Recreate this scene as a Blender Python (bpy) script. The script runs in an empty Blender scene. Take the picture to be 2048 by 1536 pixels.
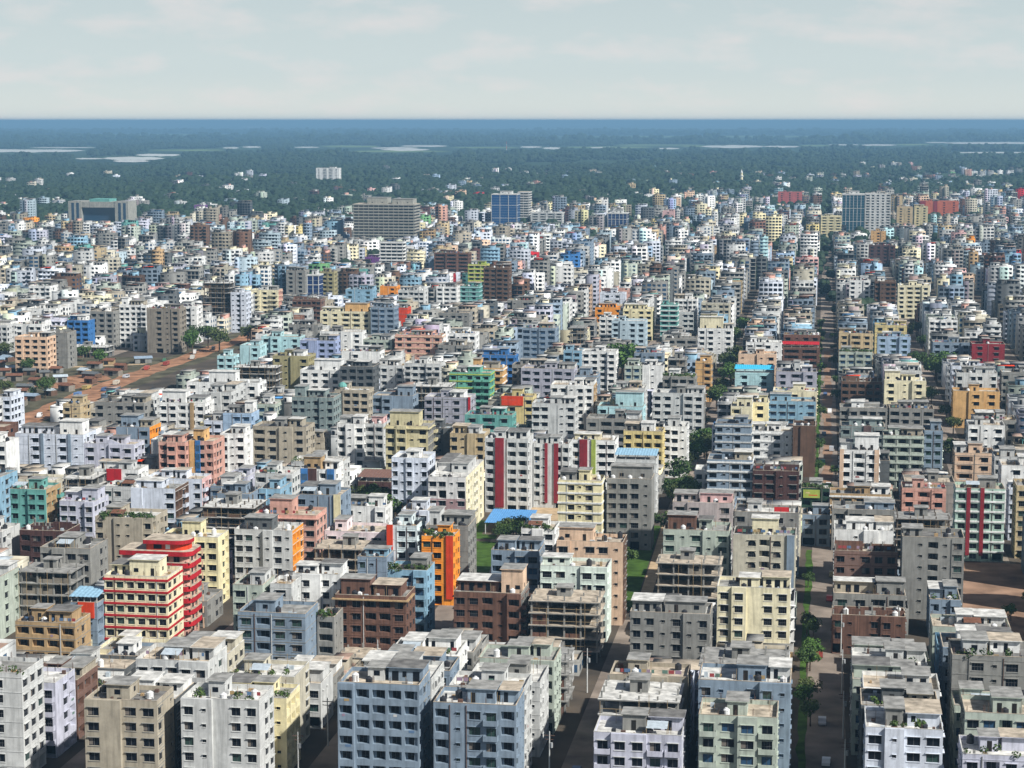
import bpy, math, random
import numpy as np
from mathutils import Vector, Matrix

# ------------------------------------------------------------------ scene, camera, sky, sun
scene = bpy.context.scene
scene.render.resolution_x, scene.render.resolution_y = 1024, 768
scene.cycles.use_denoising = True
try:
    scene.cycles.denoiser = 'OPENIMAGEDENOISE'
except Exception:
    pass
scene.cycles.max_bounces = 5
scene.cycles.diffuse_bounces = 2
scene.cycles.glossy_bounces = 2
scene.cycles.volume_bounces = 0
scene.cycles.transparent_max_bounces = 6
scene.view_settings.view_transform = 'Standard'
scene.view_settings.look = 'None'
scene.view_settings.gamma = 1.0
scene.view_settings.use_curve_mapping = False
scene.view_settings.exposure = 0.46

CAM_H = 131.0
PITCH = math.radians(7.505)
GRID = math.radians(8.889)            # the street grid is turned a little to the right
CA, SA = math.cos(GRID), math.sin(GRID)
cam_data = bpy.data.cameras.new('camera')
cam_data.sensor_width = 36.0
cam_data.lens = 4000.0 / 2048.0 * 36.0
cam_data.clip_start = 1.0
cam_data.clip_end = 200000.0
cam = bpy.data.objects.new('camera', cam_data)
scene.collection.objects.link(cam)
cam.location = (0, 0, CAM_H)
cam.rotation_euler = (math.pi / 2 - PITCH, 0, 0)
scene.camera = cam

SUN_EL, SUN_AZ = math.radians(41), math.radians(128)   # azimuth clockwise from +Y (view direction)
sun_dir = Vector((math.sin(SUN_AZ) * math.cos(SUN_EL), math.cos(SUN_AZ) * math.cos(SUN_EL), math.sin(SUN_EL)))
world = bpy.data.worlds.new('World')
scene.world = world
world.use_nodes = True
wn, wl = world.node_tree.nodes, world.node_tree.links
wn.clear()
w_out = wn.new('ShaderNodeOutputWorld')
w_bg = wn.new('ShaderNodeBackground')
w_sky = wn.new('ShaderNodeTexSky')
w_sky.sky_type = 'NISHITA'
w_sky.sun_disc = False
w_sky.sun_elevation = SUN_EL
w_sky.sun_rotation = SUN_AZ
w_sky.altitude = 100
w_sky.air_density = 1.0
w_sky.dust_density = 0.7
w_sky.ozone_density = 1.2
# soft cumulus banks, low and wide, over the whole sky
w_tc = wn.new('ShaderNodeTexCoord')
w_map = wn.new('ShaderNodeMapping')
w_map.inputs['Scale'].default_value = (1.0, 1.0, 3.2)
w_no = wn.new('ShaderNodeTexNoise')
w_no.inputs['Scale'].default_value = 22.0
w_no.inputs['Detail'].default_value = 6.0
w_no.inputs['Roughness'].default_value = 0.55
w_rmp = wn.new('ShaderNodeValToRGB')
w_rmp.color_ramp.elements[0].position = 0.48
w_rmp.color_ramp.elements[1].position = 0.72
w_mul = wn.new('ShaderNodeMath'); w_mul.operation = 'MULTIPLY'; w_mul.inputs[1].default_value = 0.42
w_mix = wn.new('ShaderNodeMixRGB')
w_mix.inputs['Color2'].default_value = (13.0, 11.4, 11.2, 1)
wl.new(w_tc.outputs['Generated'], w_map.inputs['Vector'])
wl.new(w_map.outputs['Vector'], w_no.inputs['Vector'])
wl.new(w_no.outputs['Fac'], w_rmp.inputs['Fac'])
wl.new(w_rmp.outputs['Color'], w_mul.inputs[0])
wl.new(w_mul.outputs[0], w_mix.inputs['Fac'])
w_sep = wn.new('ShaderNodeSeparateXYZ'); wl.new(w_tc.outputs['Generated'], w_sep.inputs[0])
w_hr = wn.new('ShaderNodeMapRange'); w_hr.inputs[1].default_value = 0.03; w_hr.inputs[2].default_value = 0.3
w_hr.inputs[3].default_value = 0.92; w_hr.inputs[4].default_value = 0.0
wl.new(w_sep.outputs['Z'], w_hr.inputs[0])
w_hz = wn.new('ShaderNodeMixRGB')
w_cr = wn.new('ShaderNodeValToRGB')          # hazy horizon: cream white, then pale blue
w_cr.color_ramp.elements[0].position = 0.0; w_cr.color_ramp.elements[0].color = (.60, .63, .60, 1)
w_cr.color_ramp.elements[1].position = 0.20; w_cr.color_ramp.elements[1].color = (.36, .46, .55, 1)
w_ce = w_cr.color_ramp.elements.new(0.022); w_ce.color = (.49, .56, .57, 1)
wl.new(w_sep.outputs['Z'], w_cr.inputs['Fac'])
w_cs = wn.new('ShaderNodeVectorMath'); w_cs.operation = 'SCALE'; w_cs.inputs['Scale'].default_value = 19.0
wl.new(w_cr.outputs['Color'], w_cs.inputs[0]); wl.new(w_cs.outputs[0], w_hz.inputs['Color2'])
wl.new(w_hr.outputs[0], w_hz.inputs['Fac']); wl.new(w_sky.outputs['Color'], w_hz.inputs['Color1'])
wl.new(w_hz.outputs['Color'], w_mix.inputs['Color1'])
wl.new(w_mix.outputs['Color'], w_bg.inputs['Color'])
w_bg.inputs['Strength'].default_value = 0.05
wl.new(w_bg.outputs['Background'], w_out.inputs['Surface'])

sun_data = bpy.data.lights.new('sun', 'SUN')
sun_data.energy = 5.0
sun_data.angle = math.radians(1.2)
sun_data.color = (1.0, 0.975, 0.94)
sun = bpy.data.objects.new('sun', sun_data)
scene.collection.objects.link(sun)
sun.rotation_euler = sun_dir.to_track_quat('Z', 'Y').to_euler()

# ------------------------------------------------------------------ helpers
COL = scene.collection


def link(o):
    COL.objects.link(o)
    return o


def grid_xy(s, t):
    return s * CA + t * SA, -s * SA + t * CA


def lin(hexcol):
    c = [int(hexcol[i:i + 2], 16) / 255 for i in (1, 3, 5)]
    return tuple(v / 12.92 if v <= 0.04045 else ((v + 0.055) / 1.055) ** 2.4 for v in c)


PAL = dict(wht='#e8e8e3', gwh='#c9cac6', wbl='#d3d9e2', gry='#8d8c86', gbg='#aea592', sgr='#8494a2', crm='#e8dfbc',
           beg='#c2ae88', lav='#c3c4d0', brk='#785849', pch='#dcbda0', lbl='#8bafc2', gwg='#b3bcae', dgr='#5f6262',
           sal='#d0a190', ylc='#e7dcb0', gbw='#c3bda9', tan='#b2966f', red='#b3222a', org='#ef9a38', redo='#d8441f',
           mar='#583d39', brn='#675041', cyn='#b3d6d8', tel='#6ba59c', grn='#6fa06c', kha='#a29a72', yel='#dac88c',
           blu='#3f75ae', bla='#a3bad0', dun='#655c52', dgn='#2f4a3a', ggn='#b0c9b9', grt='#6cae99', gbr='#8c8477',
           gwm='#d8d6d2', lbw='#b6c8cf', lim='#a9ba55', lvb='#a0acca', lvg='#acacb6', mau='#a88b8b', nvy='#1c3c78',
           och='#d5ab72', pkg='#b5aaa6', pkw='#ecdcdc', pnk='#dcb3ae', pur='#7a4a8e', sgg='#85928f', bgl='#1d5f9e',
           tgl='#1d5a6e', wcy='#d6e2e2', wgr='#d9e4d8', wrd='#d8d6d2', ylk='#cec49c', bbl='#5590c4', cyb='#3cb7d8',
           slb='#a09f95', drd='#8c2c33', pnr='#b8615c', orr='#c46a4c', rst='#6f4c3b', tin='#a9b3b8')
RGB = {k: lin(v) for k, v in PAL.items()}
MATS = {}


def new_mat(name):
    m = bpy.data.materials.new(name)
    m.use_nodes = True
    return m, m.node_tree.nodes, m.node_tree.links, m.node_tree.nodes['Principled BSDF']


def plaster(key, rough=0.85, grime=0.66, brick=False, tint=None):
    """painted plaster or concrete with rain streaks and patchy grime"""
    ck = ('p', key, brick)
    if ck in MATS:
        return MATS[ck]
    m, n, l, bsdf = new_mat('plaster_' + key)
    base = RGB[key]
    tc = n.new('ShaderNodeTexCoord')
    oi = n.new('ShaderNodeObjectInfo')
    add = n.new('ShaderNodeVectorMath'); add.operation = 'ADD'
    sc = n.new('ShaderNodeVectorMath'); sc.operation = 'SCALE'; sc.inputs['Scale'].default_value = 137.0
    cmb = n.new('ShaderNodeCombineXYZ')
    l.new(oi.outputs['Random'], cmb.inputs[0]); l.new(oi.outputs['Random'], cmb.inputs[1])
    l.new(cmb.outputs[0], sc.inputs[0])
    l.new(tc.outputs['Object'], add.inputs[0]); l.new(sc.outputs[0], add.inputs[1])
    mp = n.new('ShaderNodeMapping'); mp.inputs['Scale'].default_value = (1.1, 1.1, 0.10)
    l.new(add.outputs[0], mp.inputs['Vector'])
    st = n.new('ShaderNodeTexNoise'); st.inputs['Scale'].default_value = 1.3; st.inputs['Detail'].default_value = 5
    l.new(mp.outputs[0], st.inputs['Vector'])
    r1 = n.new('ShaderNodeValToRGB')
    r1.color_ramp.elements[0].position = 0.46; r1.color_ramp.elements[1].position = 0.78
    l.new(st.outputs['Fac'], r1.inputs['Fac'])
    pt = n.new('ShaderNodeTexNoise'); pt.inputs['Scale'].default_value = 0.33; pt.inputs['Detail'].default_value = 6
    pt.inputs['Roughness'].default_value = 0.65
    l.new(add.outputs[0], pt.inputs['Vector'])
    r2 = n.new('ShaderNodeMapRange'); r2.inputs[1].default_value = 0.3; r2.inputs[2].default_value = 0.72
    r2.inputs[3].default_value = 1.06; r2.inputs[4].default_value = 0.68
    l.new(pt.outputs['Fac'], r2.inputs[0])
    gm = n.new('ShaderNodeMath'); gm.operation = 'MULTIPLY'; gm.inputs[1].default_value = grime
    l.new(r1.outputs['Color'], gm.inputs[0])
    mx = n.new('ShaderNodeMixRGB')
    mx.inputs['Color1'].default_value = (*base, 1)
    dk = tuple(v * 0.38 + 0.008 for v in base)
    mx.inputs['Color2'].default_value = (*dk, 1)
    l.new(gm.outputs[0], mx.inputs['Fac'])
    if brick:
        bt = n.new('ShaderNodeTexBrick')
        bt.inputs['Scale'].default_value = 1.6
        bt.inputs['Color1'].default_value = (*base, 1)
        bt.inputs['Color2'].default_value = (*[v * 0.62 for v in base], 1)
        bt.inputs['Mortar'].default_value = (*[v * 0.9 + 0.05 for v in base], 1)
        bt.inputs['Mortar Size'].default_value = 0.02
        l.new(add.outputs[0], bt.inputs['Vector'])
        l.new(bt.outputs['Color'], mx.inputs['Color1'])
    ml = n.new('ShaderNodeVectorMath'); ml.operation = 'SCALE'
    l.new(mx.outputs['Color'], ml.inputs[0]); l.new(r2.outputs[0], ml.inputs['Scale'])
    l.new(ml.outputs[0], bsdf.inputs['Base Color'])
    bsdf.inputs['Roughness'].default_value = rough
    bsdf.inputs['Specular IOR Level'].default_value = 0.2
    MATS[ck] = m
    return m


BRICKY = {'brk', 'mar', 'brn', 'dun', 'gbr'}


def wallmat(key):
    if key in BRICKY or key in ('gry', 'dgr'):
        return plaster(key, grime=0.62, brick=key in ('brk', 'mar'))
    return plaster(key)


def simple(name, col, rough=0.6, spec=0.3, metal=0.0, noise=0.0, nscale=4.0):
    if name in MATS:
        return MATS[name]
    m, n, l, b = new_mat(name)
    b.inputs['Base Color'].default_value = (*col, 1)
    b.inputs['Roughness'].default_value = rough
    b.inputs['Specular IOR Level'].default_value = spec
    b.inputs['Metallic'].default_value = metal
    if noise:
        tc = n.new('ShaderNodeTexCoord')
        no = n.new('ShaderNodeTexNoise'); no.inputs['Scale'].default_value = nscale; no.inputs['Detail'].default_value = 6
        l.new(tc.outputs['Object'], no.inputs['Vector'])
        mr = n.new('ShaderNodeMapRange'); mr.inputs[1].default_value = 0.3; mr.inputs[2].default_value = 0.7
        mr.inputs[3].default_value = 1 - noise; mr.inputs[4].default_value = 1 + noise
        l.new(no.outputs['Fac'], mr.inputs[0])
        sc = n.new('ShaderNodeVectorMath'); sc.operation = 'SCALE'; sc.inputs[0].default_value = col
        l.new(mr.outputs[0], sc.inputs['Scale'])
        l.new(sc.outputs[0], b.inputs['Base Color'])
    MATS[name] = m
    return m


def roofmat(kind):
    col = {'g': (0.25, 0.245, 0.225), 't': (0.40, 0.34, 0.26), 'w': (0.50, 0.49, 0.45), 'd': (0.15, 0.145, 0.135)}[kind]
    return simple('roof_' + kind, col, 0.9, 0.15, noise=0.45, nscale=0.5)


GLASS = simple('window_glass', (0.006, 0.008, 0.013), 0.3, 0.22)
GLASSB = simple('window_glass_blue', (0.03, 0.075, 0.14), 0.16, 0.5)
GLASSG = simple('window_glass_green', (0.03, 0.06, 0.05), 0.2, 0.5)
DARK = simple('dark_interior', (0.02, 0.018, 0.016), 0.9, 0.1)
ALU = simple('window_frame', (0.085, 0.088, 0.09), 0.5, 0.4)
CURTAIN = simple('curtain', (0.16, 0.14, 0.12), 0.9, 0.1)
TANK = simple('tank_black', (0.025, 0.025, 0.028), 0.45, 0.4)
TANKW = simple('tank_white', (0.62, 0.62, 0.60), 0.6, 0.3, noise=0.2)
BAMBOO = simple('bamboo', (0.30, 0.22, 0.12), 0.8, 0.2)
IRON = simple('rebar', (0.10, 0.06, 0.045), 0.8, 0.2)


class MB:
    def __init__(self):
        self.v = []; self.f = []; self.m = []; self.mats = []

    def mi(self, mat):
        if mat not in self.mats:
            self.mats.append(mat)
        return self.mats.index(mat)

    def quad(self, a, b, c, d, mat):
        k = len(self.v)
        self.v += (a, b, c, d); self.f.append((k, k + 1, k + 2, k + 3)); self.m.append(self.mi(mat))

    def tri(self, a, b, c, mat):
        k = len(self.v)
        self.v += (a, b, c); self.f.append((k, k + 1, k + 2)); self.m.append(self.mi(mat))

    def box(self, x0, x1, y0, y1, z0, z1, mat, bottom=False, top=None):
        k = len(self.v)
        self.v += ((x0, y0, z0), (x1, y0, z0), (x1, y1, z0), (x0, y1, z0), (x0, y0, z1), (x1, y0, z1), (x1, y1, z1), (x0, y1, z1))
        q = [(0, 1, 5, 4), (1, 2, 6, 5), (2, 3, 7, 6), (3, 0, 4, 7)]
        i = self.mi(mat)
        for c in q:
            self.f.append(tuple(k + e for e in c)); self.m.append(i)
        self.f.append((k + 4, k + 5, k + 6, k + 7)); self.m.append(self.mi(top) if top else i)
        if bottom:
            self.f.append((k + 3, k + 2, k + 1, k)); self.m.append(i)

    def prism(self, pts, z0, z1, mat, top=None, bottom=False):
        n = len(pts); k = len(self.v)
        self.v += [(x, y, z0) for x, y in pts] + [(x, y, z1) for x, y in pts]
        i = self.mi(mat)
        for j in range(n):
            self.f.append((k + j, k + (j + 1) % n, k + n + (j + 1) % n, k + n + j)); self.m.append(i)
        self.f.append(tuple(k + n + j for j in range(n))); self.m.append(self.mi(top) if top else i)
        if bottom:
            self.f.append(tuple(k + j for j in range(n - 1, -1, -1))); self.m.append(i)

    def cyl(self, x, y, z0, z1, r, mat, n=10, r2=None):
        r2 = r if r2 is None else r2
        k = len(self.v)
        for q in range(n):
            a = 2 * math.pi * q / n
            self.v.append((x + r * math.cos(a), y + r * math.sin(a), z0))
        for q in range(n):
            a = 2 * math.pi * q / n
            self.v.append((x + r2 * math.cos(a), y + r2 * math.sin(a), z1))
        i = self.mi(mat)
        for j in range(n):
            self.f.append((k + j, k + (j + 1) % n, k + n + (j + 1) % n, k + n + j)); self.m.append(i)
        self.f.append(tuple(k + n + j for j in range(n))); self.m.append(i)

    def mesh(self, name):
        me = bpy.data.meshes.new(name)
        me.from_pydata(self.v, [], self.f)
        for mt in self.mats:
            me.materials.append(mt)
        me.polygons.foreach_set('material_index', self.m)
        return me

    def build(self, name, parent=None, kind=None):
        if not self.f:
            return None
        o = link(bpy.data.objects.new(name, self.mesh(name)))
        if parent:
            o.parent = parent
        if kind:
            o['kind'] = kind
        return o


def tag(o, label, cat, group=None, kind=None):
    o['label'] = label; o['category'] = cat
    if group:
        o['group'] = group
    if kind:
        o['kind'] = kind
    return o


def empty(name, loc, rz=0.0):
    o = link(bpy.data.objects.new(name, None))
    o.location = loc; o.rotation_euler = (0, 0, rz)
    o.empty_display_size = 1.0
    return o


# ------------------------------------------------------------------ ground, streets, water
def sheet(name, pts, z, mat, kind='structure', label=None):
    me = bpy.data.meshes.new(name)
    me.from_pydata([(x, y, z) for x, y in pts], [], [tuple(range(len(pts)))])
    me.materials.append(mat)
    o = link(bpy.data.objects.new(name, me))
    o['kind'] = kind
    if label:
        o['label'] = label
    return o


def ground_mat():
    m, n, l, b = new_mat('ground')
    geo = n.new('ShaderNodeNewGeometry')
    sep = n.new('ShaderNodeSeparateXYZ'); l.new(geo.outputs['Position'], sep.inputs[0])
    no = n.new('ShaderNodeTexNoise'); no.inputs['Scale'].default_value = 0.05; no.inputs['Detail'].default_value = 7
    l.new(geo.outputs['Position'], no.inputs['Vector'])
    big = n.new('ShaderNodeTexNoise'); big.inputs['Scale'].default_value = 0.0011; big.inputs['Detail'].default_value = 8
    l.new(geo.outputs['Position'], big.inputs['Vector'])
    city = n.new('ShaderNodeValToRGB')
    city.color_ramp.elements[0].color = (0.035, 0.032, 0.028, 1); city.color_ramp.elements[0].position = 0.3
    city.color_ramp.elements[1].color = (0.12, 0.095, 0.07, 1); city.color_ramp.elements[1].position = 0.7
    l.new(no.outputs['Fac'], city.inputs['Fac'])
    land = n.new('ShaderNodeValToRGB')
    e = land.color_ramp.elements
    e[0].color = (0.014, 0.032, 0.016, 1); e[0].position = 0.35
    e[1].color = (0.045, 0.075, 0.03, 1); e[1].position = 0.66
    l.new(big.outputs['Fac'], land.inputs['Fac'])
    mr = n.new('ShaderNodeMapRange'); mr.inputs[1].default_value = 2200; mr.inputs[2].default_value = 3000
    l.new(sep.outputs['Y'], mr.inputs[0])
    mx = n.new('ShaderNodeMixRGB')
    l.new(mr.outputs[0], mx.inputs['Fac']); l.new(city.outputs['Color'], mx.inputs['Color1']); l.new(land.outputs['Color'], mx.inputs['Color2'])
    l.new(mx.outputs['Color'], b.inputs['Base Color'])
    b.inputs['Roughness'].default_value = 0.95
    b.inputs['Specular IOR Level'].default_value = 0.1
    return m


sheet('ground', [(-40000, -1500), (40000, -1500), (40000, 75000), (-40000, 75000)], 0.0, ground_mat())


def gsheet(name, pts, z, mat):
    return sheet(name, [grid_xy(*p) for p in pts], z, mat)


STREET = simple('street_dirt', (0.22, 0.18, 0.145), 0.95, 0.1, noise=0.4, nscale=0.12)
EARTH = simple('red_earth', (0.29, 0.155, 0.09), 0.95, 0.05, noise=0.5, nscale=0.14)
SOIL = simple('bare_soil', (0.26, 0.165, 0.11), 0.95, 0.05, noise=0.35, nscale=0.15)
GRASS = simple('lawn_grass', (0.05, 0.095, 0.018), 0.95, 0.05, noise=0.4, nscale=0.3)
SCRUB = simple('scrub', (0.085, 0.078, 0.05), 0.95, 0.05, noise=0.6, nscale=0.1)
PATH = simple('path_sand', (0.42, 0.31, 0.19), 0.95, 0.05, noise=0.25, nscale=0.4)
for k in range(-12, 5):
    c = 2 + 50 * k
    if c == -48:
        gsheet('street', [(-51, 640), (-43, 640), (-43, 2500), (-51, 2500)], 0.04, STREET)
        gsheet('street', [(-51, 340), (-43, 340), (-43, 515), (-51, 515)], 0.04, STREET)
    elif c != -348:
        gsheet('street', [(c - 4, 340), (c + 4.5, 340), (c + 4.5, 2500), (c - 4, 2500)], 0.04, STREET)
rg = random.Random(17)


def strip(name, left, right, z, mat, step=18.0, jit=1.6):
    """a strip with ragged edges between two polylines of (s, t)"""
    def dense(pl):
        out = []
        for (a, b) in zip(pl[:-1], pl[1:]):
            m = max(1, int(abs(b[1] - a[1]) / step))
            out += [(a[0] + (b[0] - a[0]) * q / m + rg.uniform(-jit, jit), a[1] + (b[1] - a[1]) * q / m) for q in range(m)]
        return out + [pl[-1]]
    L_, R_ = dense(left), dense(right)
    return gsheet(name, R_ + L_[::-1], z, mat)


strip('open_ground', [(-455, 770), (-455, 1062)], [(-336, 770), (-336, 1062)], 0.045, SCRUB)
strip('open_ground', [(-362, 1062.5), (-360, 1230)], [(-334, 1062.5), (-336, 1230)], 0.045, SCRUB)
strip('earth_road', [(-352, 770), (-357, 900), (-359, 1000), (-355, 1100), (-352, 1235)], [(-335, 770), (-340, 900), (-345, 1000), (-342, 1100), (-341, 1235)], 0.052, EARTH, 9, 1.5)
strip('earth_patch', [(-392, 935), (-398, 960), (-380, 985)], [(-360.8, 930), (-361.5, 960), (-362, 985)], 0.056, EARTH, 6, 3)
strip('earth_patch', [(-345, 868), (-346, 905)], [(-334, 868), (-336, 905)], 0.056, EARTH, 6, 2)
gsheet('earth_track', [(-448, 985), (-363, 1030), (-362, 1036), (-448, 992)], 0.06, PATH)
gsheet('lawn', [(-59, 525), (-49, 525), (-51, 640), (-60, 640)], 0.05, GRASS)
gsheet('path', [(-48.6, 525), (-45.2, 525), (-47.5, 640), (-50.6, 640)], 0.055, PATH)
gsheet('lawn', [(-104, 545), (-93, 545), (-99.5, 607), (-110, 607)], 0.05, GRASS)
gsheet('lawn', [(-110.5, 611), (-101, 611), (-101, 617), (-106.5, 618), (-107, 640), (-111, 640)], 0.05, GRASS)
gsheet('bare_lot', [(-106, 643), (-80, 643), (-80, 676), (-106, 676)], 0.05, PATH)
gsheet('bare_lot', [(-89, 612), (-80, 612), (-80, 642), (-89, 642)], 0.05, PATH)
gsheet('bare_lot', [(38.5, 470), (60, 470), (60, 600), (38.5, 600)], 0.05, SOIL)
strip('verge', [(-3.6, 340), (-3.6, 610)], [(-2.0, 340), (-2.0, 610)], 0.05, GRASS, 7, .5)
strip('verge', [(-2.2, 690), (-2.2, 1290)], [(-.6, 690), (-.6, 1290)], 0.05, GRASS, 7, .5)
strip('street_centre', [(.8, 640), (.8, 1150)], [(4.4, 640), (4.4, 1150)], 0.06, SOIL, 8, .7)

# far rivers and flooded fields (muddy water, sky glare put into its pale colour)
wm, wnn, wll, wb = new_mat('flood_water')
wb.inputs['Base Color'].default_value = (0.72, 0.70, 0.60, 1)
wb.inputs['Roughness'].default_value = 0.3
wb.inputs['Specular IOR Level'].default_value = 0.7
rw = random.Random(9)
# every sheet lies between two bearings (x / y) and two distances north of the viewpoint, in metres
FLOOD = [(-0.2692, -0.2116, 8312, 9254), (-0.2394, -0.2058, 9588, 9947), (-0.2172, -0.2028, 6817, 7091), (-0.2035, -0.1725, 6646, 7336), (-0.1986, -0.1799, 6329, 6731), (-0.1873, -0.1645, 7387, 7999), (-0.1438, -0.1356, 9335, 10041), (-0.1341, -0.1244, 9675, 10334), (-0.1083, -0.0953, 9675, 10137), (-0.0705, -0.0457, 9335, 9947), (-0.0656, -0.0407, 8722, 9502), (-0.0556, -0.032, 10041, 10752), (0.004, 0.0151, 9675, 10334), (0.0151, 0.0241, 9174, 10041), (0.0387, 0.0512, 9502, 10041), (0.071, 0.0834, 9174, 9764), (0.0934, 0.1256, 9675, 10752), (0.1244, 0.143, 9764, 10539), (0.1567, 0.1728, 10645, 11206), (0.1728, 0.1914, 10436, 11206), (0.205, 0.2174, 11699, 12380), (0.2125, 0.2621, 11206, 12380), (-0.1349, -0.1188, 38061, 46339), (0.2176, 0.2623, 8060, 8445)]
FIELDS = [(-0.0953, -0.0655, 9855, 10645), (-0.0805, -0.0308, 8378, 8868), (0.0238, 0.071, 9588, 10235), (0.0834, 0.0983, 10041, 10645), (0.0511, 0.0933, 10539, 11089), (0.143, 0.1579, 10235, 10862), (-0.1798, -0.1426, 8722, 9174), (-0.0308, 0.004, 9588, 10041), (0.1902, 0.2075, 10645, 11325), (-0.239, -0.1498, 40990, 48446), (-0.0308, 0.118, 30445, 35522), (-0.2168, -0.13, 17753, 19727), (0.0189, 0.1677, 15662, 17179)]


def lens(name, b0, b1, near, far, z, mat):
    pts = []
    m = 11
    for j in range(m + 1):
        u = j / m
        e = math.sin(math.pi * u) ** .5
        d = (near + far) / 2 - (far - near) / 2 * e * rw.uniform(.7, 1.1) - .5
        pts.append(((b0 + (b1 - b0) * u) * d, d))
    for j in range(m - 1, 0, -1):
        u = j / m
        e = math.sin(math.pi * u) ** .5
        d = (near + far) / 2 + (far - near) / 2 * e * rw.uniform(.7, 1.1)
        pts.append(((b0 + (b1 - b0) * u) * d, d))
    sheet(name, pts, z, mat)


for w_ in FLOOD:
    lens('flood_water', *w_, 0.5, wm)
PADDY = simple('paddy_field', (.16, .22, .08), .95, .05, noise=.3, nscale=.004)
for w_ in FIELDS:
    lens('paddy_field', *w_, 0.4, PADDY)
# ------------------------------------------------------------------ windows (shared meshes)
def window_mesh(var, trim):
    mb = MB()
    t = wallmat(trim)
    g = (GLASS, GLASS, GLASSB, GLASSG, GLASS)[var]
    mb.quad((-.5, 0, 0), (.5, 0, 0), (.5, 0, 1), (-.5, 0, 1), g)
    f = .045
    if var in (0, 2, 3):                     # sliding sash with mullion
        for (a, b) in ((-.5, -.5 + f), (-.02, .02), (.5 - f, .5)):
            mb.box(a, b, -.05, -.004, 0, 1, ALU)
        mb.box(-.5 + f, -.02, -.05, -.004, 1 - f, 1, ALU); mb.box(.02, .5 - f, -.05, -.004, 1 - f, 1, ALU)
    elif var == 1:                           # half curtained
        mb.quad((-.5, -.012, .1), (-.12, -.012, .1), (-.12, -.012, 1), (-.5, -.012, 1), CURTAIN)
        mb.box(-.03, .03, -.05, -.014, 0, 1, ALU)
    else:                                    # grilled
        for i in range(1, 4):
            mb.box(-.5 + i * .25 - .012, -.5 + i * .25 + .012, -.06, -.02, 0, 1, ALU)
        mb.box(-.5, .5, -.06, -.02, .48, .52, ALU)
    mb.box(-.58, .58, -.5, -.195, 1.04, 1.09, t, bottom=True)      # concrete sun shade
    mb.box(-.55, .55, -.28, -.195, -.09, -.03, t, bottom=True)     # sill
    return mb.mesh('window')


WIN = {}


def window(var, trim):
    k = (var, trim)
    if k not in WIN:
        WIN[k] = window_mesh(var, trim)
    return WIN[k]


REC = .19


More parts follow.
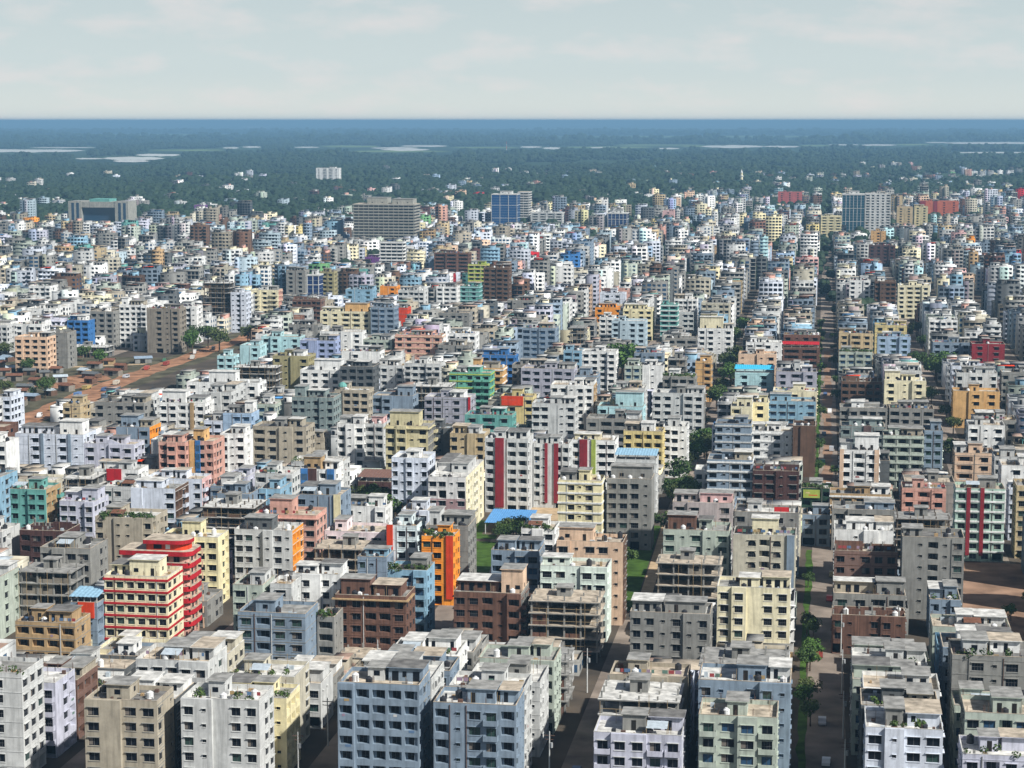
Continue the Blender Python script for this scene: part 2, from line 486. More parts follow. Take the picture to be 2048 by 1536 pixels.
def facade(mb, fr, W, n, fh, h, bays, outs, mat, wins, balc, rng, inner):
    ox, oy, dx, dy, nx, ny = fr

    def P(u, o, z):
        return (ox + dx * u + nx * o, oy + dy * u + ny * o, z)
    nb = len(bays); bw = W / nb
    rng_w = .28 + .1 * ((len(bays) * 37 + int(W * 10)) % 10) / 10
    ang = math.atan2(dy, dx)
    Q = mb.quad
    for j, bt in enumerate(bays):
        u0, u1, out = j * bw, (j + 1) * bw, outs[j]
        prev = outs[j - 1] if j else 0.0
        if abs(prev - out) > 1e-4:
            Q(P(u0, prev, 0), P(u0, out, 0), P(u0, out, h), P(u0, prev, h), mat)
        if j == nb - 1 and out > 0:
            Q(P(u1, out, 0), P(u1, 0, 0), P(u1, 0, h), P(u1, out, h), mat)
        if out > 0:
            Q(P(u0, out, h), P(u1, out, h), P(u1, 0, h), P(u0, 0, h), mat)
        zt = n * fh
        Q(P(u0, out, zt), P(u1, out, zt), P(u1, out, h), P(u0, out, h), mat)
        for k in range(n):
            z0, z1 = k * fh, (k + 1) * fh
            c = (u0 + u1) / 2
            ty = bt
            if k == 0 and ty in 'WBR' and rng.random() < .5:
                ty = 'G'
            if ty == 'P':
                Q(P(u0, out, z0), P(u1, out, z0), P(u1, out, z1), P(u0, out, z1), mat); continue
            dep = REC
            if ty in 'WA':
                hw = min(1.2, bw * rng_w); a, b, lo, hi = c - hw, c + hw, z0 + .75, z0 + 2.4
            elif ty == 'w':
                hw = min(.38, bw * .2); a, b, lo, hi = c - hw, c + hw, z0 + 1.45, z0 + 2.15
            elif ty == 'B':
                hw = min(1.0, bw * .3); a, b, lo, hi = c - hw, c + hw, z0 + .12, z0 + 2.25
            elif ty == 'R':
                a, b, lo, hi = u0 + bw * .1, u1 - bw * .1, z0 + .92, z0 + fh - .42; dep = 1.05
            else:
                a, b, lo, hi = u0 + bw * .08, u1 - bw * .08, z0 + .05, z0 + fh - .4; dep = 2.4
            Q(P(u0, out, z0), P(a, out, z0), P(a, out, z1), P(u0, out, z1), mat)
            Q(P(b, out, z0), P(u1, out, z0), P(u1, out, z1), P(b, out, z1), mat)
            Q(P(a, out, z0), P(b, out, z0), P(b, out, lo), P(a, out, lo), mat)
            Q(P(a, out, hi), P(b, out, hi), P(b, out, z1), P(a, out, z1), mat)
            i = out - dep
            Q(P(a, out, lo), P(a, i, lo), P(a, i, hi), P(a, out, hi), mat)
            Q(P(b, i, lo), P(b, out, lo), P(b, out, hi), P(b, i, hi), mat)
            Q(P(a, out, lo), P(b, out, lo), P(b, i, lo), P(a, i, lo), mat)
            Q(P(a, i, hi), P(b, i, hi), P(b, out, hi), P(a, out, hi), mat)
            if ty in 'RG':
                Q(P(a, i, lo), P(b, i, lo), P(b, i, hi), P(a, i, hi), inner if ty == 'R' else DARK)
                if ty == 'R':
                    ww = (b - a) * .62
                    wins.append((P((a + b) / 2 + rng.uniform(-.2, .2) * (b - a) * .5, i + .03, lo), ang, ww, hi - lo - .25, 'r'))
                    if rng.random() < .12:      # drying laundry on the balcony rail
                        lw = (b - a) * rng.uniform(.2, .45); lx = a + rng.uniform(.05, .5) * (b - a)
                        balc.append(('laundry', P(lx, out + .03, lo - .45), P(lx + lw, out + .03, lo - .45), .5))
            else:
                wins.append((P(c, i, lo), ang, b - a, hi - lo, ty))
                if ty == 'A':                  # arched head: fill the corners
                    m = 5; r = (b - a) / 2
                    for sgn in (-1, 1):
                        pts = [(c + sgn * r, hi)]
                        for q in range(m + 1):
                            an = math.pi / 2 * q / m
                            pts.append((c + sgn * r * math.cos(an), hi - r + r * math.sin(an)))
                        for q in range(1, m + 1):
                            mb.tri(P(pts[0][0], out, hi), P(pts[q][0], out, pts[q][1]), P(pts[q + 1][0] if q < m else c, out, pts[q + 1][1] if q < m else hi), mat)
                if ty == 'B' and k > 0:
                    balc.append(('balcony', j, u0 + bw * .06, u1 - bw * .06, out, z0, fr))


def leaf_cloud(mb, rng, spots, size, mat, per):
    for (x, y, z, r) in spots:
        for _ in range(per):
            while True:
                dx, dy, dz = rng.uniform(-1, 1), rng.uniform(-1, 1), rng.uniform(-1, 1)
                q = dx * dx + dy * dy + dz * dz
                if .15 < q < 1:
                    break
            k = rng.uniform(.75, 1.05) / math.sqrt(q)
            c = Vector((x + dx * k * r, y + dy * k * r, z + dz * k * r * .8))
            nrm = Vector((dx + rng.uniform(-.7, .7), dy + rng.uniform(-.7, .7), dz + rng.uniform(-.4, .9)))
            if nrm.length < .01:
                continue
            nrm.normalize()
            tx = nrm.orthogonal().normalized()
            ty = nrm.cross(tx)
            an = rng.uniform(0, 6.28)
            e = (tx * math.cos(an) + ty * math.sin(an)) * size * rng.uniform(.6, 1.2)
            f = nrm.cross(e.normalized()) * size * rng.uniform(.35, .8)
            mb.quad(tuple(c - e), tuple(c - f), tuple(c + e), tuple(c + f), mat)


def leafmat(name, c0, c1):
    m, n, l, b = new_mat(name)
    geo = n.new('ShaderNodeNewGeometry')
    oi = n.new('ShaderNodeObjectInfo')
    r = n.new('ShaderNodeValToRGB')
    r.color_ramp.elements[0].color = (*c0, 1); r.color_ramp.elements[1].color = (*c1, 1)
    ad = n.new('ShaderNodeMath'); ad.operation = 'MULTIPLY_ADD'; ad.inputs[1].default_value = .6
    ml = n.new('ShaderNodeMath'); ml.operation = 'MULTIPLY'; ml.inputs[1].default_value = .4
    l.new(oi.outputs['Random'], ml.inputs[0])
    l.new(geo.outputs['Random Per Island'], ad.inputs[0]); l.new(ml.outputs[0], ad.inputs[2])
    l.new(ad.outputs[0], r.inputs['Fac'])
    l.new(r.outputs['Color'], b.inputs['Base Color'])
    b.inputs['Roughness'].default_value = .7
    b.inputs['Specular IOR Level'].default_value = .2
    return m


LEAF = leafmat('leaves', (.016, .04, .012), (.085, .135, .03))
LEAF2 = leafmat('leaves_olive', (.03, .045, .014), (.10, .125, .035))
LEAF3 = leafmat('leaves_bright', (.025, .06, .012), (.09, .17, .03))
BARK = simple('bark', (.09, .065, .045), .9, .1)
CLOTH = [simple('cloth_%d' % i, c, .9, .1) for i, c in enumerate([(.3, .06, .06), (.5, .5, .48), (.1, .17, .28), (.35, .25, .12), (.12, .2, .16), (.28, .2, .26)])]
TANK_MESH = {}


def tank_mesh(kind):
    if kind not in TANK_MESH:
        mb = MB()
        mt = TANK if kind == 'b' else TANKW
        mb.cyl(0, 0, 0, .12, .75, TANKW, 12)
        mb.cyl(0, 0, .12, 1.35, .7, mt, 12)
        mb.cyl(0, 0, 1.35, 1.6, .7, mt, 12, .28)
        mb.cyl(0, 0, 1.6, 1.7, .28, mt, 8)
        TANK_MESH[kind] = mb.mesh('water_tank')
    return TANK_MESH[kind]


def child(name, me, parent, loc=(0, 0, 0), rz=0.0, scale=(1, 1, 1)):
    o = bpy.data.objects.new(name, me)
    COL.objects.link(o)
    o.parent = parent
    o.location = loc
    if rz:
        o.rotation_euler = (0, 0, rz)
    o.scale = scale
    return o


def stair_house(root, u0, u1, y0, y1, z, hs, key, rng, near):
    mb = MB(); mt = wallmat(key)
    mb.box(u0, u1, y0, y1, z, z + hs, mt)
    w = u1 - u0
    nd = 1 if w < 5 else 2
    doors = MB()
    for q in range(nd):
        c = u0 + w * (q + .5) / nd + rng.uniform(-.3, .3)
        if rng.random() < .6:
            (doors if near else mb).box(c - .45, c + .45, y0 - .03, y0 - .005, z + .06, z + 2.05, DARK)
        else:
            mb.box(c - .6, c + .6, y0 - .03, y0 - .005, z + 1.0, z + 2.0, GLASS)
    mb.box(u1 + .005, u1 + .03, (y0 + y1) / 2 - .5, (y0 + y1) / 2 + .5, z + 1.0, z + 2.0, GLASS)
    slab = MB()
    (slab if near else mb).box(u0 - .35, u1 + .35, y0 - .4, y1 + .3, z + hs, z + hs + .16, mt, bottom=True, top=roofmat('w' if key in ('wht', 'crm', 'wbl', 'wgr') else 'g'))
    if hs > 3.0:
        mb.box(u0 - .2, u1 + .2, y0 - .02, y0 - .002 + .0, z + 2.6, z + 2.75, mt)
    o = mb.build('stair_house', root)
    if near:
        doors.build('door', o)
        slab.build('roof_slab', o)
    return o


def rounded(x0, x1, y0, y1, r, m=6):
    pts = []
    for (cx, cy, a0) in ((x0 + .3, y0 + .3, math.pi), (x1 - r, y0 + r, 1.5 * math.pi), (x1 - r, y1 - r, 0), (x0 + .3, y1 - .3, .5 * math.pi)):
        rr = .3 if abs(cx - x0 - .3) < 1e-6 else r
        for q in range(m + 1):
            a = a0 + math.pi / 2 * q / m
            pts.append((cx + rr * math.cos(a), cy + rr * math.sin(a)))
    return pts


LIGHTS = ('wht', 'crm', 'wbl', 'wgr', 'ylc', 'wcy', 'pkw', 'gwh', 'gbw', 'lav', 'lbw', 'gwm')
DEFB = ['WwWW', 'WWwW', 'RWWR', 'WwPW', 'WRW', 'BWWB', 'RwWB', 'WWRW', 'PWwW', 'RRR', 'BwB', 'WPW']


def rand_bays(w, rng):
    nb = max(1, round(w / rng.uniform(3.0, 3.7)))
    base = rng.choice(DEFB)
    s = (base * 4)[:nb]
    return s


def make_building(idx, row):
    s0, t0, w, dep, h, n, key, label, o = row
    rng = random.Random(idx * 77 + 5)
    x, y = grid_xy(s0, t0)
    root = empty('apartment_building', (x, y, 0), -GRID)
    tag(root, label, 'building', 'apartment blocks of the city')
    lod = 0 if t0 < 645 else 1
    style = o.get('style', 'std')
    if not o and key in ('gry', 'dgr') and rng.random() < .3:
        style = 'frame'
    elif not o and key in ('brk', 'gbg', 'gry', 'tan') and rng.random() < .35:
        style = 'half'
    PAR = .9
    fh = (h - PAR) / n
    zr = n * fh
    mat = wallmat(key)
    trim = key if key in RGB and rng.random() < .6 else ('gwh' if key in LIGHTS else 'gry')
    rk = rng.choice('ggtwtd') if key not in LIGHTS else rng.choice('gwtwt')
    roofm = roofmat(rk)
    inner = wallmat('dgr') if key in ('gry', 'dgr', 'dun', 'brk', 'mar', 'brn') else mat
    wins, balc = [], []

    if style == 'frame':
        frame_building(root, w, dep, h, n, fh, key, rng, lod)
    elif style in ('glass',):
        mb = MB()
        gm = simple('curtain_glass_' + key, tuple(v * .55 for v in RGB[key]), .12, .8)
        mb.box(0, w, 0, dep, 0, h - .9, gm)
        mb.build('glass_body', root)
        mb = MB(); fm = wallmat('gwh')
        nv = max(2, round(w / (w / 3 if key == 'bgl' else 4.5)))
        for i in range(nv + 1):
            u = w * i / nv
            mb.box(u - .25, u + .25, -.3, -.004, 0, h - .9, fm)
        for k in range(1, n + 1):
            hh = .22 if k % 5 else .5
            mb.box(.26, w - .26, -.2, -.003, k * fh - hh, k * fh, fm if k % 5 == 0 else wallmat('sgr'))
            mb.box(w + .003, w + .2, .02, dep, k * fh - hh, k * fh, fm if k % 5 == 0 else wallmat('sgr'))
        mb.build('mullion_grid', root, 'stuff')
        mb = MB(); mb.box(-.4, w + .4, -.4, dep + .3, h - .89, h, wallmat('gwh'), bottom=True, top=roofmat('w')); mb.build('roof', root)
        stair_house(root, w * .3, w * .75, dep * .3, dep * .8, h, 3.2, 'gwh', rng, False)
        return root
    elif style == 'ribbon':
        mb = MB()
        mb.box(.8, w - .8, .8, dep - .5, 0, h - .5, GLASS)
        for i in range(max(2, int(w / 5)) + 1):
            u = .9 + (w - 2.2) * i / max(2, int(w / 5))
            mb.box(u, u + .4, .35, .79, 0, h - .5, mat)
        mb.build('wall', root)
        for k in range(n + 1):
            mb = MB()
            mb.box(0, w, 0, dep, k * fh - .25 if k else 0, k * fh + 1.05, mat, bottom=True, top=roofm)
            mb.build('floor_band', root)
        if 'stair' in o:
            u0, u1, b, hs, c = o['stair']
            stair_house(root, u0, (u0 + u1) / 2 - 3, b, dep * .8, h + .16, hs, c, rng, False)
            stair_house(root, (u0 + u1) / 2 + 2, u1, b, dep * .8, h + .16, hs * .8, c, rng, False)
        return root
    elif style == 'portal':
        mb = MB(); gl = simple('curtain_glass_portal', (.02, .05, .09), .15, .7)
        mb.box(w * .2, w * .8, 6, dep - 2, 0, h * .8, gl); mb.build('glass_body', root)
        for (a, b) in ((0, .22), (.78, 1.0)):
            mb = MB()
            mb.box(w * a, w * b, 0, dep, 0, h, wallmat('slb'), top=roofmat('g'))
            for q in (.25, .62):
                mb.box(w * (a + (b - a) * q), w * (a + (b - a) * (q + .2)), -.2, -.01, 2, h - 2, gl)
            mb.build('pylon', root)
        mb = MB(); mb.box(w * .22 + .01, w * .78 - .01, .5, dep - .5, h * .78, h - .6, wallmat('slb'), bottom=True); mb.build('beam', root)
        mb = MB(); mb.box(w * .35, w * .68, 2, dep - 3, h - .59, h + 2.6, wallmat('tel'), bottom=True); mb.build('roof', root)
        return root
    elif style == 'curve':
        mb = MB()
        mb.prism(rounded(0, w - 1.0, 0, dep, 1.6), 0, h - .9, wallmat('sal'), roofm)
        mb.build('wall', root)
        for k in range(1, n + 1):
            mb = MB(); a0 = w * .52 if k < n else -.5
            mb.prism(rounded(a0, w, -1.0, dep + .2, 2.2, 4), k * fh - .3, k * fh + (1.0 if k < n else .9), mat, roofmat('t'), bottom=True)
            mb.build('balcony_ring', root)
        for k in range(n):
            for (u, yy, rz_) in ((w * .62, -.03, 0), (w * .78, -.03, 0), (w - .99, dep * .3, math.pi / 2), (w - .99, dep * .7, math.pi / 2)):
                child('window', window(0, 'red'), root, (u, yy, k * fh + .9), rz_, (1.6, 1, 1.6))
            mb = MB()
            for yy in (-.9, dep * .5, dep - .1):
                mb.box(w - .4, w - .1, yy, yy + .3, k * fh + (1.0 if k else 0), (k + 1) * fh - .3, wallmat('pch'))
            mb.build('balcony_post', root)
        u0, u1, b, hs, c = o['stair']
        mb = MB()
        mb.prism([(x_ + u0, y_) for x_, y_ in rounded(0, u1 - u0, .6, dep - 1.5, 3.0)], h, h + 1.7, wallmat('redo'), bottom=True)
        mb.box(u0 + 2, u0 + 4.2, .57, .598, h + .3, h + 1.5, GLASS); mb.box(u0 + 5.2, u0 + 6.4, .57, .598, h + .3, h + 1.5, wallmat('wht'))
        pn = mb.build('penthouse', root)
        mb = MB(); mb.prism([(x_ + u0 - .6, y_) for x_, y_ in rounded(0, u1 - u0 + 1.2, -.3, dep - .9, 3.4)], h + 1.7, h + 2.7, mat, roofmat('t'), bottom=True); mb.build('penthouse_roof', root)
        return root
    else:
        half = style in ('half', 'half2')
        bays = o.get('bays') or rand_bays(w, rng)
        nb = len(bays)
        if w / nb < 2.0:
            bays = bays[:max(1, int(w / 2.2))]; nb = len(bays)
        outs = [0.0] * nb
        if nb >= 3 and rng.random() < .75 and 'stripes' not in o and 'band' not in o:
            a = rng.randrange(nb); ln = rng.randint(1, max(1, nb // 2)); ov = rng.uniform(.45, 1.0)
            for q in range(a, min(nb, a + ln)):
                outs[q] = ov
        mb = MB()
        fm = mat
        if 'lower' in o:
            # lower floors in a second colour: two facades stacked
            nl = max(1, n - 2)
            fm2 = wallmat(o['lower'])
            facade(mb, (0, 0, 1, 0, 0, -1), w, nl, fh, nl * fh, bays, [0] * nb, fm2, wins, balc, rng, fm2)
            mb2w = []
            tmp = MB()
            facade(tmp, (0, 0, 1, 0, 0, -1), w, 2, fh, h - nl * fh, bays, [0] * nb, mat, mb2w, balc, rng, inner)
            kk = len(mb.v)
            mb.v += [(a_, b_, c_ + nl * fh) for a_, b_, c_ in tmp.v]
            mb.f += [tuple(i + kk for i in fc) for fc in tmp.f]
            mb.m += [mb.mi(tmp.mats[i]) for i in tmp.m]
            wins += [((p[0], p[1], p[2] + nl * fh), a_, b_, c_, d_) for p, a_, b_, c_, d_ in mb2w]
            balc[:] = []
        else:
            facade(mb, (0, 0, 1, 0, 0, -1), w, n, fh, h, bays, outs, mat, wins, balc, rng, inner)
        nfront = len(wins)
        sm = wallmat(o['side']) if 'side' in o else mat
        sb = ''.join(rng.choice('WwWPRW' if 'side' not in o or o['side'] in LIGHTS else 'RWRB') for _ in range(max(1, round(dep / 3.6))))
        sb2 = ''.join(rng.choice('WwWPPW') for _ in range(max(1, round(dep / 3.6))))
        # the flank that faces the viewer first
        right = s0 + w / 2 < 3
        n1 = len(wins)
        facade(mb, (w, 0, 0, 1, 1, 0), dep, n, fh, h, sb if right else sb2, [0] * len(sb), sm if right else mat, wins, balc, rng, inner)
        n2 = len(wins)
        facade(mb, (0, dep, 0, -1, -1, 0), dep, n, fh, h, sb2 if right else sb, [0] * len(sb), mat if right else sm, wins, balc, rng, inner)
        seen = set(range(n2)) if right else set(range(n1)) | set(range(n2, len(wins)))
        mb.quad((w, dep, 0), (0, dep, 0), (0, dep, h), (w, dep, h), mat)
        mb.build('wall', root)
        # roof slab and parapet
        pm = mat
        mb = MB(); mb.quad((0, 0, zr + .04), (w, 0, zr + .04), (w, dep, zr + .04), (0, dep, zr + .04), roofm)
        mb.build('roof', root)
        mb = MB(); q = .16; e = .03
        cop = roofmat('w') if key in LIGHTS else roofmat('t')
        if half:
            for i in range(int(w / 3.2) + 1):
                for yy in (.1, dep * .5, dep - .5):
                    u = min(w - .45, i * 3.2 + .1)
                    mb.box(u, u + .35, yy, yy + .35, zr + .05, zr + .05 + rng.uniform(1.0, 2.6), wallmat('gry'))
            mb.build('column_stub', root, 'stuff')
            mb = MB()
            for (a, b) in ((0, w * .45), (w * .6, w)):
                mb.box(a, b, dep * .4, dep * .4 + .25, zr + .05, zr + rng.uniform(1.2, 2.8), wallmat(key))
                mb.box(a, a + .25, .3, dep * .4 - .01, zr + .05, zr + rng.uniform(.6, 2.2), wallmat(key))
            mb.build('brick_wall', root)
        mb = MB()
        mb.box(-e, w + e, -e, q, h, h + .07, cop, bottom=True); mb.box(-e, w + e, dep - q, dep + e, h, h + .07, cop, bottom=True)
        mb.box(-e, q, q, dep - q, h, h + .07, cop, bottom=True); mb.box(w - q, w + e, q, dep - q, h, h + .07, cop, bottom=True)
        mb.quad((q, q, zr), (w - q, q, zr), (w - q, q, h), (q, q, h), pm); mb.quad((w - q, dep - q, zr), (q, dep - q, zr), (q, dep - q, h), (w - q, dep - q, h), pm)
        mb.quad((q, dep - q, zr), (q, q, zr), (q, q, h), (q, dep - q, h), pm); mb.quad((w - q, q, zr), (w - q, dep - q, zr), (w - q, dep - q, h), (w - q, q, h), pm)
        mb.build('parapet', root)
        if 'ledge' in o:
            mb = MB(); mb.box(-.7, w + .7, -.9, dep * .7, zr - .25, zr + .02, wallmat(o['ledge']), bottom=True); mb.build('ledge', root)
        if 'gable' in o:
            mb = MB()
            for (a, b) in ((w * .3, w * .75),):
                mb.tri((a, -.05, h + .08), (b, -.05, h + .08), ((a + b) / 2, -.05, h + 1.7), mat)
                mb.tri((b, .2, h + .08), (a, .2, h + .08), ((a + b) / 2, .2, h + 1.7), mat)
                mb.quad((a, -.05, h + .08), ((a + b) / 2, -.05, h + 1.7), ((a + b) / 2, .2, h + 1.7), (a, .2, h + .08), cop)
                mb.quad(((a + b) / 2, -.05, h + 1.7), (b, -.05, h + .08), (b, .2, h + .08), ((a + b) / 2, .2, h + 1.7), cop)
            mb.build('gable', root)
        if 'band' in o:
            bm = wallmat(o['band'])
            me = MB(); me.box(-.2, w + .2, -.28, -.004, 0, .5, bm, bottom=True); me.box(w + .004, w + .22, 0, dep, 0, .5, bm, bottom=True); me.box(-.22, -.004, 0, dep, 0, .5, bm, bottom=True)
            me = me.mesh('band')
            for k in range(1, n + 1):
                child('band', me, root, (0, 0, k * fh - .3))
        for (a, b, c) in o.get('stripes', ()):
            mb = MB(); mb.box(w * a, w * b, -.42, -.003, fh * .6 if b - a < .3 else zr - fh * .95, h + .25, wallmat(c), bottom=True, top=cop)
            if c in ('blu',):
                for k in range(1, n):
                    mb.box(w * a + .2, w * b - .2, -.45, -.421, k * fh + .3, k * fh + 2.4, GLASSB)
            mb.build('facade_panel', root)
        # windows
        var = rng.choice((0, 0, 1, 4, 0)) if key not in ('sgr', 'lbl', 'bla', 'gwg') else rng.choice((2, 0, 3))
        gl = MB()
        for i, (p, an, ww, hh, ty) in enumerate(wins):
            if lod == 0 and i in seen:
                v = var if rng.random() < .55 else rng.choice((0, 1, 4, 1, 3))
                if ty == 'r':
                    mb_ = WIN.get('bare') or WIN.setdefault('bare', bare_window())
                    child('window', mb_, root, p, an, (ww, 1, hh))
                else:
                    child('window', window(v, trim), root, p, an, (ww, 1, hh))
            else:
                ca_, sa_ = math.cos(an), math.sin(an)
                def T(u, out, z):
                    return (p[0] + ca_ * u + sa_ * out, p[1] + sa_ * u - ca_ * out, p[2] + z)
                g = GLASSB if var == 2 else GLASSG if var == 3 else GLASS
                gl.quad(T(-ww / 2, 0, 0), T(ww / 2, 0, 0), T(ww / 2, 0, hh), T(-ww / 2, 0, hh), g)
                if ty != 'r':
                    tm = wallmat(trim); a = ww * .6
                    gl.quad(T(-a, .62, hh + .15), T(a, .62, hh + .15), T(a, .195, hh + .15), T(-a, .195, hh + .15), tm)
                    gl.quad(T(-a, .62, hh + .05), T(a, .62, hh + .05), T(a, .62, hh + .15), T(-a, .62, hh + .15), tm)
                    gl.quad(T(-a, .195, hh + .05), T(a, .195, hh + .05), T(a, .62, hh + .05), T(-a, .62, hh + .05), tm)
        gl.build('glazing', root, 'stuff')
        # balconies and laundry
        cache = {}
        bj = MB(); lj = MB()
        for bb in balc:
            if bb[0] == 'laundry':
                _, a, b, hh = bb
                lj.quad(a, b, (b[0], b[1], b[2] + hh), (a[0], a[1], a[2] + hh), rng.choice(CLOTH))
                continue
            _, j, a, b, out, z0, fr = bb
            ck = (j, fr)
            if lod == 0 and ck in cache:
                child('balcony', cache[ck], root, (0, 0, z0)); continue
            tgt = MB() if lod == 0 else bj
            zz = 0 if lod == 0 else z0
            ox, oy, dx, dy, nx, ny = fr
            O = 1.15
            def bx(ua, ub, oa, ob, za, zb):
                xs = sorted((ox + dx * ua + nx * oa, ox + dx * ub + nx * ob)); ys = sorted((oy + dy * ua + ny * oa, oy + dy * ub + ny * ob))
                tgt.box(xs[0], xs[1], ys[0], ys[1], zz + za, zz + zb, mat, bottom=True)
            bx(a, b, out + .004, out + O, -.1, .06)
            bx(a, b, out + O - .12, out + O, .061, .95)
            bx(a, a + .12, out + .004, out + O - .121, .061, .95)
            bx(b - .12, b, out + .004, out + O - .121, .061, .95)
            if lod == 0:
                cache[ck] = tgt.mesh('balcony')
                child('balcony', cache[ck], root, (0, 0, z0))
        bj.build('balcony', root, 'stuff')
        lj.build('laundry', root, 'stuff')
        # roof things
        used = []
        if 'shed' in o:
            mb = MB(); shm = simple('tin_' + o['shed'], RGB[o['shed']], .45, .4, noise=.2, nscale=1.2)
            z = zr + 2.4
            m = max(6, int(w / .9))
            for i in range(m):
                u0, u1 = -.3 + (w + .6) * i / m, -.3 + (w + .6) * (i + 1) / m
                um = (u0 + u1) / 2
                mb.quad((u0, -.4, z), (um, -.4, z + .08), (um, dep * .8, z + .98), (u0, dep * .8, z + .9), shm)
                mb.quad((um, -.4, z + .08), (u1, -.4, z), (u1, dep * .8, z + .9), (um, dep * .8, z + .98), shm)
            mb.build('metal_roof', root)
            mb = MB()
            for i in range(5):
                for yy in (.2, dep * .75):
                    u = w * i / 4 * .96 + .1
                    mb.box(u, u + .18, yy, yy + .18, zr + .05, z + (0 if yy < 1 else .8), wallmat('gwh'))
            mb.build('roof_post', root, 'stuff')
        elif 'stair' in o:
            u0, u1, b, hs, c = o['stair']
            stair_house(root, u0, u1, b, min(dep - .3, b + max(3.5, min(7, dep * .5))), zr + .045, hs, c, rng, lod == 0)
            used.append((u0, u1))
        elif style == 'std' and w > 6:
            a = rng.uniform(.08, .55) * w; b = min(w - .5, a + rng.uniform(3.0, 5.5))
            stair_house(root, a, b, dep * rng.uniform(.25, .45), dep * .85, zr + .045, rng.uniform(2.5, 3.4), key if rng.random() < .7 else rng.choice(('gwh', 'gry', 'wht')), rng, lod == 0)
            used.append((a, b))
        if 'shed' not in o and style == 'std' and w > 7 and dep > 8 and 'garden' not in o and rng.random() < (.45 if 'stair' in o else .7):
            # a half storey of roof rooms beside the stair head
            ga = max([0] + [b for a, b in used]); 
            if w - ga > 4.5:
                a, b = ga + .8, min(w - .25, ga + .8 + rng.uniform(3.5, 8))
            else:
                a, b = .25, max(3.5, min([w] + [a_ for a_, b_ in used]) - .8)
            if b - a > 2.5 and not any(a < q_ + .3 and b > p_ - .3 for p_, q_ in used):
                ya = dep * rng.uniform(.3, .55); hs = rng.uniform(2.5, 2.9)
                rc_ = wallmat(key if rng.random() < .6 else rng.choice(('gry', 'gwh', 'wht', 'gbg')))
                mb = MB(); mb.box(a, b, ya, dep - .3, zr + .045, zr + hs, rc_)
                u = a + .7
                while u < b - 1.2:
                    if rng.random() < .75:
                        mb.box(u, u + rng.choice((.8, 1.3)), ya - .03, ya - .004, zr + rng.choice((.1, .9)), zr + 2.05, GLASS)
                    u += 2.1
                mb.box(a - .4, b + .4, ya - .6, dep - .1, zr + hs, zr + hs + .14, rc_, bottom=True, top=roofmat(rng.choice('gwtd')))
                mb.build('roof_room', root)
                used.append((a, b))
        if 'band' not in o and rng.random() < .45:
            mb = MB(); lm = wallmat(trim)
            for k in range(1, n + 1):
                z = k * fh - .12
                if not any(outs):
                    mb.box(-.05, w + .05, -.06, -.003, z, z + .14, lm, bottom=True)
                mb.box(w + .003, w + .06, 0, dep, z, z + .14, lm, bottom=True); mb.box(-.06, -.003, 0, dep, z, z + .14, lm, bottom=True)
            mb.build('floor_line', root, 'stuff')
        if 'shed' not in o:
            for _ in range(rng.choice((1, 1, 2, 2, 3, 4))):
                u = rng.uniform(1, max(1.1, w - 1)); yy = rng.uniform(1, max(1.2, dep * .9))
                if any(a - 1 < u < b + 1 for a, b in used):
                    yy = 1.3
                child('water_tank', tank_mesh(rng.choice('bbw')), root, (u, yy, zr + .05), 0, (1, 1, rng.uniform(.8, 1.2)))
            if rng.random() < .6:       # starter bars left standing for the next storey
                mb = MB()
                for i in range(int(w / 3.3) + 1):
                    u = min(w - .4, .2 + i * 3.3)
                    for yy in (.25, dep - .6):
                        for q in range(3):
                            mb.box(u + q * .12, u + q * .12 + .05, yy, yy + .05, h + .07, h + rng.uniform(.7, 1.5), IRON)
                mb.build('starter_bars', root, 'stuff')
            if rng.random() < .16:        # washing line across the roof
                mb = MB(); yy = rng.uniform(.8, max(.9, dep * .3)); u = 1.0
                while u < w - 1.2:
                    ln = rng.uniform(.5, 1.3)
                    if rng.random() < .6:
                        mb.quad((u, yy, zr + 1.0), (u + ln, yy, zr + 1.0), (u + ln, yy, zr + 1.75), (u, yy, zr + 1.75), rng.choice(CLOTH))
                    u += ln + .2
                mb.build('washing', root, 'stuff')
            if rng.random() < .3 and w > 9 and 'stair' not in o and lod == 0:
                a = rng.uniform(.5, w - 5)
                shm = simple('tin_rst', RGB['rst'], .7, .2, noise=.3, nscale=1.0) if rng.random() < .5 else simple('tin_tin', RGB['tin'], .5, .4, noise=.2, nscale=1.0)
                mb = MB(); mb.quad((a, .5, zr + 1.9), (a + 4, .5, zr + 1.9), (a + 4, 3.6, zr + 2.5), (a, 3.6, zr + 2.5), shm)
                for (px_, py_, pz_) in ((a, .5, 1.85), (a + 3.9, .5, 1.85), (a, 3.5, 2.45), (a + 3.9, 3.5, 2.45)):
                    mb.box(px_, px_ + .1, py_, py_ + .1, zr + .05, zr + pz_, BAMBOO)
                mb.build('tin_awning', root)
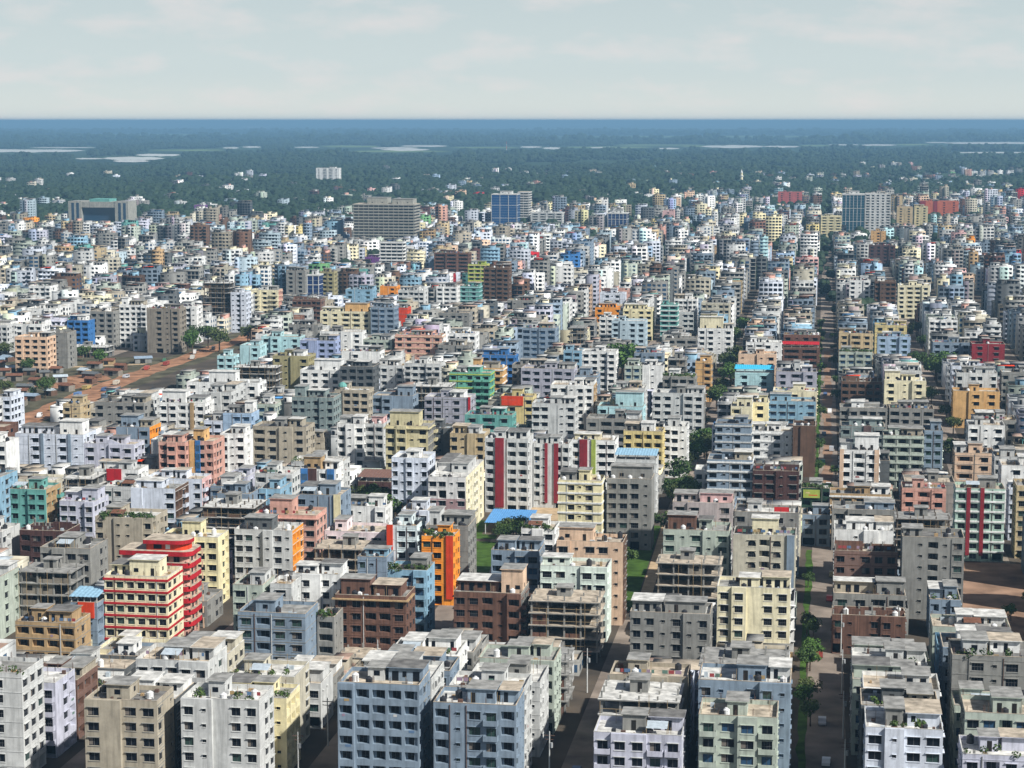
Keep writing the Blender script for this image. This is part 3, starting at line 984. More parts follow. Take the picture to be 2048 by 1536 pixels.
        if 'shed' not in o:
            # junk, pipes and poles lying about the roof; drain pipes down the walls
            mb = MB()
            JM = (wallmat('gry'), wallmat('gwh'), wallmat('brk'), BAMBOO, IRON, TANK, simple('tin_tin', RGB['tin'], .5, .4, noise=.2, nscale=1.0), wallmat('tan'))
            for _ in range(rng.randint(6, 14) if lod == 0 else rng.randint(3, 7)):
                u, v_ = rng.uniform(.3, max(.4, w - 1.5)), rng.uniform(.3, max(.4, dep - 1.5))
                if any(a_ - 1.2 < u < b_ + .2 for a_, b_ in used):
                    v_ = rng.uniform(.25, 1.6)
                k_ = rng.random()
                if k_ < .3:
                    mb.box(u, u + .07, v_, v_ + .07, zr + .05, zr + rng.uniform(1.6, 3.4), rng.choice((BAMBOO, IRON, BAMBOO)))
                elif k_ < .45:
                    mb.box(u, min(w - .2, u + rng.uniform(1.5, 4)), v_, v_ + .12, zr + .3, zr + .42, JM[1], bottom=True)
                else:
                    mb.box(u, u + rng.uniform(.3, 1.2), v_, v_ + rng.uniform(.3, 1.0), zr + .05, zr + rng.uniform(.25, 1.1), rng.choice(JM))
            mb.build('roof_clutter', root, 'stuff')
            if style == 'std' and nb > 1 and not any(outs):
                mb = MB()
                for j_ in rng.sample(range(1, nb), min(nb - 1, rng.randint(1, 2))):
                    u = w * j_ / nb
                    mb.box(u - .07, u + .07, -.16, -.003, .3, h - .4, rng.choice((IRON, wallmat('gry'), wallmat('gwh'))))
                mb.build('drain_pipe', root, 'stuff')
        if 'garden' in o or (lod == 0 and not o and rng.random() < .25):
            mb = MB()
            sp = []
            for _ in range(int(w * (2.4 if 'garden' in o else .5))):
                sp.append((rng.uniform(.3, w - .3), rng.uniform(.2, 2.2), zr + rng.uniform(.8, 1.9), rng.uniform(.5, 1.0)))
            leaf_cloud(mb, rng, sp, .32, LEAF, 34)
            mb.build('roof_garden', root, 'stuff')
        if 'cloth' in o:
            mb = MB()
            mb.quad((w * .62, 1.2, zr + .9), (w * .85, 1.2, zr + .9), (w * .85, 1.3, zr + 2.3), (w * .62, 1.3, zr + 2.3), simple('red_cloth', (.5, .03, .03), .9, .1))
            mb.box(w * .62 - .08, w * .62, 1.2, 1.28, zr + .05, zr + 2.4, BAMBOO); mb.box(w * .85, w * .85 + .08, 1.2, 1.28, zr + .05, zr + 2.4, BAMBOO)
            mb.build('drying_cloth', root)
        if 'dome' in o:
            mb = MB(); cx, cy, R_ = w * .05 + 2, dep * .3, 1.9
            dm = wallmat('tel')
            for a in range(10):
                for b in range(5):
                    def S(i, j):
                        th, ph = 2 * math.pi * i / 10, math.pi / 2 * j / 5
                        return (cx + R_ * math.cos(th) * math.cos(ph), cy + R_ * math.sin(th) * math.cos(ph), h + 1 + R_ * math.sin(ph))
                    mb.quad(S(a, b), S(a + 1, b), S(a + 1, b + 1), S(a, b + 1), dm)
            mb.cyl(cx, cy, zr + .05, h + 1, R_ * .9, mat, 10)
            mb.build('dome', root)
        if 'sign' in o:
            mb = MB()
            mb.box(.6, 6.2, -.5, -.35, h - 3.4, h - .6, wallmat('lim'), bottom=True)
            mb.quad((1.2, -.51, h - 1.9), (3.0, -.51, h - 1.9), (2.7, -.51, h - 1.4), (1.5, -.51, h - 1.4), wallmat('yel'))
            mb.quad((2.4, -.512, h - 2.6), (5.4, -.512, h - 2.6), (5.4, -.512, h - 2.3), (2.4, -.512, h - 2.3), wallmat('redo'))
            mb.build('sign_board', root)
    return root


def bare_window():
    mb = MB()
    mb.quad((-.5, 0, 0), (.5, 0, 0), (.5, 0, 1), (-.5, 0, 1), GLASS)
    for (a, b) in ((-.5, -.46), (-.02, .02), (.46, .5)):
        mb.box(a, b, -.04, -.004, 0, 1, ALU)
    return mb.mesh('window')


def frame_building(root, w, dep, h, n, fh, key, rng, lod):
    cm = wallmat('gry') if key != 'dun' else wallmat('dun')
    top = roofmat(rng.choice('wtg'))
    me = MB(); me.box(-.5, w + .5, -.6, dep + .3, -.26, 0, cm, bottom=True, top=top)
    me = me.mesh('floor_slab')
    for k in range(1, n + 1):
        child('floor_slab', me, root, (0, 0, k * fh))
    mb = MB()
    nx_, ny_ = max(2, round(w / 4.2)), max(2, round(dep / 5))
    for i in range(nx_ + 1):
        for j in range(ny_ + 1):
            u, v = (w - .4) * i / nx_, (dep - .4) * j / ny_
            for k in range(n):
                mb.box(u, u + .4, v, v + .4, k * fh, (k + 1) * fh - .26, cm)
            mb.box(u + .03, u + .37, v + .03, v + .37, n * fh + .004, n * fh + rng.uniform(.5, 1.5), cm)
    mb.build('column', root, 'stuff')
    bw_ = (w - .4) / nx_
    bm = wallmat(rng.choice(('brk', 'gry', 'gbr')) if key != 'dun' else rng.choice(('brn', 'dun', 'gry')))
    q = MB()
    q.box(.6, w - .6, dep * .62, dep - .6, 0, n * fh - .27, wallmat('dgr'))
    q.build('core_wall', root)
    for k in range(n):
        for i in range(nx_):
            r = rng.random()
            if r < .42 - .035 * k + (.1 if k < 2 else 0):
                u = .41 + bw_ * i; hh = rng.choice((fh - .27, fh - .27, 1.0, 1.4))
                mbp = MB(); mbp.box(u, u + bw_ - .42, .08, .22, k * fh + .003, k * fh + hh, bm)
                if hh > 2 and bw_ > 2.6:
                    mbp.box(u + bw_ * .28, u + bw_ * .62, .05, .078, k * fh + .95, k * fh + 2.2, DARK)
                mbp.build('brick_panel', root)
    mb = MB()
    for i in range(int(w / 1.9) + 1):
        u = i * 1.9 + rng.uniform(-.2, .2)
        if rng.random() < .6:
            mb.box(u, u + .09, -.95, -.86, 0, n * fh + rng.uniform(-2, 1.5), BAMBOO)
    if rng.random() < .8:
        for k in range(1, n):
            if rng.random() < .6:
                mb.box(0, w, -.86, -.78, k * fh + 1.2, k * fh + 1.28, BAMBOO)
    for i in range(12):
        u, v = rng.uniform(.3, w - .5), rng.uniform(.5, dep - 1); k = rng.randrange(n)
        mb.box(u, u + .08, v, v + .08, k * fh, (k + 1) * fh - .26, BAMBOO)
    mb.build('scaffold', root, 'stuff')
    if w > 8:
        stair_house(root, w * .35, w * .35 + 3.6, dep * .4, dep * .75, n * fh + .003, rng.uniform(2.0, 2.8), 'gry', rng, False)


BUILDINGS = [
 (-141.0,362.1,14.5,10.1,19.1,6,'gbg','beige grey block of six storeys in front of the low block',{}),
 (26.8,362.7,17.5,11.2,16.1,5,'lav','lavender block of five storeys in front of the low brick and concrete rooms',{}),
 (-122.3,364.5,15.6,10.5,19.4,6,'gwh','greyish white block of six storeys in front of the blue grey block',{}),
 (-41.5,365.8,16.7,10.5,16.0,5,'lav','lavender block of five storeys in front of the grey rough block',{}),
 (9.3,366.1,14.1,13.6,19.3,6,'wbl','bluish white block of six storeys in front of the low brick and concrete rooms',{}),
 (-172.7,366.4,16.8,11.3,22.2,7,'gwh','greyish white block of seven storeys in front of the flat tan roof cut',{}),
 (-73.2,369.4,16.2,10.9,19.3,6,'sgr','slate blue grey block of six storeys in front of the large brown brick block',{}),
 (-92.1,369.7,16.0,11.2,22.4,7,'sgr','slate blue grey block of seven storeys in front of the unplastered brick block',{}),
 (-21.9,369.9,14.8,11.1,19.1,6,'gwg','greenish grey block of six storeys in front of the bright cream block',{}),
 (-141.1,373.2,14.6,12.0,16.3,5,'dgr','dark grey block of five storeys in front of the cream block',{}),
 (-121.4,378.1,16.4,10.5,16.0,5,'ylc','pale yellow block of five storeys in front of the blue grey block',{}),
 (28.2,378.9,15.3,11.7,19.2,6,'gwg','greenish grey block of six storeys in front of the low brick and concrete rooms',{}),
 (-41.8,379.9,15.1,13.0,19.3,6,'gry','concrete grey block of six storeys in front of the grey rough block',{}),
 (8.7,381.1,14.7,11.3,19.1,6,'dgr','dark grey block of six storeys in front of the low brick and concrete rooms',{}),
 (-172.2,381.5,17.1,11.2,16.0,5,'lav','lavender block of five storeys in front of the flat tan roof cut',{}),
 (-72.5,382.2,15.2,10.7,19.0,6,'gwh','greyish white block of six storeys in front of the large brown brick block',{}),
 (-22.8,382.6,17.9,12.3,22.3,7,'sgr','slate blue grey block of seven storeys in front of the bright cream block',{}),
 (-92.2,385.1,15.5,13.6,19.2,6,'gwh','greyish white block of six storeys in front of the unplastered brick block',{}),
 (-140.7,390.2,15.8,13.0,19.4,6,'gwh','greyish white block of six storeys in front of the cream block',{}),
 (-121.8,392.8,14.5,12.3,16.2,5,'gbw','cream grey block of five storeys in front of the blue grey block',{}),
 (27.2,393.4,17.5,10.6,16.2,5,'gwg','greenish grey block of five storeys in front of the low brick and concrete rooms, farther',{}),
 (9.3,393.7,15.0,12.0,19.0,6,'wht','white block of six storeys in front of the low brick and concrete rooms',{}),
 (-172.6,393.8,17.4,12.4,13.1,4,'brk','brick red block of four storeys in front of the flat tan roof cut',{}),
 (-41.6,395.0,15.8,10.1,19.1,6,'gbg','beige grey block of six storeys in front of the grey rough block',{}),
 (-23.2,397.1,17.1,13.9,22.2,7,'gry','concrete grey block of seven storeys in front of the bright cream block',{}),
 (-71.6,397.4,15.3,13.2,16.0,5,'gwh','greyish white block of five storeys in front of the large brown brick block',{}),
 (-91.6,402.3,15.4,11.5,16.2,5,'sgr','slate blue grey block of five storeys in front of the unplastered brick block',{}),
 (-140.6,407.9,14.4,12.5,16.2,5,'gbw','cream grey block of five storeys in front of the blue grey block, farther',{}),
 (27.5,408.7,17.2,13.0,22.4,7,'gry','concrete grey block of seven storeys in front of the low brick and concrete rooms',{}),
 (7.5,408.9,15.7,11.3,16.3,5,'gwg','greenish grey block of five storeys in front of the low brick and concrete rooms',{}),
 (-122.9,409.2,17.0,10.9,10.1,3,'gwh','greyish white block of three storeys in front of the blue grey block',{}),
 (-172.5,410.0,17.1,13.1,6.8,2,'wht','white block of two storeys in front of the flat tan roof cut',{}),
 (-72.0,413.4,16.5,11.2,16.3,5,'gwg','greenish grey block of five storeys in front of the large brown brick block',{}),
 (-92.0,415.1,15.0,12.7,16.2,5,'wht','white block of five storeys in front of the unplastered brick block',{}),
 (7.6,421.9,15.7,13.4,16.0,5,'gwh','greyish white block of five storeys in front of the low brick and concrete rooms',{}),
 (-121.6,422.1,14.4,13.4,7.1,2,'gry','concrete grey block of two storeys in front of the grey walled roof terrace',{}),
 (-172.6,424.2,17.1,10.8,7.2,2,'dgr','dark grey block of two storeys in front of the low block',{}),
 (-72.8,428.6,17.9,11.6,13.0,4,'dgr','dark grey block of four storeys in front of the open concrete frame',{}),
 (-90.8,429.2,14.9,11.8,13.1,4,'gry','concrete grey block of four storeys in front of the large brown brick block',{}),
 (-164.7,436.3,8.1,12.3,6.8,2,'sgr','slate blue grey block of two storeys in front of the low block',{}),
 (7.9,436.6,16.6,13.0,13.2,4,'gwg','greenish grey block of four storeys in front of the low brick and concrete rooms, farther',{}),
 (27.4,438.0,15.8,12.6,16.3,5,'sgr','slate blue grey block of five storeys in front of the low brick',{}),
 (-188.3,440.0,14.9,10.0,13.1,4,'tan','flat tan roof cut by the lower edge of the photo',{}),
 (-135.3,445.7,16.4,12.0,16.1,5,'sgr','blue grey block with a tan flat roof beside a white stair tower',{'bays': 'WRWW'}),
 (-173.0,452.1,17.9,11.2,3.8,1,'crm','cream block of one storey in front of the cream block with dark red bands',{}),
 (-118.6,455.6,4.2,9.0,13.1,4,'gry','grey walled roof terrace with green plants in front of the brick block',{'garden': 1}),
 (-113.6,457.0,7.8,8.5,4.0,1,'gry','concrete grey block of one storey right of the grey walled roof terrace',{}),
 (-182.3,460.0,6.8,9.0,13.1,4,'sgr','low block with a pale blue roof and orange upper walls',{'stripes': [(0.3, 0.9, 'redo')], 'shed': 'lbl'}),
 (-43.7,460.1,18.8,11.0,16.1,5,'gry','grey rough block with a cluttered roof at the lower edge',{'bays': 'WWwWwW', 'stair': (8.0, 17.5, 3.3, 2.8, 'gry')}),
 (-140.9,460.5,7.5,11.1,19.0,6,'gwg','greenish grey block of six storeys left of the small whitewashed wing with cluttered roof',{}),
 (-131.9,461.8,5.4,9.0,19.2,6,'gwh','small whitewashed wing with cluttered roof beside the stepped white block',{}),
 (-175.2,464.6,16.3,12.0,19.2,6,'crm','cream block with dark red bands round every floor and a white roof hut',{'bays': 'WWWWWW', 'band': 'red', 'stair': (5.4, 13.0, 3.6, 4.1, 'crm'), 'side': 'crm'}),
 (-116.7,466.0,17.7,11.0,16.1,5,'brk','unplastered brick block with a brick roof room and pale ledge',{'bays': 'WWRRW', 'stair': (0.8, 8.1, 3.3, 4.0, 'brk'), 'ledge': 'tan'}),
 (26.8,468.0,17.9,11.8,13.3,4,'gwg','greenish grey block of four storeys in front of the low brick and concrete rooms',{}),
 (-222.7,468.9,17.8,13.4,16.3,5,'gwg','greenish grey block of five storeys in front of the bare grey concrete frame',{}),
 (-69.1,471.3,16.5,12.1,16.1,5,'gry','open concrete frame with a white topped slab in front of the greenish white block',{'style': 'frame'}),
 (-88.6,473.5,16.8,13.1,16.1,5,'brk','large brown brick block with a pink tan roof at the lower edge',{'bays': 'WWRwR', 'side': 'gry', 'stair': (11.3, 16.6, 3.9, 5.9, 'pch')}),
 (-129.4,473.7,12.1,9.0,19.2,6,'wht','white block with a stepped front and a flat stair tower',{'bays': 'wWPWw', 'stair': (0.2, 5.6, 2.7, 2.3, 'wht')}),
 (-24.1,476.0,17.5,11.0,19.2,6,'crm','bright cream block with black square windows and a raised stair bay',{'bays': 'WWPWW', 'stair': (5.3, 10.1, 3.3, 2.4, 'crm')}),
 (-176.3,480.6,18.7,9.0,22.2,7,'red','bright red rounded apartment tower behind the red-banded cream block',{'style': 'curve', 'stair': (6.3, 17.1, 2.7, 3.3, 'red')}),
 (-107.0,481.7,10.1,10.0,19.2,6,'lbl','light blue block with rounded balconies and green plants on its roof corner',{'bays': 'PWB', 'garden': 1}),
 (-204.6,482.4,13.5,10.3,16.1,5,'gry','bare grey concrete frame at the lower left corner',{'style': 'frame'}),
 (3.6,489.2,17.8,9.0,10.0,3,'brk','low brick and concrete rooms at the lower edge by the street',{'style': 'half'}),
 (-172.1,490.8,14.9,13.8,6.8,2,'gry','concrete grey block of two storeys behind the cream block with dark red bands',{}),
 (-69.7,492.2,17.1,10.0,19.2,6,'wgr','greenish white block with a tall blank stair block on its left',{'bays': 'WWwWW', 'stair': (0.2, 7.2, 3.0, 2.3, 'wgr')}),
 (-203.4,493.1,13.8,13.2,19.2,6,'gry','weathered grey block behind the concrete frame at the lower corner',{'bays': 'WWWW'}),
 (3.9,498.8,17.8,10.0,13.1,4,'gry','grey block with a square blank roof room at the street corner',{'bays': 'WWRR', 'stair': (10.8, 17.6, 3.0, 3.6, 'gry')}),
 (28.2,508.3,7.7,13.5,10.2,3,'sgr','slate blue grey block of three storeys right of the grey block',{}),
 (-67.7,508.8,17.4,10.2,22.2,7,'pch','peach block with a long parapet and a box stair house',{'bays': 'WwWWw', 'side': 'brn', 'stair': (0.2, 9.2, 3.1, 3.7, 'pch')}),
 (-121.2,508.9,7.9,9.0,16.1,5,'sgr','small blue grey house with a slab roof in front of the pinkish white block',{'bays': 'WwP', 'stair': (1.4, 7.6, 2.7, 2.3, 'lbl')}),
 (-176.7,512.3,16.0,10.0,19.2,6,'ylc','pale yellow block with plain square windows beside the red rounded tower',{'bays': 'WWPWW', 'stair': (5.1, 10.3, 3.0, 4.3, 'ylc'), 'side': 'ylc'}),
 (-42.0,518.1,16.3,10.0,16.1,5,'gry','unfinished grey block of open slabs above the lower roof clutter',{'style': 'frame'}),
 (-87.4,522.4,13.1,11.0,16.1,5,'sgr','grey blue block with blue windows beside the green lawn',{'bays': 'RwWW'}),
 (-240.8,522.9,14.0,12.8,16.3,5,'gwh','greyish white block of five storeys left of the maroon brick block',{}),
 (-106.7,523.2,8.7,10.0,19.2,6,'org','vivid orange block with a red strip down its right corner',{'bays': 'WWP', 'stripes': [(0.78, 1.0, 'redo')], 'garden': 1}),
 (-159.5,523.8,16.5,11.6,19.2,6,'gwh','pale grey block with window pairs and an orange balcony flank',{'bays': 'WWwwWw', 'side': 'org', 'stair': (2.0, 9.8, 3.5, 3.4, 'dgr')}),
 (21.8,527.9,16.0,12.0,22.2,7,'gry','tall bare grey block with blank left bays beside the red earth lot',{'bays': 'PwRwW', 'stair': (0.3, 5.3, 3.6, 2.3, 'gry')}),
 (-223.6,528.0,13.7,10.6,16.1,5,'mar','maroon brick block with an open top storey at the photo edge',{'style': 'half'}),
 (-203.8,534.6,17.0,13.3,19.2,6,'gbg','grey beige block with a leafy garden along its roof edge',{'bays': 'WPwwPW', 'garden': 1}),
 (-139.5,535.1,19.2,11.9,13.1,4,'gbg','half built block with pale slabs round a bare concrete stair tower',{'style': 'frame', 'stair': (4.6, 9.4, 3.6, 2.6, 'gry')}),
 (-119.1,535.7,8.5,12.0,19.2,6,'wcy','white block with an orange red strip down its left edge',{'bays': 'PWW', 'stripes': [(0, 0.2, 'redo')]}),
 (4.2,536.0,16.8,10.1,16.1,5,'brk','red brick block with ragged unfinished top beside the street',{'style': 'half2', 'bays': 'WwWWW'}),
 (-108.3,537.4,11.9,13.4,19.2,6,'gry','plain grey block with a roof tank right behind the vivid orange block',{'bays': 'PwPP', 'stair': (0.2, 3.2, 4.0, 4.1, 'gwh')}),
 (-23.1,538.3,16.9,11.1,19.2,6,'gbw','cream grey block with arched windows and a cream stair head',{'bays': 'PARAP', 'stair': (5.0, 12.0, 3.3, 4.7, 'crm'), 'stripes': [(0.86, 0.98, 'sgr')]}),
 (-42.5,542.1,18.1,12.4,19.2,6,'gwg','greenish grey block with a brick room on its roof',{'bays': 'WwWwW', 'stair': (1.0, 8.7, 3.7, 4.1, 'brk')}),
 (-160.3,545.9,18.3,12.3,19.2,6,'sal','salmon orange block with a projecting roof ledge and square roof hut',{'bays': 'WWwRW', 'stair': (3.7, 10.4, 3.7, 4.6, 'sal'), 'ledge': 'sal'}),
 (-83.7,552.0,9.5,11.3,16.1,5,'wht','small white house with rooftop plants below the blue metal roof',{'bays': 'WPW', 'garden': 1}),
 (-141.7,554.2,18.0,13.4,13.1,4,'pkw','pinkish white low block with a broad flat roof',{'bays': 'WPWW'}),
 (-179.5,558.2,15.4,13.3,19.2,6,'dun','dark open concrete frame below the bluish white block with pink flank',{'style': 'frame'}),
 (4.2,564.4,16.6,13.0,16.1,5,'wht','white block with a large blank white penthouse wall',{'bays': 'PwPP', 'stair': (3.5, 11.0, 3.9, 2.6, 'wht')}),
 (-229.0,571.3,11.0,12.6,16.1,5,'lav','lavender white block with paired windows left of the roof garden block',{'bays': 'WWwW', 'stair': (5.9, 10.8, 3.8, 4.1, 'lav')}),
 (21.9,572.2,14.8,10.0,19.2,6,'dun','open framed concrete storeys just behind the tall bare grey block',{'style': 'frame'}),
 (-245.2,572.4,11.6,11.9,19.2,6,'tel','turquoise block at the photo edge with a tan flank',{'side': 'tan', 'bays': 'WwWW'}),
 (-123.1,573.7,8.3,11.3,16.1,5,'wbl','bluish white block of five storeys behind the white block with an orange red strip',{}),
 (-180.3,575.0,10.3,11.0,19.2,6,'sgr','bluish grey block with a flat ledge left of the slate roofed block',{'bays': 'PwWW'}),
 (-156.3,577.1,13.8,13.3,19.2,6,'sgr','slate blue block with a narrow cream right corner',{'stripes': [(0.85, 1.0, 'ylc')], 'bays': 'WwPP'}),
 (-209.0,579.8,13.9,13.2,19.2,6,'wbl','white block with a tall blank upper wall and a brown brick flank',{'bays': 'PPPW', 'side': 'brn', 'stair': (0.2, 8.4, 4.0, 2.3, 'wbl')}),
 (-43.0,582.7,17.7,11.2,19.2,6,'pkg','pinkish grey block with a pale pink penthouse',{'bays': 'WWPW', 'stair': (7.9, 17.4, 3.4, 3.0, 'pnk')}),
 (-169.7,584.6,6.5,13.2,19.2,6,'lbl','light blue grey block with two windows under the pale slab roof',{'bays': 'WwW'}),
 (-24.9,586.5,18.8,11.7,16.1,5,'gry','grey block with red cloth drying on its roof',{'cloth': 1, 'bays': 'WwPWw'}),
 (-271.9,590.0,16.0,13.7,19.3,6,'lbl','light blue block of six storeys behind the turquoise block at the photo edge',{}),
 (-224.4,596.7,12.6,10.8,16.1,5,'gwh','pale grey low block in front of the red-panelled white terrace',{'bays': 'WWPW'}),
 (-79.1,597.0,13.4,10.6,22.2,7,'ylc','pale yellow seven storey block with white floor ledges',{'bays': 'PWwWP', 'band': 'wht'}),
 (-210.9,597.1,18.8,10.1,19.2,6,'wbl','bluish white block with small windows above the brown-flanked white block',{'bays': 'PWwWPW', 'side': 'pnk'}),
 (-64.6,601.9,13.7,10.5,22.2,7,'gry','bare grey concrete block with a walled roof storey beside the pale yellow one',{'bays': 'WWWw', 'stair': (0.9, 13.5, 3.2, 4.1, 'gry')}),
 (-190.9,601.9,7.2,13.6,16.3,5,'sgr','slate blue grey block of five storeys behind the bluish grey block',{}),
 (40.2,602.0,14.3,10.2,22.2,7,'ggn','pale green block with white ledges and dark red vertical stripes',{'stripes': [(0.22, 0.3, 'drd'), (0.5, 0.58, 'drd')], 'bays': 'WWWW', 'band': 'wht'}),
 (-148.7,607.6,13.3,10.0,10.0,3,'wht','low white house beside a clump of trees',{'bays': 'WwPW'}),
 (58.4,608.7,14.5,11.8,22.2,7,'beg','beige block of seven storeys right of the pale green block with white ledges',{}),
 (-178.8,610.3,12.4,12.7,19.2,6,'gwh','grey white block with a blue grey roof slab on posts',{'bays': 'RRR'}),
 (3.8,610.7,19.0,12.6,13.1,4,'gry','grey flat roofed block behind the blank white penthouse',{'bays': 'WRWW', 'stair': (10.0, 18.8, 3.8, 2.3, 'sgr')}),
 (-122.7,612.7,12.1,34.0,19.2,6,'gwm','long block with two white floors above mauve floors and a cream flank',{'bays': 'WWwW', 'side': 'crm', 'lower': 'mau'}),
 (-244.2,613.7,9.6,12.0,16.1,5,'brn','ragged brown brick shell between the turquoise block and the red-panelled terrace',{'style': 'frame'}),
 (-5.3,616.0,8.6,10.0,10.0,3,'sgr','narrow blue grey building closing the end of the near street',{'bays': 'WW', 'side': 'brn'}),
 (-166.2,620.4,11.6,10.7,19.2,6,'wht','white block with bright blue and dark red panels under a tan roof hut',{'stripes': [(0.0, 0.2, 'blu'), (0.2, 0.45, 'mar'), (0.75, 0.95, 'blu')], 'stair': (0.2, 5.8, 3.2, 4.2, 'tan'), 'bays': 'RPRP'}),
 (-192.5,620.8,8.2,13.1,16.0,5,'lav','lavender block of five storeys behind the bluish grey block with a flat ledge',{}),
 (-239.1,627.0,15.6,10.0,16.1,5,'wht','white block with a red panel on its open top terrace',{'stripes': [(0.3, 0.62, 'red')], 'bays': 'RPR'}),
 (-138.2,629.5,12.0,13.1,22.2,7,'wbl','tall white block with small scattered windows left of the mauve-walled block',{'bays': 'WwWwW', 'stair': (4.0, 8.3, 3.9, 2.3, 'wht')}),
 (-173.1,633.7,17.3,11.1,19.3,6,'gwh','greyish white block of six storeys behind the white block with bright blue',{}),
 (58.7,634.5,15.3,10.1,16.1,5,'wbl','bluish white block of five storeys behind the pale green block with white ledges',{}),
 (3.2,636.6,19.1,10.1,13.1,4,'tan','long low block striped orange tan and white',{'band': 'wht', 'bays': 'WWWWW'}),
 (-291.5,639.1,16.8,11.2,22.2,7,'wht','white block of seven storeys in front of the white block',{}),
 (26.3,650.0,14.0,10.6,13.1,4,'sal','salmon house with a walled open terrace',{'bays': 'WRW'}),
 (-154.5,650.7,11.2,13.4,10.0,3,'mar','low house with a long dull red roof beside the trees',{'shed': 'brk'}),
 (-111.5,654.1,14.6,12.8,25.3,8,'gwh','pale grey block with one broad dark red vertical stripe and red balconies',{'bays': 'RPRR', 'stripes': [(0.24, 0.44, 'drd')]}),
 (-67.5,654.7,13.5,11.0,19.2,6,'gwh','grey block under a pale blue metal roof',{'shed': 'lbl', 'bays': 'WWWW'}),
 (-22.1,658.0,15.1,12.5,16.1,5,'mar','maroon half built block with open floors and white ledges',{'style': 'half'}),
 (-37.2,659.5,14.9,11.7,19.2,6,'sgr','blue grey block with white ledges behind the lane of trees',{'bays': 'WwWW', 'band': 'wht'}),
 (27.5,662.0,16.2,12.7,13.1,4,'gry','concrete grey block of four storeys behind the salmon house with a walled open terrace',{}),
 (58.6,662.5,16.2,12.2,19.2,6,'wht','white block of six storeys in front of the pinkish low block',{}),
 (-96.6,664.7,12.2,10.4,22.2,7,'gwh','pale grey white block with a red T shaped stripe',{'bays': 'RwPRR', 'stripes': [(0.32, 0.4, 'drd'), (0.58, 0.7, 'drd')]}),
 (-229.9,666.4,9.8,13.3,19.2,6,'sal','salmon pink block with recessed balconies next to the orange-framed block',{'bays': 'RWR'}),
 (-219.8,670.0,8.7,13.3,19.2,6,'sal','block framed in ochre with tall blue glass between pink balconies',{'bays': 'RWR', 'stripes': [(0.0, 0.2, 'och'), (0.25, 0.45, 'blu')], 'stair': (0.2, 4.0, 4.0, 4.2, 'och')}),
 (-42.3,672.8,15.8,10.4,13.1,4,'wht','white block of four storeys behind the blue grey block with white ledges',{}),
 (-287.4,676.9,25.7,13.3,19.2,6,'wbl','white block with blue grey vertical stripes at the left photo edge',{'bays': 'PWwWw', 'stripes': [(0.38, 0.42, 'sgr'), (0.78, 0.82, 'sgr')], 'stair': (15.5, 24.0, 4.0, 5.0, 'wht')}),
 (-261.5,677.2,18.9,10.7,16.1,5,'lav','lavender block with a shallow gable along its roof edge',{'bays': 'WwRW', 'gable': 1}),
 (-6.2,678.3,10.3,10.0,7.0,2,'dgn','dark green low building carrying a lime green sign board at the street end',{'sign': 1, 'garden': 1}),
 (57.7,679.6,16.8,10.6,19.2,6,'gwh','greyish white block of six storeys in front of the pinkish low block',{}),
 (6.5,685.9,13.3,12.9,19.2,6,'wht','white and orange block with a large dark central window',{'bays': 'WRW', 'stripes': [(0.0, 0.1, 'pch'), (0.88, 1.0, 'pch')], 'stair': (5.1, 13.1, 3.9, 5.3, 'wht')}),
 (-214.1,688.4,8.8,11.2,19.2,6,'wht','narrow white block with small openings right of the ochre-framed block',{'bays': 'WwW'}),
 (-87.0,693.3,15.4,11.5,19.2,6,'wht','cream white block with a red panel and a lime yellow balcony',{'bays': 'RPPWW', 'stripes': [(0.18, 0.36, 'drd'), (0.45, 0.55, 'lim')], 'stair': (0.6, 9.6, 3.5, 2.3, 'crm')}),
 (-155.1,696.8,15.6,13.3,22.2,7,'ylk','mustard cream block with overhanging roof and dark square windows',{'bays': 'WRwW', 'side': 'gry', 'stair': (0.8, 11.5, 4.0, 5.2, 'ylk'), 'ledge': 'ylk'}),
 (-256.8,697.4,12.9,12.6,19.2,6,'sgr','blue grey block with a blank left half and orange flank',{'bays': 'PPW', 'side': 'org', 'stair': (0.7, 7.1, 3.8, 4.4, 'sgr')}),
 (-132.3,701.2,12.6,12.2,19.2,6,'beg','plain beige block left of the red striped white blocks',{'bays': 'WwPW', 'side': 'beg'}),
 (8.8,701.4,15.1,10.6,13.2,4,'dgr','dark grey block of four storeys behind the white and orange block',{}),
 (46.3,704.4,13.6,12.6,16.1,5,'pch','pinkish low block above the pale green striped block',{'bays': 'RW'}),
 (-207.4,706.3,20.3,12.7,19.2,6,'gbg','wide grey beige block right of the powder blue one',{'bays': 'RWwW'}),
 (-142.2,711.8,8.2,10.4,19.3,6,'dgr','dark grey block of six storeys behind the plain beige block',{}),
 (-71.0,716.7,14.2,10.5,19.2,6,'yel','yellow block with deep square balconies',{'bays': 'WRRR'}),
 (-178.1,717.1,10.3,10.5,19.2,6,'wht','white block with black recessed balconies left of the pink penthouse block',{'bays': 'RwW'}),
 (-167.8,718.7,7.0,12.6,19.2,6,'gwh','white and dark block topped by a pink penthouse',{'bays': 'RR', 'stair': (1.8, 6.2, 3.8, 3.0, 'pnk')}),
 (-191.6,719.5,8.0,10.2,13.3,4,'gbg','beige grey block of four storeys behind the wide grey beige block',{}),
 (22.1,720.7,14.2,12.3,19.2,6,'gwg','greenish grey block with pale horizontal balcony bands',{'bays': 'RRR', 'band': 'gwg'}),
 (-57.7,729.7,8.8,13.0,19.2,6,'wht','tall white block on the corner of the tree lined lane',{'bays': 'RWw', 'side': 'gwh'}),
 (-292.1,731.4,16.9,12.7,13.1,4,'gry','concrete grey block of four storeys behind the white block with blue grey vertical stripes',{}),
 (37.2,734.8,6.6,12.8,19.2,6,'sgr','slim blue grey block right of the banded balcony block',{'bays': 'WW'}),
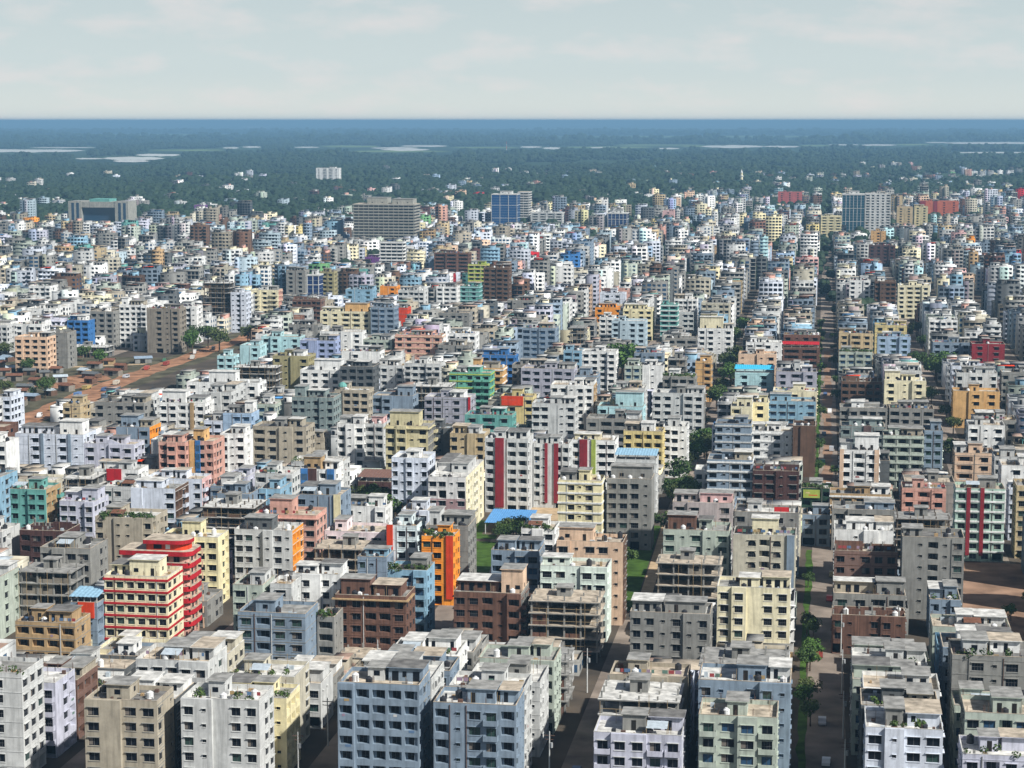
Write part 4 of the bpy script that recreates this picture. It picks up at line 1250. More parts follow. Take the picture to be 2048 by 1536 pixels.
 (-235.9,737.5,7.2,11.8,16.1,5,'wbl','small whitish blue house joined to the powder blue block',{'bays': 'WW'}),
 (-228.4,737.9,11.2,11.2,19.2,6,'bla','powder blue block with a white penthouse',{'bays': 'PWW', 'stair': (7.8, 11.0, 3.4, 4.7, 'wht')}),
 (-10.3,738.4,8.2,13.0,19.2,6,'brn','windowless brown wall block along the main street',{'bays': 'PPP'}),
 (-39.0,740.1,13.3,11.2,19.2,6,'sgr','grey block with pale horizontal ledges on the tree lined lane',{'bays': 'WwWP', 'band': 'gwh'}),
 (-25.5,743.7,14.8,11.3,16.1,5,'wht','white block with dark grouped windows left of the brown wall block',{'bays': 'WwWw', 'band': 'wht'}),
 (7.4,761.3,16.3,11.6,16.1,5,'sgg','greenish grey block with a dark red central panel',{'stripes': [(0.52, 0.7, 'mar')], 'bays': 'WwPW'}),
 (-221.9,762.9,7.3,13.3,19.3,6,'gwg','greenish grey block of six storeys behind the powder blue block with a white penthouse',{}),
 (-208.1,764.4,16.9,13.2,22.2,7,'sgg','tall slate grey block with seven rows of windows',{'bays': 'WWwWwW', 'stair': (0.2, 4.3, 4.0, 4.4, 'sgg')}),
 (-90.4,765.6,20.7,11.7,16.1,5,'gry','long grey balustraded roof in front of the turquoise stair tower',{'bays': 'WRRW'}),
 (-333.4,765.9,6.9,13.7,19.4,6,'wbl','bluish white block of six storeys behind the white block with blue grey vertical stripes',{}),
 (-139.0,768.8,18.8,11.0,16.1,5,'tel','block with turquoise painted roof walls',{'bays': 'WRW'}),
 (55.4,771.4,13.6,12.3,16.1,5,'wht','white block below the yellow orange one at the right photo edge',{'bays': 'WwW'}),
 (-296.0,780.1,21.3,10.4,16.1,5,'gry','wide grey block with pale roof slab beside the red earth road',{'bays': 'WwWWR'}),
 (-114.3,782.3,17.3,11.6,19.2,6,'gwh','pale grey block left of the turquoise stair tower',{'bays': 'WWPwW'}),
 (-269.5,782.8,19.6,12.6,16.1,5,'wht','white block with a tan pillar down its front',{'bays': 'WWRRW', 'stripes': [(0.68, 0.76, 'tan')], 'stair': (0.2, 10.3, 3.8, 5.0, 'wht')}),
 (59.4,784.8,15.0,13.6,16.2,5,'gry','concrete grey block of five storeys behind the white block below the yellow orange one',{}),
 (-35.4,786.0,8.2,12.8,19.2,6,'crm','cream block with a plain roof room left of the sky blue block',{'bays': 'RP', 'stair': (2.2, 8.0, 3.8, 3.8, 'crm')}),
 (-291.5,791.8,14.5,13.9,16.0,5,'gwh','greyish white block of five storeys behind the wide grey block with pale roof slab',{}),
 (-314.6,791.8,7.5,12.0,13.2,4,'beg','beige block of four storeys behind the wide grey block with pale roof slab',{}),
 (-27.4,798.7,6.2,12.7,19.2,6,'ylc','narrow cream block next to the sky blue block',{'bays': 'W'}),
 (-90.0,800.5,18.5,11.6,16.1,5,'cyn','pale turquoise block with a tall turquoise stair tower',{'bays': 'WPRW', 'stair': (7.0, 18.0, 3.5, 6.0, 'cyn')}),
 (-201.9,809.4,14.6,10.1,19.2,6,'gbg','beige grey block with a green dome on its roof',{'bays': 'WRRW', 'dome': 1}),
 (7.3,811.4,18.9,10.9,16.1,5,'gry','grey block with striped roof ledges right of the main street',{'bays': 'WWRWW'}),
 (27.0,811.6,17.6,12.4,16.1,5,'gry','grey weathered block next to the striped ledge block',{'bays': 'RWWR'}),
 (-164.8,815.9,19.6,12.9,16.1,5,'lvg','lavender grey block with a thin red right edge',{'bays': 'WWwWP', 'stripes': [(0.95, 1.0, 'red')]}),
 (-262.0,816.5,13.0,22.0,16.1,5,'gwh','grey white block with a deep windowed flank behind the tan-pillared block',{'bays': 'PwW'}),
 (-187.6,817.0,17.6,11.7,16.1,5,'sgr','blue grey block with a blank square stair tower',{'bays': 'RWPP', 'stair': (10.4, 16.9, 3.5, 4.3, 'sgr')}),
 (-69.4,820.7,21.3,12.6,19.2,6,'gwh','greyish white wide block below the grey planted roof',{'bays': 'WWwRW', 'side': 'gry'}),
 (-133.7,822.3,14.0,10.3,16.1,5,'yel','yellow house with a bright orange red terrace',{'bays': 'WWPW', 'stripes': [(0.05, 0.7, 'redo')]}),
 (-21.6,826.1,19.2,12.7,16.1,5,'lbl','sky blue block along the main street',{'bays': 'WWWwW', 'stair': (0.5, 8.9, 3.8, 3.1, 'lbl')}),
 (-173.1,831.7,16.1,13.5,19.3,6,'gry','concrete grey block of six storeys behind the lavender grey block with a thin red',{}),
 (-114.6,839.3,18.5,13.5,19.2,6,'wht','white block with dark window rows and a tan flank',{'bays': 'WWwWW', 'side': 'tan'}),
 (-278.7,847.3,32.8,13.0,16.1,5,'wht','long white block with a pale roof stair hut above the grey white flank',{'bays': 'WwPWPW', 'stair': (9.1, 21.3, 3.9, 5.1, 'wht')}),
 (-90.7,858.0,14.9,11.4,16.0,5,'gwh','greyish white block of five storeys behind the pale turquoise block',{}),
 (55.7,869.4,19.5,11.2,16.1,5,'och','yellow orange block near the right photo edge',{'bays': 'PWW'}),
 (-108.3,872.9,9.8,13.4,19.2,6,'sgr','blue grey cube with two windows beside the tree gap',{'bays': 'PWW'}),
 (-165.2,874.8,18.6,11.6,19.2,6,'grt','turquoise block with lime green bands and balconies',{'bays': 'WwWBB', 'band': 'lim'}),
 (-69.5,875.4,14.3,11.4,19.2,6,'gry','grey block with a green planted roof below the white cube house',{'bays': 'WRRW', 'garden': 1}),
 (-21.3,880.2,19.2,12.3,13.1,4,'crm','cream house with a small gable',{'bays': 'PWP', 'gable': 1}),
 (57.6,881.6,17.3,10.5,22.4,7,'gwh','greyish white block of seven storeys behind the yellow orange block near the',{}),
 (-268.4,884.8,20.0,10.3,19.2,6,'dun','black looking unfinished concrete frame with pale floor edges',{'style': 'frame'}),
 (77.4,888.1,16.8,11.2,22.3,7,'gry','concrete grey block of seven storeys behind the yellow orange block near the',{}),
 (-218.7,888.7,15.3,12.1,19.2,6,'dgr','dark grey block with deep blue openings',{'bays': 'WRWR'}),
 (-158.3,892.5,14.6,11.5,19.2,6,'och','tan orange block with white ledges behind the turquoise and lime block',{'bays': 'PRB', 'band': 'wht', 'stair': (0.2, 3.8, 3.4, 4.4, 'och')}),
 (-135.7,894.2,24.3,13.0,19.2,6,'lvg','wide grey lavender block with flat roof strips',{'bays': 'RWWRW'}),
 (-240.1,897.0,19.3,11.9,16.1,5,'wht','white stepped block below the lavender blue block',{'bays': 'WWWW', 'stair': (6.0, 18.7, 3.6, 5.2, 'wht')}),
 (27.5,900.5,18.2,11.9,16.1,5,'crm','cream block with stepped roof rooms',{'bays': 'WwW', 'stair': (0.3, 6.9, 3.6, 4.5, 'crm')}),
 (-192.4,906.0,17.1,10.5,19.0,6,'gwh','greyish white block of six storeys in front of the pale grey block',{}),
 (-141.9,907.6,17.0,10.7,19.1,6,'gry','concrete grey block of six storeys behind the wide grey lavender block',{}),
 (28.0,912.9,16.2,13.7,19.2,6,'gwh','greyish white block of six storeys behind the cream block with stepped roof rooms',{}),
 (8.7,917.7,18.2,10.0,13.1,4,'brn','brown unfinished house at the street side',{'style': 'half'}),
 (-210.4,919.2,14.5,12.9,16.1,5,'gwh','pale grey block with dark window strips beside the dark grey block',{'bays': 'RWwR'}),
 (-260.8,924.1,17.8,13.5,19.2,6,'kha','khaki yellow block with recessed windows beside the black frame',{'bays': 'WwPW', 'side': 'kha'}),
 (-21.0,925.6,18.5,12.4,16.1,5,'lvg','bluish grey block behind the cream gabled roof',{'bays': 'WRW', 'stair': (8.0, 10.7, 3.7, 5.1, 'gwh')}),
 (58.6,932.4,15.3,10.4,19.4,6,'wbl','bluish white block of six storeys behind the yellow orange block near the',{}),
 (-58.9,933.2,7.5,10.5,19.2,6,'och','narrow orange yellow block above the tree lined lane',{'bays': 'PR'}),
 (-92.5,936.1,7.7,12.6,16.2,5,'gwg','greenish grey block of five storeys left of the cube shaped plain white house',{}),
 (-84.3,938.9,10.0,11.0,16.1,5,'wht','cube shaped plain white house below the big round tree',{'bays': 'PwP'}),
 (-40.8,943.3,18.1,12.5,13.1,4,'cyn','house with a bright cyan metal roof',{'shed': 'cyb', 'bays': 'WW'}),
 (-162.2,943.7,16.1,10.2,19.2,6,'blu','bright blue block with small windows',{'bays': 'WWWW'}),
 (-72.6,943.8,8.3,11.6,19.4,6,'gry','concrete grey block of six storeys behind the grey block with a green planted roof',{}),
 (-232.6,947.6,19.0,11.4,19.2,6,'wht','large plain white block with a nearly blank front',{'bays': 'PWPP'}),
 (-90.6,964.6,14.0,10.4,19.1,6,'sgr','slate blue grey block of six storeys behind the cube shaped plain white house',{}),
 (-116.4,965.8,16.7,11.7,19.2,6,'wht','white flanked block left of the big round tree',{'bays': 'WWRW', 'side': 'wht'}),
 (-302.8,970.1,8.6,10.1,13.1,4,'cyn','small turquoise house at the bend of the red earth road',{'bays': 'WW'}),
 (-190.9,979.8,15.7,13.6,19.4,6,'gry','concrete grey block of six storeys in front of the salmon pink block',{}),
 (-416.8,985.9,17.5,12.1,19.2,6,'pch','beige tower block at the left photo edge above the open ground',{'bays': 'WWWW'}),
 (-265.5,992.5,18.7,10.6,19.2,6,'lvb','lavender blue block right of the pale turquoise one',{'bays': 'WPWW'}),
 (-41.4,993.4,18.5,12.7,16.1,5,'pch','peach plastered block with tiny openings',{'bays': 'wPwW'}),
 (-129.3,995.1,9.1,11.7,16.1,5,'lbl','light blue glass fronted house left of the white flanked block',{'bays': 'RW'}),
 (-407.9,1007.4,11.2,13.2,19.2,6,'gry','rough grey tower next to the beige one above the open ground',{'style': 'half'}),
 (-190.7,1008.3,14.0,12.0,22.3,7,'wht','white block of seven storeys in front of the salmon pink block',{}),
 (-305.1,1018.1,10.9,13.3,13.1,4,'cyn','pale cyan block with a cream upper storey',{'bays': 'PW'}),
 (-38.7,1018.5,17.9,11.3,19.2,6,'wht','white block with dark grouped windows behind the peach block',{'bays': 'WRWw'}),
 (-222.9,1026.2,25.2,10.8,19.2,6,'sal','salmon pink block with cream window ledges',{'bays': 'WWwWW', 'band': 'pch', 'side': 'wht'}),
 (-240.7,1028.6,15.6,12.8,16.0,5,'gwg','greenish grey block of five storeys behind the large plain white block',{}),
 (-298.5,1035.6,21.3,11.5,16.1,5,'cyn','pale turquoise block with rows of square windows',{'bays': 'WWwW'}),
 (8.2,1036.7,17.0,12.4,13.1,4,'gwg','pale grey block with a roof hedge right of the main street',{'garden': 1, 'bays': 'WWRW'}),
 (-157.7,1042.8,17.9,13.5,22.2,7,'sgr','blue grey office like block with ribbon windows',{'bays': 'RWWR'}),
 (-442.0,1047.0,15.5,13.2,19.4,6,'wht','white block of six storeys behind the beige tower block at the left photo edge',{}),
 (-305.0,1047.4,17.4,11.2,16.1,5,'wht','white block at the upper end of the red earth road',{'bays': 'PWW'}),
 (-20.9,1053.0,18.7,8.0,13.1,4,'brk','low house with a bright red roof by the main street',{'shed': 'red', 'bays': 'RR'}),
 (-133.5,1053.3,7.9,12.2,22.4,7,'gry','concrete grey block of seven storeys behind the light blue glass fronted house',{}),
 (-415.8,1055.9,22.4,12.0,7.0,2,'gry','long low concrete frame beside the open ground',{'style': 'frame'}),
 (76.5,1057.3,16.7,12.0,16.1,5,'drd','deep red block at the right photo edge',{'bays': 'WW'}),
 (-20.6,1061.5,19.0,11.0,18.8,6,'brk','brick brown block above the red roofed house',{'bays': 'WwWW'}),
 (-273.6,1065.5,23.7,10.2,16.1,5,'wht','white block with raised roof rooms behind the lavender blue block',{'bays': 'RWwW'}),
 (-472.7,1068.6,16.3,13.7,16.2,5,'gwh','greyish white block of five storeys behind the beige tower block at the',{}),
 (-292.4,1068.9,16.7,10.7,19.2,6,'gry','concrete grey block of six storeys behind the lavender blue block',{}),
 (8.3,1069.9,17.8,12.7,19.2,6,'beg','beige balcony block right of the main street',{'bays': 'WRW'}),
 (-422.4,1073.1,12.4,10.5,19.2,6,'blu','bright blue block above the low concrete frame',{'bays': 'RRR'}),
 (-67.3,1084.2,18.9,11.3,19.2,6,'wht','bright white six storey block with four columns of square windows',{'bays': 'WWwW', 'stair': (0.9, 13.4, 3.4, 6.6, 'crm')}),
 (-379.4,1084.5,19.4,11.9,25.3,8,'gbr','brownish grey unplastered tower between two white towers',{'bays': 'PWwW'}),
 (28.9,1086.8,17.4,11.0,16.1,5,'bla','light blue block with wide window rows behind the pale roof hedge block',{'bays': 'WWW'}),
 (58.4,1089.6,19.7,12.3,13.1,4,'sgr','slate blue two tone block beside a large dark tree',{'bays': 'WWWW'}),
 (-417.3,1095.9,13.8,12.4,22.2,7,'gry','grey block with a dark right gap left of the tall bright white tower',{'bays': 'WWW'}),
 (-403.2,1105.3,16.6,13.2,25.3,8,'wht','tall bright white tower with three stacks of windows left of the brown grey tower',{'bays': 'WWRRB', 'stair': (0.2, 4.0, 4.0, 4.4, 'wht')}),
 (28.2,1115.4,17.3,13.3,19.2,6,'yel','yellow topped block above the light blue one',{'bays': 'WWW'}),
 (-87.6,1115.4,17.9,12.2,10.0,3,'gry','low grey building between the big tree and the bright white block',{'bays': 'RRR'}),
 (-118.0,1117.9,19.2,13.4,19.2,6,'lbw','pale blue grey block with small windows above the big round tree',{'bays': 'WwWW'}),
 (57.7,1121.4,15.4,12.7,22.1,7,'wht','white block of seven storeys behind the slate blue two tone block',{}),
 (-376.4,1134.0,10.7,11.1,22.2,7,'wht','slim white tower right of the brownish grey tower',{'bays': 'WWw'}),
 (-127.0,1137.0,8.4,13.3,19.2,6,'wht','small white block in front of the deep orange house',{'bays': 'WW'}),
 (-473.1,1138.0,18.3,11.4,19.3,6,'wht','white block of six storeys behind the rough grey tower next to the beige one',{}),
 (-263.3,1145.2,14.1,12.9,22.2,7,'sgr','grey block with ribbon windows beside a red orange house',{'bays': 'RWR'}),
 (-223.2,1147.5,18.3,12.9,19.4,6,'gry','concrete grey block of six storeys in front of the white framed block',{}),
 (-294.5,1147.7,30.9,12.4,19.2,6,'crm','cream block with orange roof rooms',{'bays': 'WWRRW', 'stair': (14.3, 27.9, 3.7, 5.3, 'och')}),
 (-71.5,1171.1,13.1,12.4,16.1,5,'ylc','cream penthouse house behind the bright white six storey block',{'bays': 'WW'}),
 (-322.6,1190.2,17.6,10.8,22.1,7,'brk','brick red block of seven storeys in front of the dark blue glass tower',{}),
 (-96.4,1190.9,10.2,11.7,22.2,7,'tel','teal banded tower right of the pale yellow block',{'bays': 'RR', 'band': 'wht'}),
 (-118.9,1191.2,17.7,12.9,19.2,6,'ylc','pale yellow block right of the deep orange house',{'bays': 'WwWW'}),
 (-364.5,1198.2,10.0,10.6,25.3,8,'wbl','narrow white tower with a row of small windows beside the dark unfinished tower',{'bays': 'wWw'}),
 (-382.4,1201.0,16.8,11.1,31.4,10,'dun','tall dark unfinished tower wrapped in scaffolding',{'style': 'frame'}),
 (-72.8,1203.6,16.9,11.8,22.4,7,'gbw','cream grey block of seven storeys behind the cream penthouse house',{}),
 (-191.3,1203.8,16.3,11.8,22.2,7,'gry','concrete grey block of seven storeys behind the blue grey office like block',{}),
 (-91.0,1206.2,13.8,13.0,16.2,5,'gwh','greyish white block of five storeys behind the teal banded tower',{}),
 (-262.1,1208.6,7.6,11.2,16.1,5,'redo','red orange house half hidden by trees',{'bays': 'P'}),
 (-91.2,1229.0,14.1,13.8,22.2,7,'wht','white block of seven storeys behind the teal banded tower',{}),
 (-140.3,1231.0,17.5,10.6,16.1,5,'org','deep orange house standing above white neighbours',{'bays': 'WPW'}),
 (-367.5,1253.3,18.4,10.3,22.2,7,'crm','cream and pink tower with stacked balconies',{'bays': 'BWB', 'side': 'sal'}),
 (-521.4,1258.5,15.3,13.5,22.4,7,'wht','white block of seven storeys behind the beige tower block at the left photo edge',{}),
 (-272.2,1263.3,17.1,13.9,22.2,7,'gwh','greyish white block of seven storeys in front of the small house',{}),
 (-141.1,1263.7,16.2,10.0,22.3,7,'wbl','bluish white block of seven storeys behind the deep orange house standing above white neighbours',{}),
 (-316.4,1302.1,18.5,13.0,19.2,6,'lbl','pale blue block left of the bright orange upper floor',{'bays': 'WwW'}),
 (-260.1,1331.4,13.8,13.4,19.2,6,'wht','white framed block with black square bays',{'bays': 'RRR'}),
 (-230.2,1346.1,17.6,11.8,31.4,10,'brn','tall brown tower with dark recessed balconies',{'bays': 'RWRW'}),
 (48.7,1354.6,20.9,12.7,22.2,7,'crm','cream block right of the brown brick tower',{'bays': 'WRRW'}),
 (-252.8,1374.3,14.6,13.3,16.1,5,'tel','turquoise banded block left of the brown tower',{'bays': 'WW', 'band': 'cyn'}),
 (-378.1,1378.0,13.9,12.5,25.3,8,'gry','grey tower left of the dark blue glass tower',{'bays': 'WW'}),
 (-363.9,1382.7,8.3,12.6,22.2,7,'nvy','dark blue glass tower in the middle distance',{'style': 'glass'}),
 (34.3,1386.3,14.1,12.2,22.2,7,'brn','brown brick tower right of the white two column block',{'bays': 'WwWW'}),
 (17.2,1392.4,14.2,11.5,22.2,7,'wht','white block with two window columns right of the distant main street',{'bays': 'WwW'}),
 (-315.3,1402.1,12.1,13.0,13.1,4,'org','small house with a bright orange upper floor',{'bays': 'PW'}),
 (-362.0,1412.1,10.4,10.6,22.2,7,'kha','olive cream tower right of the dark blue glass tower',{'bays': 'RW'}),
 (-269.3,1504.1,14.7,11.9,22.2,7,'lim','yellow green block with horizontal ledges left of the brown tower',{'bays': 'RRR', 'band': 'yel'}),
 (-320.9,1632.0,29.5,12.7,22.2,7,'brk','red brown block with white lines below the blue glass office tower',{'bays': 'RRR'}),
 (-386.7,1717.1,21.9,12.0,25.3,8,'wht','white stepped block with black ribbon windows below the big concrete slab tower',{'style': 'ribbon'}),
 (-405.9,1745.2,19.6,12.3,10.0,3,'pur','purple painted low building among trees',{'bays': 'WW'}),
 (39.4,1840.6,23.6,12.2,19.2,6,'mar','dark brown block with small windows among trees',{'bays': 'WWWW'}),
 (-476.5,1994.7,64.4,30.0,46.6,15,'slb','big concrete slab tower with stacked horizontal bands',{'style': 'ribbon', 'stair': (14.5, 61.8, 5.0, 6.3, 'slb')}),
 (47.4,2132.6,15.5,12.5,16.1,5,'och','sunlit orange yellow house among trees',{'bays': 'wWw'}),
 (-5.0,2264.5,22.6,20.0,25.3,8,'ylc','pale yellow banded block left of the teal glass tower',{'bays': 'RRR'}),
 (43.8,2289.6,28.2,26.0,49.7,16,'gwh','grey banded tower beside the dark teal glass tower',{'bays': 'RWWWR'}),
 (-905.8,2315.5,75.7,30.0,34.4,11,'gry','portal shaped office building with dark glass and green roof',{'style': 'portal'}),
 (18.9,2355.2,25.7,26.0,46.6,15,'tgl','dark teal glass tower at the right',{'style': 'glass'}),
 (-255.0,2366.9,22.6,24.0,22.2,7,'nvy','dark blue glass box building with white top',{'style': 'glass'}),
 (-396.4,2375.3,30.9,26.0,43.6,14,'bgl','blue glass office tower with white cross lines',{'style': 'glass'}),
 (-356.8,2432.0,38.9,24.0,19.2,6,'gwh','white terraced building right of the blue glass office tower',{'bays': 'RRRR'}),
 (84.3,2443.5,18.8,20.0,28.3,9,'beg','left one of two joined sand yellow towers',{'bays': 'WW'}),
 (-375.8,2447.0,14.3,26.0,43.6,14,'gwh','white banded wing joined to the blue glass office tower',{'style': 'ribbon'}),
 (105.6,2461.0,15.9,20.0,28.3,9,'ylk','right one of two joined sand yellow towers',{'bays': 'WW'}),
 (-206.3,2566.0,14.7,18.0,16.1,5,'pnk','small pink building in the distance right of the dark blue glass box',{'bays': 'W'}),
 (-855.7,2650.0,14.2,16.0,16.1,5,'pur','small magenta house at the far city edge',{'bays': 'W'}),
 (123.2,2709.3,50.5,22.0,25.3,8,'orr','orange and red block on the right skyline',{'stripes': [(0.0, 0.15, 'drd'), (0.35, 0.45, 'drd')], 'bays': 'WWWW'}),
 (-70.8,3019.4,35.4,22.0,25.3,8,'pnr','bright red block on the right skyline',{'bays': 'WWW'}),
 (-1001.4,3884.8,46.8,18.0,37.5,12,'wht','lone white slab block standing in the far woods',{'bays': 'WRRW'}),
]
